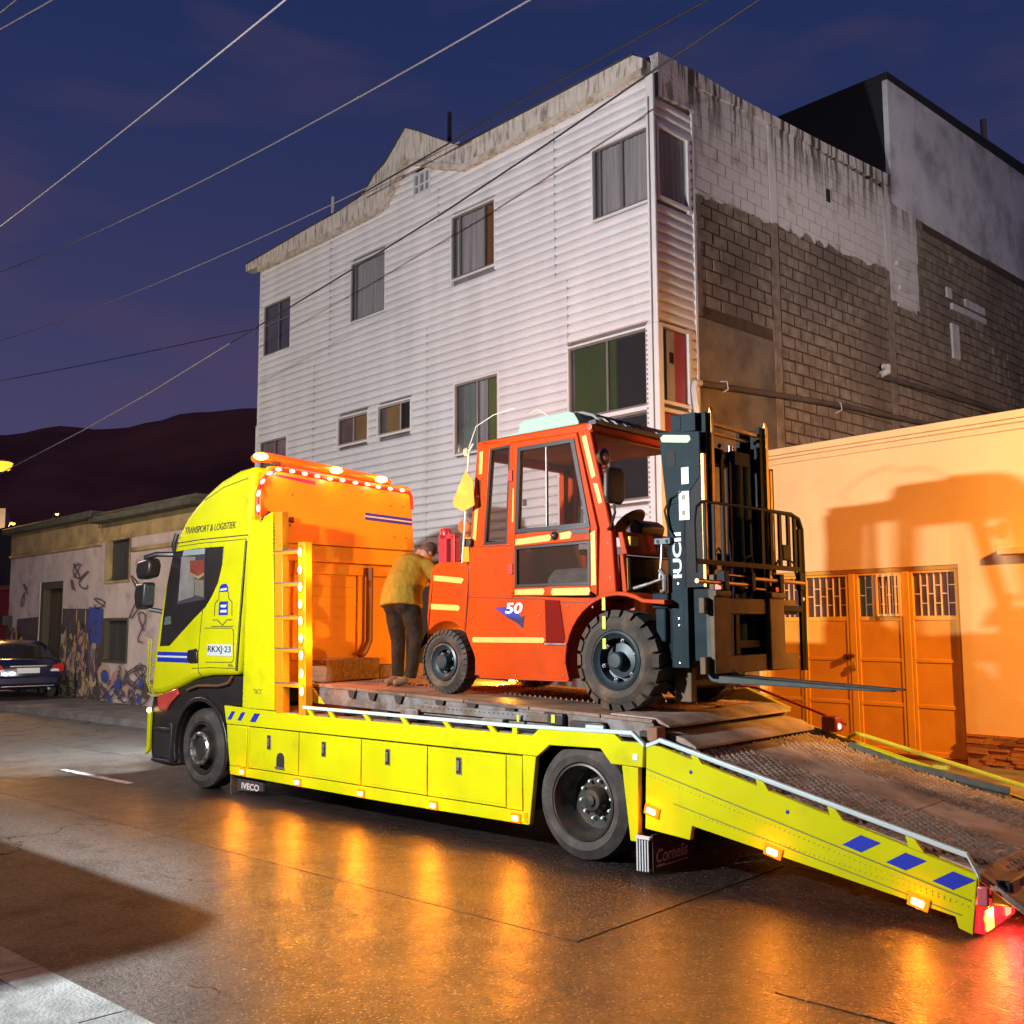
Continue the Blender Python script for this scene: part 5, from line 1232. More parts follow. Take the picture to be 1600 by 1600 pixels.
# body side
fr = arc(7.06, 1.58, .585, 178, 90, 10)
body = [(5.29, 2.512), (5.285, 2.665), (5.87, 2.655), (5.87, 2.17), (6.85, 2.125), (6.90, 2.55), (6.97, 2.70), (7.05, 2.69), (7.08, 2.165)] + fr[::-1][0:0] + [(7.06, 2.165)] + fr[::-1][1:] + [(6.53, 1.40), (5.43, 1.40), (5.36, 1.62), (5.27, 1.78), (5.245, 1.84), (5.28, 2.17)]
body = [(5.29, 2.512), (5.285, 2.665), (5.87, 2.655), (5.87, 2.17), (6.85, 2.125), (6.88, 2.165), (7.06, 2.165)] + fr[::-1][1:] + [(6.53, 1.40), (5.43, 1.40), (5.36, 1.62), (5.27, 1.78), (5.245, 1.84), (5.28, 2.17)]
q = MB(); q.prism(body, Y0+.004, Y0+.06); fb_(q, 'body_side', m_fo, bevel=.006)
q = MB(); q.prism(body, Y1-.06, Y1-.004); fb_(q, 'body_side', m_fo)
q = MB(); q.box(5.32, 6.50, Y0+.06, Y1-.06, 1.42, 2.16); q.box(6.5, 7.02, Y0+.32, Y1-.32, 1.45, 2.12); fb_(q, 'chassis', m_fod)
q = MB(); q.box(5.29, 5.86, Y0+.06, Y1-.06, 2.16, 2.60); fb_(q, 'engine_cover', m_fod)
q = MB(); q.prism([(6.26, 2.125), (6.43, 2.115), (6.495, 1.735), (6.27, 1.73)], Y0-.004, Y0+.003); fb_(q, 'step_recess', M('deep_red_recess', (.13, .006, .003), .7, var=.1, spec=.05))
q = MB(); q.box(6.26, 6.51, Y0-.015, Y0+.03, 1.722, 1.734); fb_(q, 'step', m_steel)
# front fender band
fo = arc(7.06, 1.58, .60, 182, 62, 14); fi = arc(7.06, 1.58, .565, 182, 62, 14)
q = MB()
for i in range(14): q.prism([fo[i], fo[i+1], fi[i+1], fi[i]], Y0-.005, Y0+.34)
q.prism([fo[-1], (7.55, 2.10), (7.55, 2.06), fi[-1]], Y0-.005, Y0+.34)
fb_(q, 'front_fender', m_fo, bevel=.006)
q = MB()
for i in range(14): q.prism([fo[i], fo[i+1], fi[i+1], fi[i]], Y1-.34, Y1)
fb_(q, 'front_fender', m_fo)
q = MB()
def sline(pts, w=.004, y0=Y0-.001, y1=Y0+.006):
    for (x0, z0), (x1, z1) in zip(pts[:-1], pts[1:]):
        d = Vector((x1-x0, z1-z0)); n = Vector((-d.y, d.x)).normalized()*w
        q.prism([(x0-n.x, z0-n.y), (x1-n.x, z1-n.y), (x1+n.x, z1+n.y), (x0+n.x, z0+n.y)], y0, y1)
sline([(5.285, 2.17), (5.86, 2.148), (6.25, 2.13)]); sline([(6.44, 2.10), (6.78, 2.09)]); sline([(5.295, 2.51), (5.27, 2.17), (5.24, 1.84)])
fb_(q, 'panel_seam', M('seam_dark', (.10, .01, .004), .6, var=0))
# cab posts, doors and glass (both sides)
for sgn, ya, yb in ((1, Y0, Y0+.07), (-1, Y1-.07, Y1)):
    q = MB(); q.prism([(5.41, 3.68), (5.575, 3.60), (5.49, 2.665), (5.30, 2.65)], ya, yb); q.prism([(5.575, 3.60), (5.845, 3.605), (5.845, 3.64), (5.42, 3.68)], ya, yb); fb_(q, 'rear_post', m_fo, bevel=.008)
    q = MB(); q.prism([(5.842, 3.63), (5.875, 3.63), (5.87, 2.16), (5.79, 2.66)], ya, yb); fb_(q, 'middle_post', m_fo, bevel=.006)
    q = MB(); q.prism([(6.655, 3.62), (6.79, 3.65), (7.02, 2.69), (7.06, 2.15), (6.86, 2.13), (6.885, 2.73)], ya, yb); fb_(q, 'front_post', m_fo, bevel=.012)
    q = MB(); q.ring([(5.575, 3.60), (5.845, 3.605), (5.79, 2.66), (5.485, 2.66)], [(5.60, 3.575), (5.82, 3.58), (5.77, 2.69), (5.515, 2.69)], ya+.005 if sgn > 0 else ya, yb-.02); fb_(q, 'window_gasket', m_black)
    q = MB(); q.prism([(5.60, 3.575), (5.82, 3.58), (5.77, 2.69), (5.515, 2.69)], ya+.03, ya+.034); fb_(q, 'side_pane', m_fglass)
ya = Y0-.012; yb = Y0+.04
q = MB()
out = [(5.885, 3.615), (6.655, 3.615), (6.87, 2.745), (6.86, 2.145), (5.865, 2.175)]
q.prism([(5.885, 3.615), (6.655, 3.615), (6.625, 3.565), (5.945, 3.56)], ya, yb)
q.prism([(5.885, 3.615), (5.945, 3.56), (5.905, 2.74), (5.905, 2.18), (5.865, 2.175)], ya, yb)
q.prism([(6.655, 3.615), (6.625, 3.565), (6.80, 2.745), (6.785, 2.19), (6.86, 2.145), (6.87, 2.745)], ya, yb)
q.prism([(5.905, 2.745), (6.80, 2.75), (6.79, 2.635), (5.905, 2.625)], ya, yb)
q.prism([(5.905, 2.245), (6.785, 2.24), (6.785, 2.15), (5.865, 2.175)], ya, yb)
dr = fb_(q, 'door', m_fo, bevel=.007)
q = MB(); q.ring([(5.945, 3.56), (6.622, 3.565), (6.795, 2.752), (5.907, 2.752)], [(5.985, 3.525), (6.585, 3.53), (6.745, 2.795), (5.95, 2.79)], ya-.004, yb-.01); q.build('upper_gasket', m_black, dr, off=FO)
q = MB(); q.ring([(5.907, 2.622), (6.79, 2.632), (6.785, 2.245), (5.907, 2.248)], [(5.93, 2.60), (6.765, 2.61), (6.76, 2.27), (5.93, 2.272)], ya-.003, yb-.01); q.build('lower_gasket', m_black, dr, off=FO)
q = MB(); q.prism([(5.985, 3.525), (6.585, 3.53), (6.745, 2.795), (5.95, 2.79)], Y0+.012, Y0+.016); q.build('upper_pane', m_fglass, dr, off=FO)
q = MB(); q.prism([(5.93, 2.60), (6.765, 2.61), (6.76, 2.27), (5.93, 2.272)], Y0+.012, Y0+.016); q.build('lower_pane', M('lower_pane_tint', (.05, .03, .02), .05, var=0, alpha=.42, spec=.6), dr, off=FO)
q = MB(); q.box(6.275, 6.287, Y0+.002, Y0+.03, 2.79, 3.53); q.build('sash_bar', M('pale_sash', (.45, .42, .36), .4), dr, off=FO)
q = MB(); q.prism([(6.40, 2.745), (6.78, 2.80), (6.80, 2.75), (6.42, 2.73)], ya-.008, yb); q.build('wiper_motor', m_black, dr, off=FO)
q = MB(); q.box(6.015, 6.055, ya-.012, ya, 3.00, 3.06); q.lathe([(.035, 0), (.04, -.012), (.02, -.03), (.001, -.035)], (6.39, ya, 2.70), n=14); q.box(6.60, 6.79, ya-.008, ya, 2.70, 2.735); q.build('door_latch', m_black, dr, off=FO)
q = MB()
for z_ in (3.30, 2.42): q.box(5.83, 5.885, ya-.012, yb, z_-.05, z_+.05)
q.build('door_hinge', M('hinge_red', (.35, .03, .012), .4), dr, off=FO)
# bolts, dust lip and data plates on the body
bm_ = MB().lathe([(.012, .0), (.011, -.006), (.001, -.008)], (0, 0, 0), n=7).mesh('body_bolt', m_fod)
for x, z_ in ((5.33, 2.62), (5.82, 2.62), (5.34, 2.22), (5.82, 2.20), (5.46, 1.45), (5.9, 1.44), (6.46, 1.45), (5.33, 1.98), (6.18, 1.98), (6.52, 2.06), (6.80, 2.05), (5.31, 2.46), (4.85, 2.46), (4.80, 2.20), (5.22, 1.92), (6.97, 2.60), (6.99, 2.30)):
    inst('body_bolt', bm_, fk, (x-FO[0], Y0-FO[1]+(.004 if x > 5.28 else 0), z_-FO[2]))
q = MB(); q.box(6.56, 6.70, Y0+.0015, Y0+.006, 1.93, 2.02); fb_(q, 'data_plate', M('dull_plate', (.22, .20, .17), .45, var=.3, vs=30)) if False else None
q = MB(); q.tube([(5.44, Y0+.002, 1.405), (6.52, Y0+.002, 1.405)], .010, 6); fb_(q, 'body_lip', m_fod)
q = MB(); q.tube([(5.345, Y0-.003, 2.66), (5.86, Y0-.003, 2.652)], .007, 6); fb_(q, 'weld_seam', m_fod)
# reflective tape
def tape(pts, y, par=None, m_=None):
    q = MB(); q.prism(pts, y-.0025, y+.001); o = fb_(q, 'reflective_strip', m_ or m_tape, par); return o
tape([(4.80, 2.40), (5.20, 2.36), (5.225, 2.345), (5.20, 2.305), (4.80, 2.345)], Y0-.001)
tape([(4.76, 2.115), (5.15, 2.095), (5.175, 2.07), (5.15, 2.04), (4.76, 2.06)], Y0-.001)
tape([(5.35, 1.785), (6.23, 1.785), (6.255, 1.765), (6.235, 1.735), (5.35, 1.735), (5.335, 1.76)], Y0+.001)
for p in ([(5.915, 2.695), (6.33, 2.715), (6.35, 2.69), (6.33, 2.655), (5.915, 2.64)], [(6.45, 2.72), (6.57, 2.73), (6.59, 2.705), (6.57, 2.665), (6.45, 2.66)], [(5.905, 2.225), (6.25, 2.228), (6.27, 2.20), (6.25, 2.17), (5.905, 2.178)], [(6.36, 2.225), (6.78, 2.222), (6.79, 2.19), (6.77, 2.155), (6.36, 2.162), (6.34, 2.19)], [(6.80, 2.70), (6.85, 2.72), (6.855, 2.24), (6.80, 2.24)]):
    tape(p, ya-.001, None)
for p in ([(5.885, 3.18), (5.90, 3.18), (5.892, 2.86), (5.872, 2.86)],): tape(p, ya-.001)
for p in ([(5.44, 3.58), (5.49, 3.58), (5.475, 3.36), (5.43, 3.36)], [(5.385, 3.12), (5.43, 3.12), (5.39, 2.72), (5.345, 2.72)], [(6.705, 3.57), (6.755, 3.58), (6.855, 3.20), (6.81, 3.18)], [(6.825, 3.14), (6.875, 3.13), (6.925, 2.96), (6.885, 2.95)]): tape(p, Y0-.001)
q = MB(); q.box(5.415, 5.45, Y0-.006, Y0+.002, 3.16, 3.30); fb_(q, 'vent_grille', m_black)
q = MB(); q.box(5.40, 5.44, Y0-.010, Y0+.002, 3.13, 3.155); fb_(q, 'marker_tag', m_plate)
# roof
q = MB(); q.prism([(5.40, 3.685), (6.83, 3.695), (6.83, 3.60), (5.42, 3.62)], Y0, Y1); fb_(q, 'roof', m_fo, bevel=.02)
q = MB(); q.box(5.45, 6.78, Y0+.07, Y1-.07, 3.585, 3.60); fb_(q, 'roof_lining', M('brown_lining', (.28, .13, .03), .6, var=.35, vs=3))
q = MB(); q.prism([(6.79, 3.70), (6.87, 3.705), (6.87, 3.665), (6.79, 3.66)], Y0-.01, Y1+.01); fb_(q, 'roof_edge', m_black)
q = MB(); q.prism([(5.66, 3.70), (5.92, 3.715), (5.955, 3.80), (6.00, 3.82), (6.54, 3.83), (6.60, 3.805), (6.655, 3.72), (6.655, 3.695), (5.66, 3.69)], Y0+.02, 1.35); fb_(q, 'roof_unit', M('mint_white', (.24, .33, .265), .45, var=.05), bevel=.02, seg=3)
for i in range(9):
    y = .60 + i*.145
    q = MB(); q.tube([(6.50, y, 3.83), (6.62, y, 3.82), (6.74, y, 3.78), (6.83, y, 3.70)], .016, 6); fb_(q, 'roof_rib', M('grey_rib', (.16, .15, .13), .5))
q = MB(); q.lathe([(.02, 0), (.03, -.012), (.001, -.014)], (6.80, Y0, 3.645), n=10); fb_(q, 'lifting_eye', m_fod)
# rear and inner cab
q = MB(); q.ring([(Y0+.07, 3.62), (Y1-.07, 3.62), (Y1-.07, 2.64), (Y0+.07, 2.64)], [(Y0+.14, 3.52), (Y1-.14, 3.52), (Y1-.14, 2.72), (Y0+.14, 2.72)], 5.36, 5.42, 'x'); fb_(q, 'rear_frame', m_fo)
q = MB(); q.box(5.42, 6.9, Y0+.06, Y1-.06, 2.10, 2.16); fb_(q, 'cab_floor', m_black)
q = MB(); q.prism([(6.02, 2.16), (6.62, 2.16), (6.66, 2.36), (6.55, 2.43), (6.10, 2.42), (6.0, 2.34)], .78, 1.5); fb_(q, 'seat', M('grey_seat_wrap', (.30, .29, .27), .3, var=.3, vs=9, bump=.4, bs=12), bevel=.05, seg=3)
q = MB(); q.prism([(5.78, 2.36), (5.98, 2.36), (5.88, 2.72), (5.74, 2.72)], .82, 1.46); fb_(q, 'seat_back', M('seat_back_brown', (.07, .05, .035), .6, var=.2), bevel=.04, seg=3)
q = MB(); q.lathe([(.165, .0), (.185, .012), (.165, .024), (.15, .012), (.165, 0)], (0, 0, 0), 'z', 20)
Tm = Matrix.Translation((6.72, 1.16, 2.83)) @ Matrix.Rotation(R(-42), 4, 'Y'); q.v = [tuple(Tm @ Vector(v)) for v in q.v]
q.tube([(6.72, 1.16, 2.83), (6.95, 1.16, 2.62)], .03, 8); fb_(q, 'steering_wheel', m_black)
q = MB(); q.prism([(6.84, 2.6), (6.98, 2.72), (7.0, 2.80), (6.90, 2.86), (6.80, 2.76)], .95, 1.35); fb_(q, 'instrument_pod', m_black, bevel=.03)
q = MB(); q.prism([(7.03, 2.70), (7.08, 2.70), (7.13, 2.50), (7.07, 2.50)], Y0+.07, Y1-.07); fb_(q, 'cowl', m_fo, bevel=.01)
q = MB(); q.prism([(7.03, 2.495), (7.06, 2.495), (7.09, 2.17), (7.05, 2.17)], Y0+.10, Y1-.10); fb_(q, 'front_lower_panel', M('dark_glossy_panel', (.018, .014, .012), .15, var=.2))
for y in (Y0+.07, Y1-.13):
    q = MB(); q.prism([(7.03, 2.50), (7.085, 2.50), (7.12, 2.165), (7.06, 2.165)], y, y+.06); fb_(q, 'cowl_post', m_fo, bevel=.006)
q = MB(); q.prism([(Y0+.075, 2.47), (Y0+.115, 2.47), (Y0+.125, 2.19), (Y0+.085, 2.19)], 7.121, 7.124, 'x'); fb_(q, 'reflective_strip', m_tape)
q = MB(); q.prism([(1.02, 2.615), (1.36, 2.615), (1.36, 2.515), (1.02, 2.515)], 7.115, 7.12, 'x'); np = fb_(q, 'number_plate', m_plate)
o = text('TB·BG·9', m_ink, np, 0, .31, 0, .065, 0, bold=.01); o.matrix_local = Matrix.Translation((7.122-FO[0], 1.035-FO[1], 2.532-FO[2])) @ Matrix.Rotation(R(90), 4, 'Z') @ Matrix.Rotation(R(90), 4, 'X')
q = MB(); q.box(7.09, 7.13, Y0+.12, Y0+.24, 2.575, 2.66); fb_(q, 'turn_signal', M('amber_reflector', (.80, .50, .06), .2, var=.1), bevel=.01)
# mirror, lamp, front bars
q = MB(); q.tube([(6.98, Y0, 2.72), (7.10, .36, 2.74), (7.16, .33, 2.84), (7.15, .33, 2.93)], .012, 6); mm = fb_(q, 'mirror_arm', m_black)
q = MB(); q.prism([(.25, 3.19), (.29, 3.23), (.46, 3.235), (.50, 3.20), (.50, 2.96), (.45, 2.92), (.28, 2.92), (.24, 2.97)], 7.10, 7.15, 'x'); q.build('mirror_head', M('mirror_back', (.030, .024, .018), .35), mm, off=FO, bevel=.018)
for y in (Y0+.0, Y1-.05):
    q = MB(); q.lathe([(.001, -.07), (.04, -.06), (.07, -.02), (.075, .01), (.065, .015)], (6.95, y, 3.36), 'x', 16); q.tube([(6.90, y, 3.36), (6.84, y+.03, 3.40), (6.80, y+.03, 3.48)], .014, 6); l_ = fb_(q, 'work_lamp', m_black)
    q = MB(); q.lathe([(.066, .012), (.001, .018)], (6.95, y, 3.36), 'x', 16); q.build('lamp_lens', M('clear_lens', (.30, .27, .24), .1, var=.1), l_, off=FO)
    q = MB(); q.lathe([(.018, -.02), (.02, .01), (.001, .012)], (6.96, y, 3.25), 'x', 10); q.build('chrome_bolt', m_chrome, l_, off=FO)
# side decal
q = MB(); q.prism([(5.62, 2.065), (5.80, 2.07), (5.93, 2.0), (5.99, 1.96), (5.985, 1.87), (5.86, 1.95), (5.72, 2.01)], Y0+.001, Y0+.006); fb_(q, 'decal', M('decal_blue', (.02, .03, .25), .35, var=.05, col2=(.20, .02, .12), c2s=3))
q = MB(); q.prism([(5.76, 1.985), (5.95, 1.96), (6.01, 1.985), (5.99, 1.87), (5.93, 1.91)], Y0+.0005, Y0+.004); fb_(q, 'decal', M('decal_black', (.02, .02, .06), .35))
text('50', M('decal_white', (.8, .8, .78), .4, var=0), fk, 5.77, 5.985, 2.005, 2.105, Y0, off=FO, shear=.15, bold=.025)
# flag and whip on the rear post
q = MB(); q.tube([(5.27, .40, 2.50), (5.30, .40, 2.80), (5.335, .40, 3.25), (5.36, .40, 3.58), (5.40, .42, 3.66)], .010, 6); q.tube([(5.36, .40, 3.62), (5.42, .44, 3.83), (5.60, .5, 3.93), (5.83, .55, 3.97)], .005, 5); q.tube([(5.90, .7, 3.93), (6.06, .62, 3.935), (6.18, .56, 3.88), (6.30, .5, 3.815)], .005, 5); fpole = fb_(q, 'flag_pole', M('pale_pole', (.70, .60, .45), .4))
q = MB()
fl_pts = [(5.33, 3.40), (5.43, 3.30), (5.45, 3.05), (5.30, 3.0), (5.17, 3.06), (5.16, 3.12), (5.24, 3.25)]
q.prism(fl_pts, .385, .39); q.build('pennant', M('orange_flag', (.80, .28, .02), .8, var=.15, col2=(.75, .60, .05), c2s=6, c2lo=.56, c2hi=.62), fpole, off=FO)
q = MB(); q.lathe([(.02, 0), (.035, .03), (.03, .07), (.001, .09)], (5.33, .40, 3.54), 'z', 8); q.build('knot', M('pale_orange', (.75, .42, .2), .7), fpole, off=FO)
q = MB(); q.box(5.20, 5.36, .42, .47, 2.66, 2.735); q.lathe([(.012, 0), (.001, -.006)], (5.24, .42, 2.70), n=8); q.lathe([(.012, 0), (.001, -.006)], (5.33, .42, 2.70), n=8); fb_(q, 'pole_bracket', m_blackm, bevel=.006)
# wheels
def fwheel(x, y, z, r, w, rr, lugs, lugd, face, name='wheel'):
    o = tyre(r-lugd, w, rr, lugs=lugs, lugd=lugd, mat=m_tyd, shoulder=.05).build(name, m_tyd, fk); o.location = (x-FO[0], y-FO[1], z-FO[2])
    return o
def rimset(o, rr, fl=1):
    q = MB(); q.lathe([(rr+.004, .03), (rr+.008, .005), (rr-.012, -.004), (rr-.03, .02), (rr-.055, .035), (rr-.065, .12), (.06, .14), (.001, .14)], (0, 0, 0), n=40, cap=False); q.build('rim', m_hubg, o)
    q = MB(); q.lathe([(rr-.09, .135), (rr-.10, .09), (.075, .08), (.072, .0 if fl else -.02), (.06, -.012 if fl else -.03), (.001, -.014 if fl else -.035)], (0, 0, 0), n=28); q.build('hub', m_hubg, o)
    for k in range(6):
        a = k*1.0472 + .3
        q = MB(); q.box(-.017, .017, .055, .10, -.017, .017); q.lathe([(.011, .055), (.009, .04), (.001, .038)], (0, 0, 0), n=8)
        b = q.build('wheel_nut', m_steel, o, bevel=.004); b.location = ((rr-.075)*math.cos(a), 0, (rr-.075)*math.sin(a)); b.rotation_euler = (0, -a, 0)
f1 = fwheel(7.05, .45, 1.595, .43, .31, .245, 20, .028, 0); rimset(f1, .245)
f2 = fwheel(4.955, .45, 1.543, .315, .22, .185, 34, .010, 0); rimset(f2, .175, 0)
f3 = fwheel(7.05, Y1-.29, 1.595, .43, .31, .245, 20, .028, 0)
f4 = fwheel(4.955, Y1-.20, 1.543, .315, .22, .185, 34, .010, 0)
for o in (f3, f4):
    q = MB(); q.lathe([(.24 if o is f3 else .18, .1), (.001, .12)], (0, 0, 0), n=20); q.build('rim', m_hubg, o)
q = MB(); q.cyl((7.05, .7, 1.595), (7.05, 1.7, 1.595), .09); q.cyl((4.955, .6, 1.543), (4.955, 1.8, 1.543), .07); fb_(q, 'axle', m_mastd)
# yellow-green ratchet strap hanging over the front wheel
q = MB()
for z0, z1 in ((2.02, 2.13), (1.86, 1.97), (1.69, 1.78)): q.box(6.93, 6.965, Y0-.035, Y0-.031, z0, z1)
fb_(q, 'strap_tag', M('lime_strap', (.42, .52, .05), .6))

# mast ---------------------------------------------------------------------
ms = MB()
ms.box(7.50, 7.66, .60, .625, 1.54, 3.46); ms.prism([(7.44, 3.53), (7.84, 3.49), (7.84, 3.12), (7.70, 2.95), (7.66, 2.5), (7.66, 2.9), (7.50, 2.9), (7.47, 3.2)], .594, .62)
om = fb_(ms, 'outer_mast', m_mast, bevel=.006)
q = MB(); q.box(7.64, 7.69, .60, .74, 1.54, 3.3); q.box(7.50, 7.54, .60, .72, 1.54, 3.4); q.build('flange', m_mast, om, off=FO, bevel=.005)
q = MB(); q.box(7.84, 7.87, .60, .64, 2.2, 3.30); q.build('greased_edge', m_grease, om, off=FO)
q = MB(); q.box(7.66, 7.845, .60, .625, 2.2, 3.3); q.build('web_plate', m_mastd, om, off=FO)
q = MB(); q.prism([(7.46, 3.475), (7.475, 3.44), (7.73, 3.405), (7.76, 3.43), (7.745, 3.465), (7.49, 3.50)], .588, .593); q.build('reflective_strip', m_tapeg, om, off=FO)
q = MB(); q.box(7.52, 7.60, .590, .593, 3.22, 3.35); q.build('slot', m_void, om, off=FO)
for (x, z0, z1, w_) in ((7.66, 3.06, 3.20, .07), (7.63, 2.76, 3.0, .10)):
    q = MB(); q.box(x, x+w_, .590, .593, z0, z1); q.build('label_plate', m_ladp, om, off=FO)
q = MB(); q.box(7.66, 7.69, .587, .591, 2.93, 2.97); q.box(7.66, 7.69, .587, .591, 2.80, 2.84); q.build('label_print', m_inkg, om, off=FO)
o = text('IUCII', m_plate, om, 7.555, 7.64, 2.28, 2.66, .596, off=FO, turn=R(90), bold=.03)
for z_ in (1.575, 1.885, 1.94, 2.23, 2.32):
    q = MB(); q.lathe([(.014, .0), (.012, -.008), (.001, -.01)], (7.60, .60, z_), n=8); q.build('mast_bolt', m_chrome, om, off=FO)
q = MB(); q.box(7.50, 7.87, Y1-.13-.025, Y1-.13, 1.54, 3.30); q.box(7.50, 7.54, Y1-.25, Y1-.13, 1.54, 3.3); ofm = fb_(q, 'outer_mast', m_mastd, bevel=.005)
q = MB(); q.box(7.84, 7.87, Y1-.19, Y1-.156, 2.2, 3.28); q.build('greased_edge', m_grease, ofm, off=FO)
for ya_, yb_, s in ((.66, .80, 1), (1.58, 1.72, -1)):
    q = MB(); q.box(7.62, 7.86, ya_ if s > 0 else yb_-.02, ya_+.02 if s > 0 else yb_, 1.6, 3.66); q.box(7.82, 7.86, ya_, yb_, 1.6, 3.66); q.box(7.62, 7.66, ya_, yb_, 1.6, 3.66)
    im = fb_(q, 'inner_mast', m_mast if s > 0 else m_mastd, bevel=.005)
    q = MB(); q.box(7.86, 7.885, ya_+.05 if s > 0 else yb_-.075, ya_+.09 if s > 0 else yb_-.03, 1.9, 3.66); q.prism([(7.86, 3.66), (7.885, 3.66), (7.872, 3.71)], ya_+.05 if s > 0 else yb_-.075, ya_+.09 if s > 0 else yb_-.03); q.build('greased_edge', m_grease, im, off=FO)
q = MB(); q.box(7.56, 7.80, .60, .76, 3.50, 3.655); q.box(7.60, 7.66, .595, .60, 3.52, 3.65); fb_(q, 'mast_head', m_mast, bevel=.01)
q = MB(); q.box(7.80, 7.84, .76, 1.62, 3.57, 3.60); q.box(7.70, 7.74, .76, 1.62, 3.53, 3.56); fb_(q, 'top_tie', m_grease, bevel=.004)
for b_ in ((7.55, 7.60, .63, 1.77, 3.30, 3.42), (7.52, 7.60, .63, 1.77, 2.42, 2.52), (7.52, 7.66, .63, 1.77, 1.56, 1.70)): fb_(MB().box(*b_), 'mast_tie', m_mastd, bevel=.008)
for y in (.90, 1.48):
    q = MB(); q.cyl((7.62, y, 1.6), (7.62, y, 2.95), .052); cy = fb_(q, 'lift_cylinder', m_mastd)
    q = MB(); q.cyl((7.62, y, 2.95), (7.62, y, 3.5), .034); q.build('piston_rod', m_chrome, cy, off=FO)
q = MB(); q.cyl((7.74, 1.32, 1.7), (7.74, 1.32, 3.3), .075); q.box(7.66, 7.82, 1.2, 1.46, 3.28, 3.40); q.cyl((7.74, 1.50, 1.7), (7.74, 1.50, 3.4), .055); fb_(q, 'centre_cylinder', m_mast)
q = MB(); q.box(7.78, 7.80, 1.0, 1.05, 1.9, 3.3); q.box(7.78, 7.80, 1.14, 1.17, 1.9, 3.3); fb_(q, 'lift_chain', m_mastd)
q = MB(); q.lathe([(.07, -.03), (.07, .03)], (7.74, 1.03, 3.34), 'y', 14); q.lathe([(.02, -.05), (.001, -.055)], (7.80, 1.03, 3.42), 'y', 8); fb_(q, 'chain_pulley', m_mastd)
for pts, m_ in (([(7.66, .60, 3.0), (7.55, .575, 2.95), (7.50, .57, 2.85), (7.53, .575, 2.70), (7.58, .58, 2.62)], m_mastd), ([(7.9, .70, 2.34), (7.92, .66, 2.48), (7.92, .72, 2.52), (7.92, .82, 2.44), (7.93, .86, 2.32)], m_mastd), ([(7.96, 1.55, 2.32), (7.98, 1.62, 2.45), (7.98, 1.74, 2.50), (7.98, 1.92, 2.44), (7.97, 1.98, 2.33)], m_mastd), ([(7.92, 1.0, 2.3), (7.95, 1.08, 2.45), (7.95, 1.2, 2.48), (7.93, 1.3, 2.36)], m_mastd), ([(7.9, .95, 1.9), (7.92, .93, 2.2), (7.88, .95, 2.6)], m_chrome)):
    q = MB(); q.tube(pts, .010, 6); fb_(q, 'hydraulic_hose', m_)
q = MB(); q.box(7.40, 7.56, .55, .60, 2.565, 2.62); q.lathe([(.02, 0), (.001, -.008)], (7.44, .55, 2.59), n=8); q.lathe([(.02, 0), (.001, -.008)], (7.53, .55, 2.59), n=8); fb_(q, 'stay_bracket', m_hubg, bevel=.005)
q = MB(); q.tube([(7.47, .57, 2.60), (7.46, .57, 2.45), (7.44, .57, 2.28)], .012, 6); q.tube([(7.45, .56, 2.35), (7.50, .55, 2.30), (7.50, .55, 2.18), (7.46, .56, 2.17)], .022, 8); fb_(q, 'stay_rod', m_steel)
q = MB(); q.tube([(7.10, .62, 2.20), (7.30, .60, 2.24)], .016, 8); q.tube([(7.30, .60, 2.24), (7.50, .58, 2.29)], .012, 8); q.lathe([(.001, -.03), (.03, -.02), (.03, .02), (.001, .03)], (7.10, .62, 2.20), 'y', 10); fb_(q, 'tilt_cylinder', m_steel)
q = MB(); q.box(7.36, 7.52, .56, .64, 2.03, 2.16); q.box(7.40, 7.50, .55, .62, 1.75, 2.03); fb_(q, 'tilt_mount', m_mast, bevel=.015)
# carriage
q = MB(); q.box(7.90, 7.955, .42, 2.0, 1.98, 2.11); q.box(7.90, 7.955, .42, 2.0, 1.50, 1.64); q.box(7.88, 7.93, .62, .70, 1.5, 2.3); q.box(7.88, 7.93, 1.68, 1.76, 1.5, 2.3); fb_(q, 'carriage_plate', m_frust, bevel=.008)
q = MB()
for y in (.95, 1.4): q.box(7.89, 7.93, y, y+.06, 1.6, 2.15)
q.box(7.86, 7.90, .7, 1.7, 1.70, 1.76); fb_(q, 'carriage_rib', m_mastd)
for y0, y1 in ((.50, .74), (1.42, 1.68)):
    q = MB(); q.box(7.955, 8.00, y0, y1, 1.50, 2.17); q.prism([(7.955, 2.17), (8.02, 2.17), (8.02, 2.12), (7.955, 2.10)], y0, y1)
    fp_ = fb_(q, 'fork_positioner', m_frust, bevel=.01)
    q = MB(); q.box(7.96, 8.015, y0+.08, y1-.06, 2.175, 2.215); q.build('red_cap', M('red_cap', (.55, .05, .015), .4), fp_, off=FO)
q = MB(); q.cyl((7.99, .26, 2.235), (7.99, 1.05, 2.225), .018); q.cyl((7.99, 1.08, 2.28), (7.99, 2.08, 2.265), .018); q.cyl((7.99, 1.0, 2.20), (7.99, 1.35, 2.19), .010); q.cyl((7.97, .75, 2.30), (7.97, 1.2, 2.29), .010); fb_(q, 'side_shift_rod', M('brass_rod', (.34, .22, .09), .35, .7, var=.2))
for y in (.62, 1.06, 1.56): fb_(MB().box(7.95, 8.03, y, y+.07, 2.17, 2.33), 'rod_clamp', m_mastd, bevel=.008)
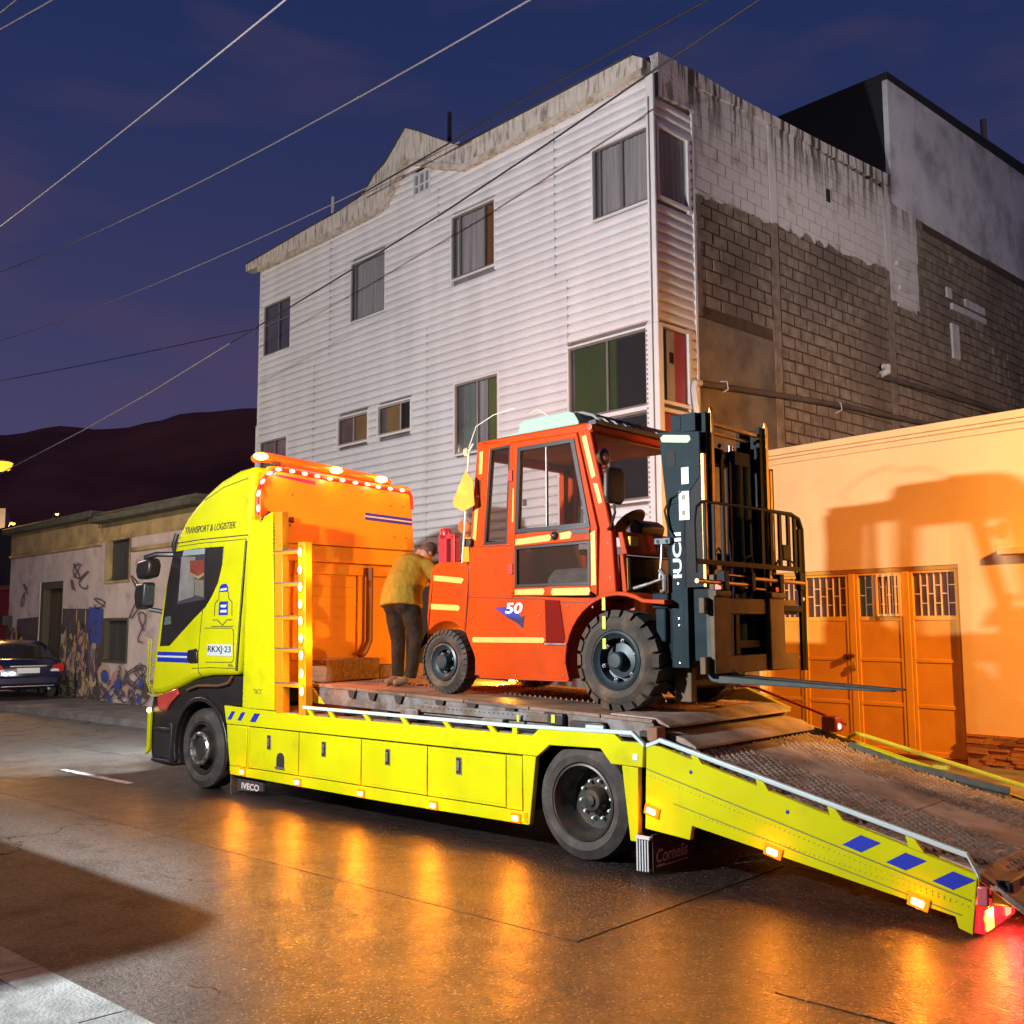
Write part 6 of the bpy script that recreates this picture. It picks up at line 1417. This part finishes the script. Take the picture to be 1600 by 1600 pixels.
for y0, y1 in ((.53, .69), (.74, .88)):
    q = MB()
    pf = [(7.90, 2.05), (7.95, 2.05), (7.95, 1.55), (7.965, 1.51), (8.0, 1.49), (9.36, 1.425), (9.38, 1.418), (9.36, 1.412), (8.60, 1.425), (8.0, 1.432), (7.93, 1.445), (7.905, 1.48), (7.90, 1.54)]
    k = len(pf)
    def taper(x, y):
        return y if x < 8.9 else y + ((y0+y1)/2 - y)*((x-8.9)/.48)*.55
    q.add([(x, taper(x, y0), z_) for x, z_ in pf] + [(x, taper(x, y1), z_) for x, z_ in pf], [tuple(range(k))[::-1], tuple(range(k, 2*k))] + [(i, (i+1) % k, k+(i+1) % k, k+i) for i in range(k)])
    fb_(q, 'fork', m_fork, bevel=.006)
# load backrest
q = MB(); q.tube([(7.975, .28, 2.30), (7.975, .27, 2.70), (7.975, .30, 2.82), (7.975, .40, 2.875), (7.975, 1.0, 2.885), (7.975, 1.90, 2.885), (7.975, 2.03, 2.85), (7.975, 2.085, 2.76), (7.975, 2.09, 2.2), (7.975, 2.06, 1.50)], [.012]*5 + [.020, .026, .028, .030, .030], 8); bk = fb_(q, 'load_backrest', m_mastd)
q = MB(); q.box(7.96, 7.99, 2.02, 2.12, 1.48, 2.76); q.build('side_arm', m_mastd, bk, off=FO, bevel=.006)
q = MB(); q.box(7.96, 7.99, .28, 2.06, 2.37, 2.41); q.build('lower_bar', m_mastd, bk, off=FO)
for y in (.42, .56, .70, 1.36, 1.52, 1.68, 1.84, 1.96):
    q = MB(); q.box(7.965, 7.985, y-.024 if y > 1.3 else y-.010, y+.024 if y > 1.3 else y+.010, 2.41, 2.88); q.build('backrest_bar', m_mastd, bk, off=FO)
for b_ in ((7.955, 7.995, 1.70, 1.84, 2.46, 2.60), (7.95, 8.0, 2.0, 2.08, 2.2, 2.36), (7.94, 7.99, 1.70, 2.06, 2.0, 2.06)): MB().box(*b_).build('hose_guard', m_mastd, bk, off=FO, bevel=.01)
q = MB(); q.lathe([(.02, 0), (.001, .01)], (7.992, 2.07, 2.12), 'x', 10); q.build('pale_plug', m_plate, bk, off=FO)
# drive axle below the mast
q = MB(); q.box(7.0, 7.45, .80, 1.62, 1.34, 1.62); q.lathe([(.001, -.2), (.17, -.16), (.2, 0), (.17, .16), (.001, .2)], (7.12, 1.2, 1.5), 'y', 18); fb_(q, 'drive_axle', m_mastd, bevel=.03)
q = MB(); q.box(7.45, 7.62, .74, .82, 1.25, 1.56); q.box(7.45, 7.60, .82, 1.5, 1.38, 1.44); fb_(q, 'mast_hinge', m_frust, bevel=.01)

# small amber lamp on the far edge of the deck
dl = thing('deck_lamp', 'small amber lamp glowing on the deck under the forklift', 'lamp', tw(4.62, 1.86, zd(4.62)), TRUCK_A)
q = MB(); q.box(-.05, .05, -.02, .03, 0, .05); q.build('lamp_base', m_blackm, dl)
q = MB(); q.lathe([(.035, 0), (.03, -.02), (.001, -.03)], (0, -.02, .07), n=12); q.build('lens', m_amber, dl)

# ================================================================= PERSON on the deck
m_shirt = M('ochre_shirt', (.21, .125, .016), .95, var=.08, vs=5, bump=.7, bs=5, bd=.07, spec=.05)
m_trou = M('dark_trousers', (.020, .013, .008), .95, var=.25, vs=5, bump=.8, bs=9, bd=.06, spec=.1)
m_skin = M('brown_skin', (.30, .13, .07), .6, var=.08)
m_hair = M('dark_hair', (.055, .025, .015), .8, var=.2)
m_boot = M('tan_boot', (.10, .055, .025), .8, var=.2)
PX, PY = 4.00, .78
pz = zd(PX)
pe = thing('person', 'person in ochre shirt and dark trousers bending over behind the forklift', 'person', tw(PX, PY, pz), TRUCK_A)
def skin(name, verts, edges, rads, mat, par, sub=2, root=0):
    me = bpy.data.meshes.new(name); me.from_pydata(verts, edges, [])
    o = bpy.data.objects.new(name, me); COL.objects.link(o); o.parent = par
    s_ = o.modifiers.new('skin', 'SKIN'); s_.use_smooth_shade = True
    for i, r_ in enumerate(rads):
        r_ = r_ if isinstance(r_, tuple) else (r_, r_)
        me.skin_vertices[0].data[i].radius = r_
    me.skin_vertices[0].data[root].use_root = True
    b = o.modifiers.new('sub', 'SUBSURF'); b.levels = sub; b.render_levels = sub
    me.materials.append(mat)
    return o
def ell(q, c, r, rot=0, tilt=0):
    # an ellipsoid as part of a shape that is later fused
    k = len(q.v); q.lathe([(.001, -1), (.38, -.92), (.71, -.71), (.92, -.38), (1, 0), (.92, .38), (.71, .71), (.38, .92), (.001, 1)], (0, 0, 0), 'z', 16)
    T_ = Matrix.Translation(c) @ Matrix.Rotation(rot, 4, 'Z') @ Matrix.Rotation(tilt, 4, 'X') @ Matrix.Diagonal((*r, 1))
    q.v[k:] = [tuple(T_ @ Vector(v)) for v in q.v[k:]]
def fuse(q, name, mat, par, vox=.014, it=6):
    o = q.build(name, mat, par, ang=180)
    r_ = o.modifiers.new('fuse', 'REMESH'); r_.mode = 'VOXEL'; r_.voxel_size = vox; r_.use_smooth_shade = True
    s_ = o.modifiers.new('smooth', 'SMOOTH'); s_.factor = .5; s_.iterations = it
    return o
# figure faces away (+y) and bends forward; origin on the deck between the feet
V = [(-.03, .0, .92), (-.08, .08, 1.06), (-.13, .20, 1.20), (-.16, .30, 1.32), (-.165, .35, 1.385), (-.15, .39, 1.43), (-.14, .42, 1.475),
     (-.14, .0, .86), (-.13, .06, .47), (-.07, .0, .10), (-.09, -.07, .045), (-.12, -.15, .035),
     (.08, .0, .86), (.17, .05, .48), (.12, -.02, .10), (.08, -.09, .045), (.04, -.17, .035),
     (-.37, .26, 1.33), (-.40, .47, 1.16), (-.24, .62, 1.10),
     (.06, .28, 1.31), (.17, .40, 1.10), (.20, .60, 1.04)]
Ed = [(0, 1), (1, 2), (2, 3), (3, 4), (4, 5), (5, 6), (0, 7), (7, 8), (8, 9), (9, 10), (10, 11), (0, 12), (12, 13), (13, 14), (14, 15), (15, 16), (3, 17), (17, 18), (18, 19), (3, 20), (20, 21), (21, 22)]
Rd = [(.13, .10), (.13, .10), (.14, .10), (.14, .10), .07, .055, .08, .085, .062, .045, .042, .035, .085, .062, .045, .042, .035, .062, .045, .033, .062, .045, .033]
bd = skin('body', V, Ed, Rd, m_skin, pe)
q = MB()
ell(q, (-.035, .0, .93), (.195, .145, .15), 0); ell(q, (-.125, -.035, .87), (.11, .12, .13)); ell(q, (.07, -.035, .87), (.11, .12, .13))
q.tube([(-.13, .0, .92), (-.14, .02, .70), (-.135, .055, .48), (-.10, .02, .28), (-.075, .0, .09)], [.118, .105, .082, .072, .066], 14)
q.tube([(.075, .0, .92), (.125, .025, .70), (.165, .05, .48), (.15, .02, .28), (.125, -.01, .09)], [.118, .105, .082, .072, .068], 14)
fuse(q, 'trousers', m_trou, pe)
q = MB()
q.tube([(-.035, -.005, .84), (-.045, .01, .95), (-.08, .08, 1.07), (-.12, .19, 1.18), (-.15, .28, 1.29), (-.165, .335, 1.37), (-.16, .36, 1.40)], [.225, .212, .20, .205, .20, .125, .08], 16)
for v_i, v in enumerate(q.v):
    cx, cy, cz = v
    q.v[v_i] = (cx*1.0 + (cx+.08)*.14, cy - (cy-.12)*.0, cz)
q.tube([(-.20, .27, 1.30), (-.35, .30, 1.28), (-.41, .37, 1.20), (-.41, .48, 1.15), (-.33, .56, 1.12)], [.10, .092, .075, .066, .055], 12)
q.tube([(-.10, .28, 1.30), (.06, .30, 1.27), (.15, .35, 1.17), (.19, .42, 1.09), (.19, .52, 1.06)], [.105, .10, .075, .066, .055], 12)
fuse(q, 'shirt', m_shirt, pe)
for i, (a, b, c_) in enumerate((((-.07, .0, .09), (-.09, -.08, .05), (-.12, -.16, .04)), ((.125, -.02, .09), (.085, -.10, .05), (.045, -.18, .04)))):
    skin('shoe', [a, b, c_], [(0, 1), (1, 2)], [(.055, .055), (.052, .045), (.046, .035)], m_boot, pe)
# head with face, ears and hair (turned away from the camera, looking down)
q = MB(); q.lathe([(.001, -.118), (.045, -.108), (.066, -.075), (.076, -.02), (.078, .03), (.068, .075), (.045, .105), (.001, .118)], (0, 0, 0), 'z', 18)
hd = q.build('head', m_skin, pe, ang=80); hd.location = (-.11, .46, 1.46); hd.rotation_euler = (R(-55), R(4), R(-14))
q = MB(); q.tube([(0, .076, .02), (0, .096, -.012), (0, .078, -.03)], [.008, .014, .008], 8)
for s in (-1, 1):
    q.lathe([(.001, -.012), (.016, -.008), (.024, 0), (.016, .008), (.001, .012)], (s*.079, .0, -.01), 'x', 10)
q.tube([(-.025, .070, -.055), (0, .076, -.056), (.025, .070, -.055)], .006, 6)
q.build('face', m_skin, hd)
q = MB()
for s in (-1, 1): q.lathe([(.001, -.01), (.01, -.006), (.012, 0), (.01, .006), (.001, .01)], (s*.030, .068, .018), 'y', 8)
q.build('eye', m_plate, hd)
q = MB(); q.lathe([(.075, -.045), (.085, -.01), (.087, .035), (.076, .082), (.05, .112), (.001, .125)], (0, -.010, .0), 'z', 18); q.build('hair', m_hair, hd, ang=80)
# hands with five fingers resting on the forklift
for (wx, wy, wz) in ((-.24, .62, 1.10), (.20, .60, 1.04)):
    hv = [(wx, wy, wz), (wx+.005, wy+.06, wz-.02)]; he = [(0, 1)]; hr = [(.03, .022), (.042, .018)]
    for f in range(4):
        b = len(hv); dx = -.033 + f*.022; L = (.062, .075, .07, .055)[f]
        hv += [(wx+dx, wy+.10, wz-.03), (wx+dx*1.1, wy+.10+L*.6, wz-.045), (wx+dx*1.1, wy+.10+L, wz-.075)]
        he += [(1, b), (b, b+1), (b+1, b+2)]; hr += [.0105, .009, .0075]
    b = len(hv); hv += [(wx-.05, wy+.05, wz-.03), (wx-.065, wy+.085, wz-.045)]; he += [(1, b), (b, b+1)]; hr += [.012, .009]
    skin('hand', hv, he, hr, m_skin, pe, sub=1)
# ================================================================= CARS
def make_car(label, loc, rz, group=None):
    c = thing('sedan', label, 'car', loc, rz, group)
    mb = M('dark_blue_car_paint', (.008, .011, .032), .16, var=.05, coat=.6)
    # x: forward; y: left; origin on the ground at the rear bumper
    L, Wd = 4.45, 1.74
    st = [  # x, half width, z bottom, z belt (shoulder), z crown
        (0.0, .62, .42, .80, .86), (.05, .74, .33, .92, .97), (.18, .83, .28, .98, 1.02), (.55, .865, .25, 1.0, 1.05), (1.2, .87, .24, .98, 1.02), (2.2, .87, .24, .93, .97), (3.1, .865, .24, .90, .95), (3.8, .84, .25, .82, .88), (4.25, .76, .30, .72, .78), (4.43, .60, .38, .62, .66)]
    q = MB(); k = 10
    for (x, w, zb, zs, zc) in st:
        q.v += [(x, -w*.86, zb), (x, -w, zb+.14), (x, -w*1.0, (zb+zs)/2+.08), (x, -w*.965, zs-.03), (x, -w*.86, zs+.015), (x, w*.86, zs+.015), (x, w*.965, zs-.03), (x, w, (zb+zs)/2+.08), (x, w, zb+.14), (x, w*.86, zb)]
    n = len(st)
    for i in range(n-1):
        for j in range(k): q.f.append((i*k+j, i*k+(j+1) % k, (i+1)*k+(j+1) % k, (i+1)*k+j)); q.m.append(0)
    q.f += [tuple(range(k))[::-1], tuple(range((n-1)*k, n*k))]; q.m += [0, 0]
    q.build('body', mb, c, ang=40, bevel=.0)
    # greenhouse
    cb = [(.52, .70, .99, 0), (.95, .66, 1.30, 1), (1.30, .63, 1.41, 1), (2.3, .62, 1.43, 1), (2.75, .64, 1.33, 1), (3.30, .70, .95, 0)]
    q = MB(); q.v = []
    for (x, w, zt, up) in cb:
        q.v += [(x, -.76, .96), (x, -w, zt), (x, -w*.8, zt+.025*up), (x, w*.8, zt+.025*up), (x, w, zt), (x, .76, .96)]
    for i in range(len(cb)-1):
        for j in range(5): q.f.append((i*6+j, i*6+j+1, (i+1)*6+j+1, (i+1)*6+j)); q.m.append(0)
    q.build('roof', mb, c, ang=40)
    q = MB(); q.add([(.545, -.60, 1.015), (.545, .60, 1.015), (.915, .55, 1.292), (.915, -.55, 1.292), (.53, -.60, 1.02), (.53, .60, 1.02), (.90, .55, 1.30), (.90, -.55, 1.30)], [(0, 1, 2, 3), (4, 7, 6, 5), (0, 4, 5, 1), (1, 5, 6, 2), (2, 6, 7, 3), (3, 7, 4, 0)]); q.build('rear_window', m_glass, c)
    for s in (-1, 1):
        q = MB(); q.add([(.75, s*.765, 1.0), (3.0, s*.765, 1.0), (2.65, s*.66, 1.33), (1.15, s*.655, 1.36), (.75, s*.745, 1.0), (3.0, s*.745, 1.0), (2.65, s*.64, 1.33), (1.15, s*.635, 1.36)], [(0, 1, 2, 3), (4, 7, 6, 5), (0, 4, 5, 1), (1, 5, 6, 2), (2, 6, 7, 3), (3, 7, 4, 0)]); q.build('side_window', m_glass, c)
        q = MB(); q.prism([(s*.52, .72), (s*.82, .68), (s*.84, .80), (s*.80, .90), (s*.60, .86)], -.012, .10, 'x'); tl = q.build('tail_light', m_red_lens if False else M('car_tail_lens', (.40, .012, .015), .12, var=.1, coat=.5), c, bevel=.015)
        q = MB(); q.prism([(s*.50, .70), (s*.72, .69), (s*.70, .75), (s*.55, .76)], -.018, .0, 'x'); q.build('reversing_lens', M('clear_car_lens', (.6, .6, .62), .12, var=0), tl)
        q = MB(); q.prism([(s*.0, 0)]*3, 0, 0, 'x') if False else None
        q = MB()
        for x in (.95, 3.55):
            o = tyre(.31, .20, .20).build('wheel', m_rubber, c); o.location = (x, (-.86 if s < 0 else .66), .31)
            r_ = MB(); r_.lathe([(.20, .02), (.19, .0), (.06, .02), (.001, .01)], (0, 0, 0), n=24); r_.build('rim', m_steel, o)
    q = MB(); q.box(-.045, .25, -.72, .72, .36, .60); q.build('bumper', mb, c, bevel=.06, seg=3)
    q = MB(); q.box(-.050, .0, -.60, .60, .345, .36); q.build('bumper_trim', m_chrome, c)
    q = MB(); q.box(-.055, -.03, -.26, .26, .66, .79) if False else q.box(.0, .02, -.26, .26, .66, .79); q.v = [(v[0]-.035, v[1], v[2]) for v in q.v]; p = q.build('number_plate', m_plate, c, bevel=.004)
    q = MB(); q.box(-.02, .03, -.42, .42, .82, .845); q.build('boot_trim', m_chrome, c)
    q = MB(); q.tube([(-.06, -.48, .28), (.3, -.48, .28)], .035, 10); q.build('exhaust', m_chrome, c)
    return c
car1 = make_car('dark blue sedan parked on the far pavement by the graffiti wall', (-26.5, 8.72, .135), R(180-4))
# panel van at the near kerb, just outside the left edge; the floodlight throws its shadow on the road
vn_ = thing('panel_van', 'white panel van parked on the near pavement beside the floodlight', 'van', sw(-6.62, 1.05, 0), R(184.5))
m_van = M('van_white', (.5, .5, .5), .35, var=.06)
q = MB(); q.prism([(-.0, .35), (.0, 1.5), (.10, 2.05), (.28, 2.20), (3.3, 2.22), (3.75, 2.05), (4.35, 1.25), (5.0, 1.05), (5.15, .75), (5.15, .32)], -.90, .90); q.build('body', m_van, vn_, bevel=.34, seg=6)
q = MB(); q.prism([(3.45, 2.0), (3.75, 1.95), (4.25, 1.32), (3.45, 1.32)], .885, .91); q.build('side_window', m_glass, vn_)
q = MB(); q.box(-.012, .0, -.65, -.05, 1.2, 1.75); q.box(-.012, .0, .05, .65, 1.2, 1.75); q.build('rear_window', m_glass, vn_)
for s_ in (-.92, .72):
    for x in (1.0, 4.15):
        o = tyre(.33, .20, .21).build('wheel', m_rubber, vn_); o.location = (x, s_, .33)

# ================================================================= STREET LAMPS
def street_lamp(name, label, base, h, arm, head_dir, emit_mat, group=None, wood=False, ls=1.):
    t = thing(name, label, 'street lamp', base, head_dir, group)
    q = MB(); q.tube([(0, 0, 0), (0, 0, h*.5), (0, 0, h)], [.09, .075, .055], 10); q.build('pole', m_grey if not wood else m_wood, t)
    q = MB(); q.tube([(0, 0, h-.1), (arm*.4, 0, h+.18), (arm, 0, h+.25)], .03, 8); q.build('arm', m_grey, t)
    q = MB(); q.prism([(arm-.1, h+.30), (arm+.45, h+.28), (arm+.50, h+.22), (arm-.1, h+.20)], -.12, .12); q.build('lamp_head', m_grey, t, bevel=.02)
    q = MB(); q.lathe([(.001, -.09*ls), (.08*ls, -.07*ls), (.11*ls, 0), (.10*ls, .02)], (arm+.2, 0, h+.19), 'z', 14); q.build('lens', emit_mat, t)
    return t
m_sod = M('sodium_lens', (.9, .5, .1), .3, emit=(1, .45, .05), es=7, var=0)
m_ledw = M('white_led_lens', (.9, .9, .9), .3, emit=(.92, .97, 1), es=40, var=0)
# sodium lamp just off the left edge, far down the street; small ones further off
street_lamp('street_lamp', 'sodium street lamp glowing beyond the dark car', (-37.3, 10.4, .13), 7.05, .9, R(20), M('sodium_glow_globe', (.6, .25, .03), .4, emit=(1, .40, .025), es=2.3, var=0), ls=3.2)  # oversized globe stands in for the glow around the lamp
for i, (x, y, z, lab) in enumerate(((-66.1, 23, 8.8, 'amber lamp shining above the graffiti house roof'), (-63.05, 19.5, 7.94, 'amber lamp in front of the pale block on the hill'), (-95, 31.3, 11, 'tiny amber lamp right of the pale block'))):
    street_lamp('street_lamp', lab, (x-.8, y, z-6.4 if i else z-6.2), 6.2, .7, 0, m_sod)
# white floodlight across the street left of the camera, an added unseen fill on the orange roof, a shaded sodium lamp beyond the ramp
FLX = Vector((-7.65, -.62, 3.90))
fl = thing('floodlight', 'white LED floodlight on a pole on the near pavement', 'floodlight', (FLX.x, FLX.y-.25, 0), R(80))
q = MB(); q.tube([(0, 0, 0), (0, 0, FLX.z+.15)], .05, 10); q.build('pole', m_grey, fl)
q = MB(); q.box(.04, .10, -.16, .16, FLX.z-.15, FLX.z+.11); q.build('lamp_head', m_grey, fl, bevel=.015)
q = MB(); q.box(.101, .112, -.14, .14, FLX.z-.12, FLX.z+.08); q.build('lens', m_ledw, fl)
rf = thing('floodlight', 'added unseen fill light on the orange building roof aimed at the block wall', 'floodlight', (1.5, 13.6, 4.45), R(165))
q = MB(); q.tube([(0, 0, 0), (0, 0, .8)], .03, 8); q.build('bracket', m_grey, rf)
q = MB(); q.box(.02, .10, -.2, .2, .75, 1.0); q.build('lamp_head', m_grey, rf, bevel=.015)
q = MB(); q.box(.101, .11, -.18, .18, .77, .98); q.build('lens', m_ledw, rf)
sl2 = street_lamp('street_lamp', 'sodium street lamp on the far pavement beyond the ramp', sw(2.4, 10.75, .13), 5.2, .9, R(215), m_sod)
q = MB(); q.lathe([(.20, 5.235), (.20, 5.55), (.001, 5.58), (.001, 5.56), (.19, 5.53), (.19, 5.235)], (1.1, 0, 0), 'z', 20, cap=False); q.build('light_stop_hood', m_grey, sl2)  # unseen hood added to keep sodium light off the block wall

street_lamp('street_lamp', 'added unseen fill lamp on the near pavement far down the left side', (-24, 1.2, 0), 7.0, 1.3, R(80), m_ledw)
# ================================================================= OVERHEAD CABLES
m_cab1 = M('lamplit_cable', (.32, .31, .32), .6, var=.1)  # paler grey carries the lamplight falling on the cables
m_cab2 = M('black_cable', (.02, .02, .022), .6, var=.1)
def cable(label, p0, p1, sag, r, m_, n=24):
    P0, P1 = Vector(p0), Vector(p1)
    q = MB()
    q.tube([P0.lerp(P1, i/n) - Vector((0, 0, sag*4*(i/n)*(1-i/n))) for i in range(n+1)], r, 6)
    tag(q.build('overhead_cable', m_, ang=80), label, 'cable', 'overhead cables')
cable('pale cable rising steeply in the upper left sky', (-26, 5.5, 9.45), (-4.5, 5.5, 8.75), .15, .011, m_cab1)
cable('pale cable crossing low over the sky towards the gable', (-40, 9.5, 13.9), (-8.0, 9.5, 10.6), .55, .015, m_cab1)
cable('thin pale cable ending behind the gable vent pipe', (-42, 9.5, 11.75), (-12.5, 10.6, 9.95), .50, .011, m_cab1)
cable('faint dark cable low in the sky left of the building', (-44, 10.0, 10.9), (-18.4, 12.6, 8.95), .12, .012, m_cab2)
# the long cable in front of the building follows measured heights; its floodlit left part is coloured paler
pts = [(-46, 9.5, 6.1), (-38, 9.5, 6.2), (-32.07, 9.5, 6.42), (-25.71, 9.5, 6.80), (-21.8, 9.5, 7.10), (-18.18, 9.5, 7.47), (-14.08, 9.5, 7.86), (-11.61, 9.5, 8.12), (-9.35, 9.5, 8.42), (-7.31, 9.5, 8.73), (-5.9, 9.5, 8.92), (-3, 9.5, 9.4), (2, 9.5, 10.4)]
q = MB(); q.tube(pts[5:], .014, 6); tag(q.build('overhead_cable', m_cab2, ang=80), 'long dark cable slung across the front of the white building', 'cable', 'overhead cables')
q = MB(); q.tube(pts[:6], .015, 6); tag(q.build('overhead_cable', m_cab1, ang=80), 'left part of the long cable, coloured pale as lamplit, past the amber lamp', 'cable', 'overhead cables')
q = MB(); q.tube([(-15.4, 10.5, 9.87), (-12.64, 10.4, 9.87), (-11.07, 10.4, 9.93), (-9.08, 10.4, 9.93), (-7.31, 10.4, 9.93), (-2, 10.4, 10.3)], .015, 6); tag(q.build('overhead_cable', m_cab2, ang=80), 'dark cable grazing the gable and crossing above the parapet', 'cable', 'overhead cables')
for lab, z0, z1 in (('upper pale cable in the top left corner', 13.6, 12.2), ('lower pale cable in the top left corner', 13.95, 12.75)):
    q = MB(); q.tube([(-24, 5.5, z0+1.0 if z0 < 13.7 else z0+1.1), (-19.95, 5.5, z0-.42), (-17.0, 5.5, z1+.2), (-10, 5.5, z1-2.3)], .014, 6); tag(q.build('overhead_cable', m_cab1, ang=80), lab, 'cable', 'overhead cables')

# ================================================================= THE LIGHT OF THE LAMPS ABOVE
AMB = (1.0, .27, .008)
WHT = (.96, .97, 1.0)
al_ = bpy.data.lights.new('floodlight_light', 'AREA'); al_.shape = 'RECTANGLE'; al_.size = .25; al_.size_y = .09; al_.color = WHT; al_.energy = 1420
ao_ = bpy.data.objects.new('floodlight_light', al_); COL.objects.link(ao_); ao_.location = FLX + Vector((.06, .14, .0)); LIGHTS.append(ao_)
ao_.rotation_euler = Vector((.10, 1, .02)).to_track_quat('-Z', 'Y').to_euler()
p_ = Vector((1.35, 13.65, 5.35))
point('block_wall_fill', p_, (1.0, .86, .80), 1900, .15, spot=80, aim=(-8.8, 18.5, 9.2), blend=.9)  # added fill for the block wall, from an unseen lamp
p_ = Vector(sw(2.4, 10.75, .13)) + Vector((1.1*math.cos(R(215)), 1.1*math.sin(R(215)), 5.25))
point('sodium_light', p_, (1.0, .42, .05), 6200, .06, spot=98, aim=(-6.0, 13.4, 2.3), blend=.4)
point('left_fill_light', (-23.6, 2.6, 7.2), (1.0, .78, .62), 1700, .12)  # added fill that brightens the graffiti house
point('block_light', (-63.6, 19.0, 7.6), (1.0, .6, .25), 260, .1)
point('far_sodium_light', (-36.6, 10.7, 7.1), (1.0, .45, .10), 2600, .12)
# marker lamps along the skirt
for x, z_ in ((2.23, .285), (3.25, .27), (4.28, .262), (5.31, .262), (6.32, .268), (7.71, .485), (8.715, .325), (9.71, .155)):
    point('marker_light', tw(x, -.055, z_), AMB, 46 if x < 9 else 22, .03, spot=150, aim=tw(x, -1.055, z_-.10), blend=.7)
    point('marker_glow', tw(x, -.05, z_), (1, .13, .002), 2.6, .02)
point('corner_light', tw(.13, -.09, .86), AMB, 60, .02, spot=150, aim=tw(.13, -1.09, .70), blend=.7)
for z_ in (2.6, 2.2, 1.8, 1.35):
    point('led_post_light', tw(3.29, -.05, z_), (1.0, .25, .005), 16, .03)
for z_ in (2.55, 1.75):
    point('led_post_light', tw(3.45, .06, z_), (1.0, .28, .008), 27, .03)
for y in (.25, .95, 1.65, 2.2):
    point('red_strip_light', tw(2.60, y, 3.66), (1.0, .05, .02), 30, .03)
point('red_strip_light', tw(2.56, -.08, 3.35), (1.0, .06, .025), 10, .03)
for y in (.0, 1.1, 1.82):
    point('beacon_light', tw(2.52, y, 3.86), (1.0, .25, .01), 12, .05)
point('deck_lamp_light', tw(4.62, 1.79, zd(4.62)+.075), (1.0, .42, .03), 130, .03)
for y in (.35, W-.35):
    point('headlight', tw(-.04, y, .74), (.90, .95, 1.0), 1900, .06, spot=95, aim=tw(-5.5, y-.6, 0), blend=1)
for y in (.3, W-.35):
    point('tail_light', tw(10.17, y, .10), (1.0, .02, .025), 30, .03)
    point('tail_indicator_light', tw(10.15, y-.2, .10), (1.0, .35, .03), 6, .03)
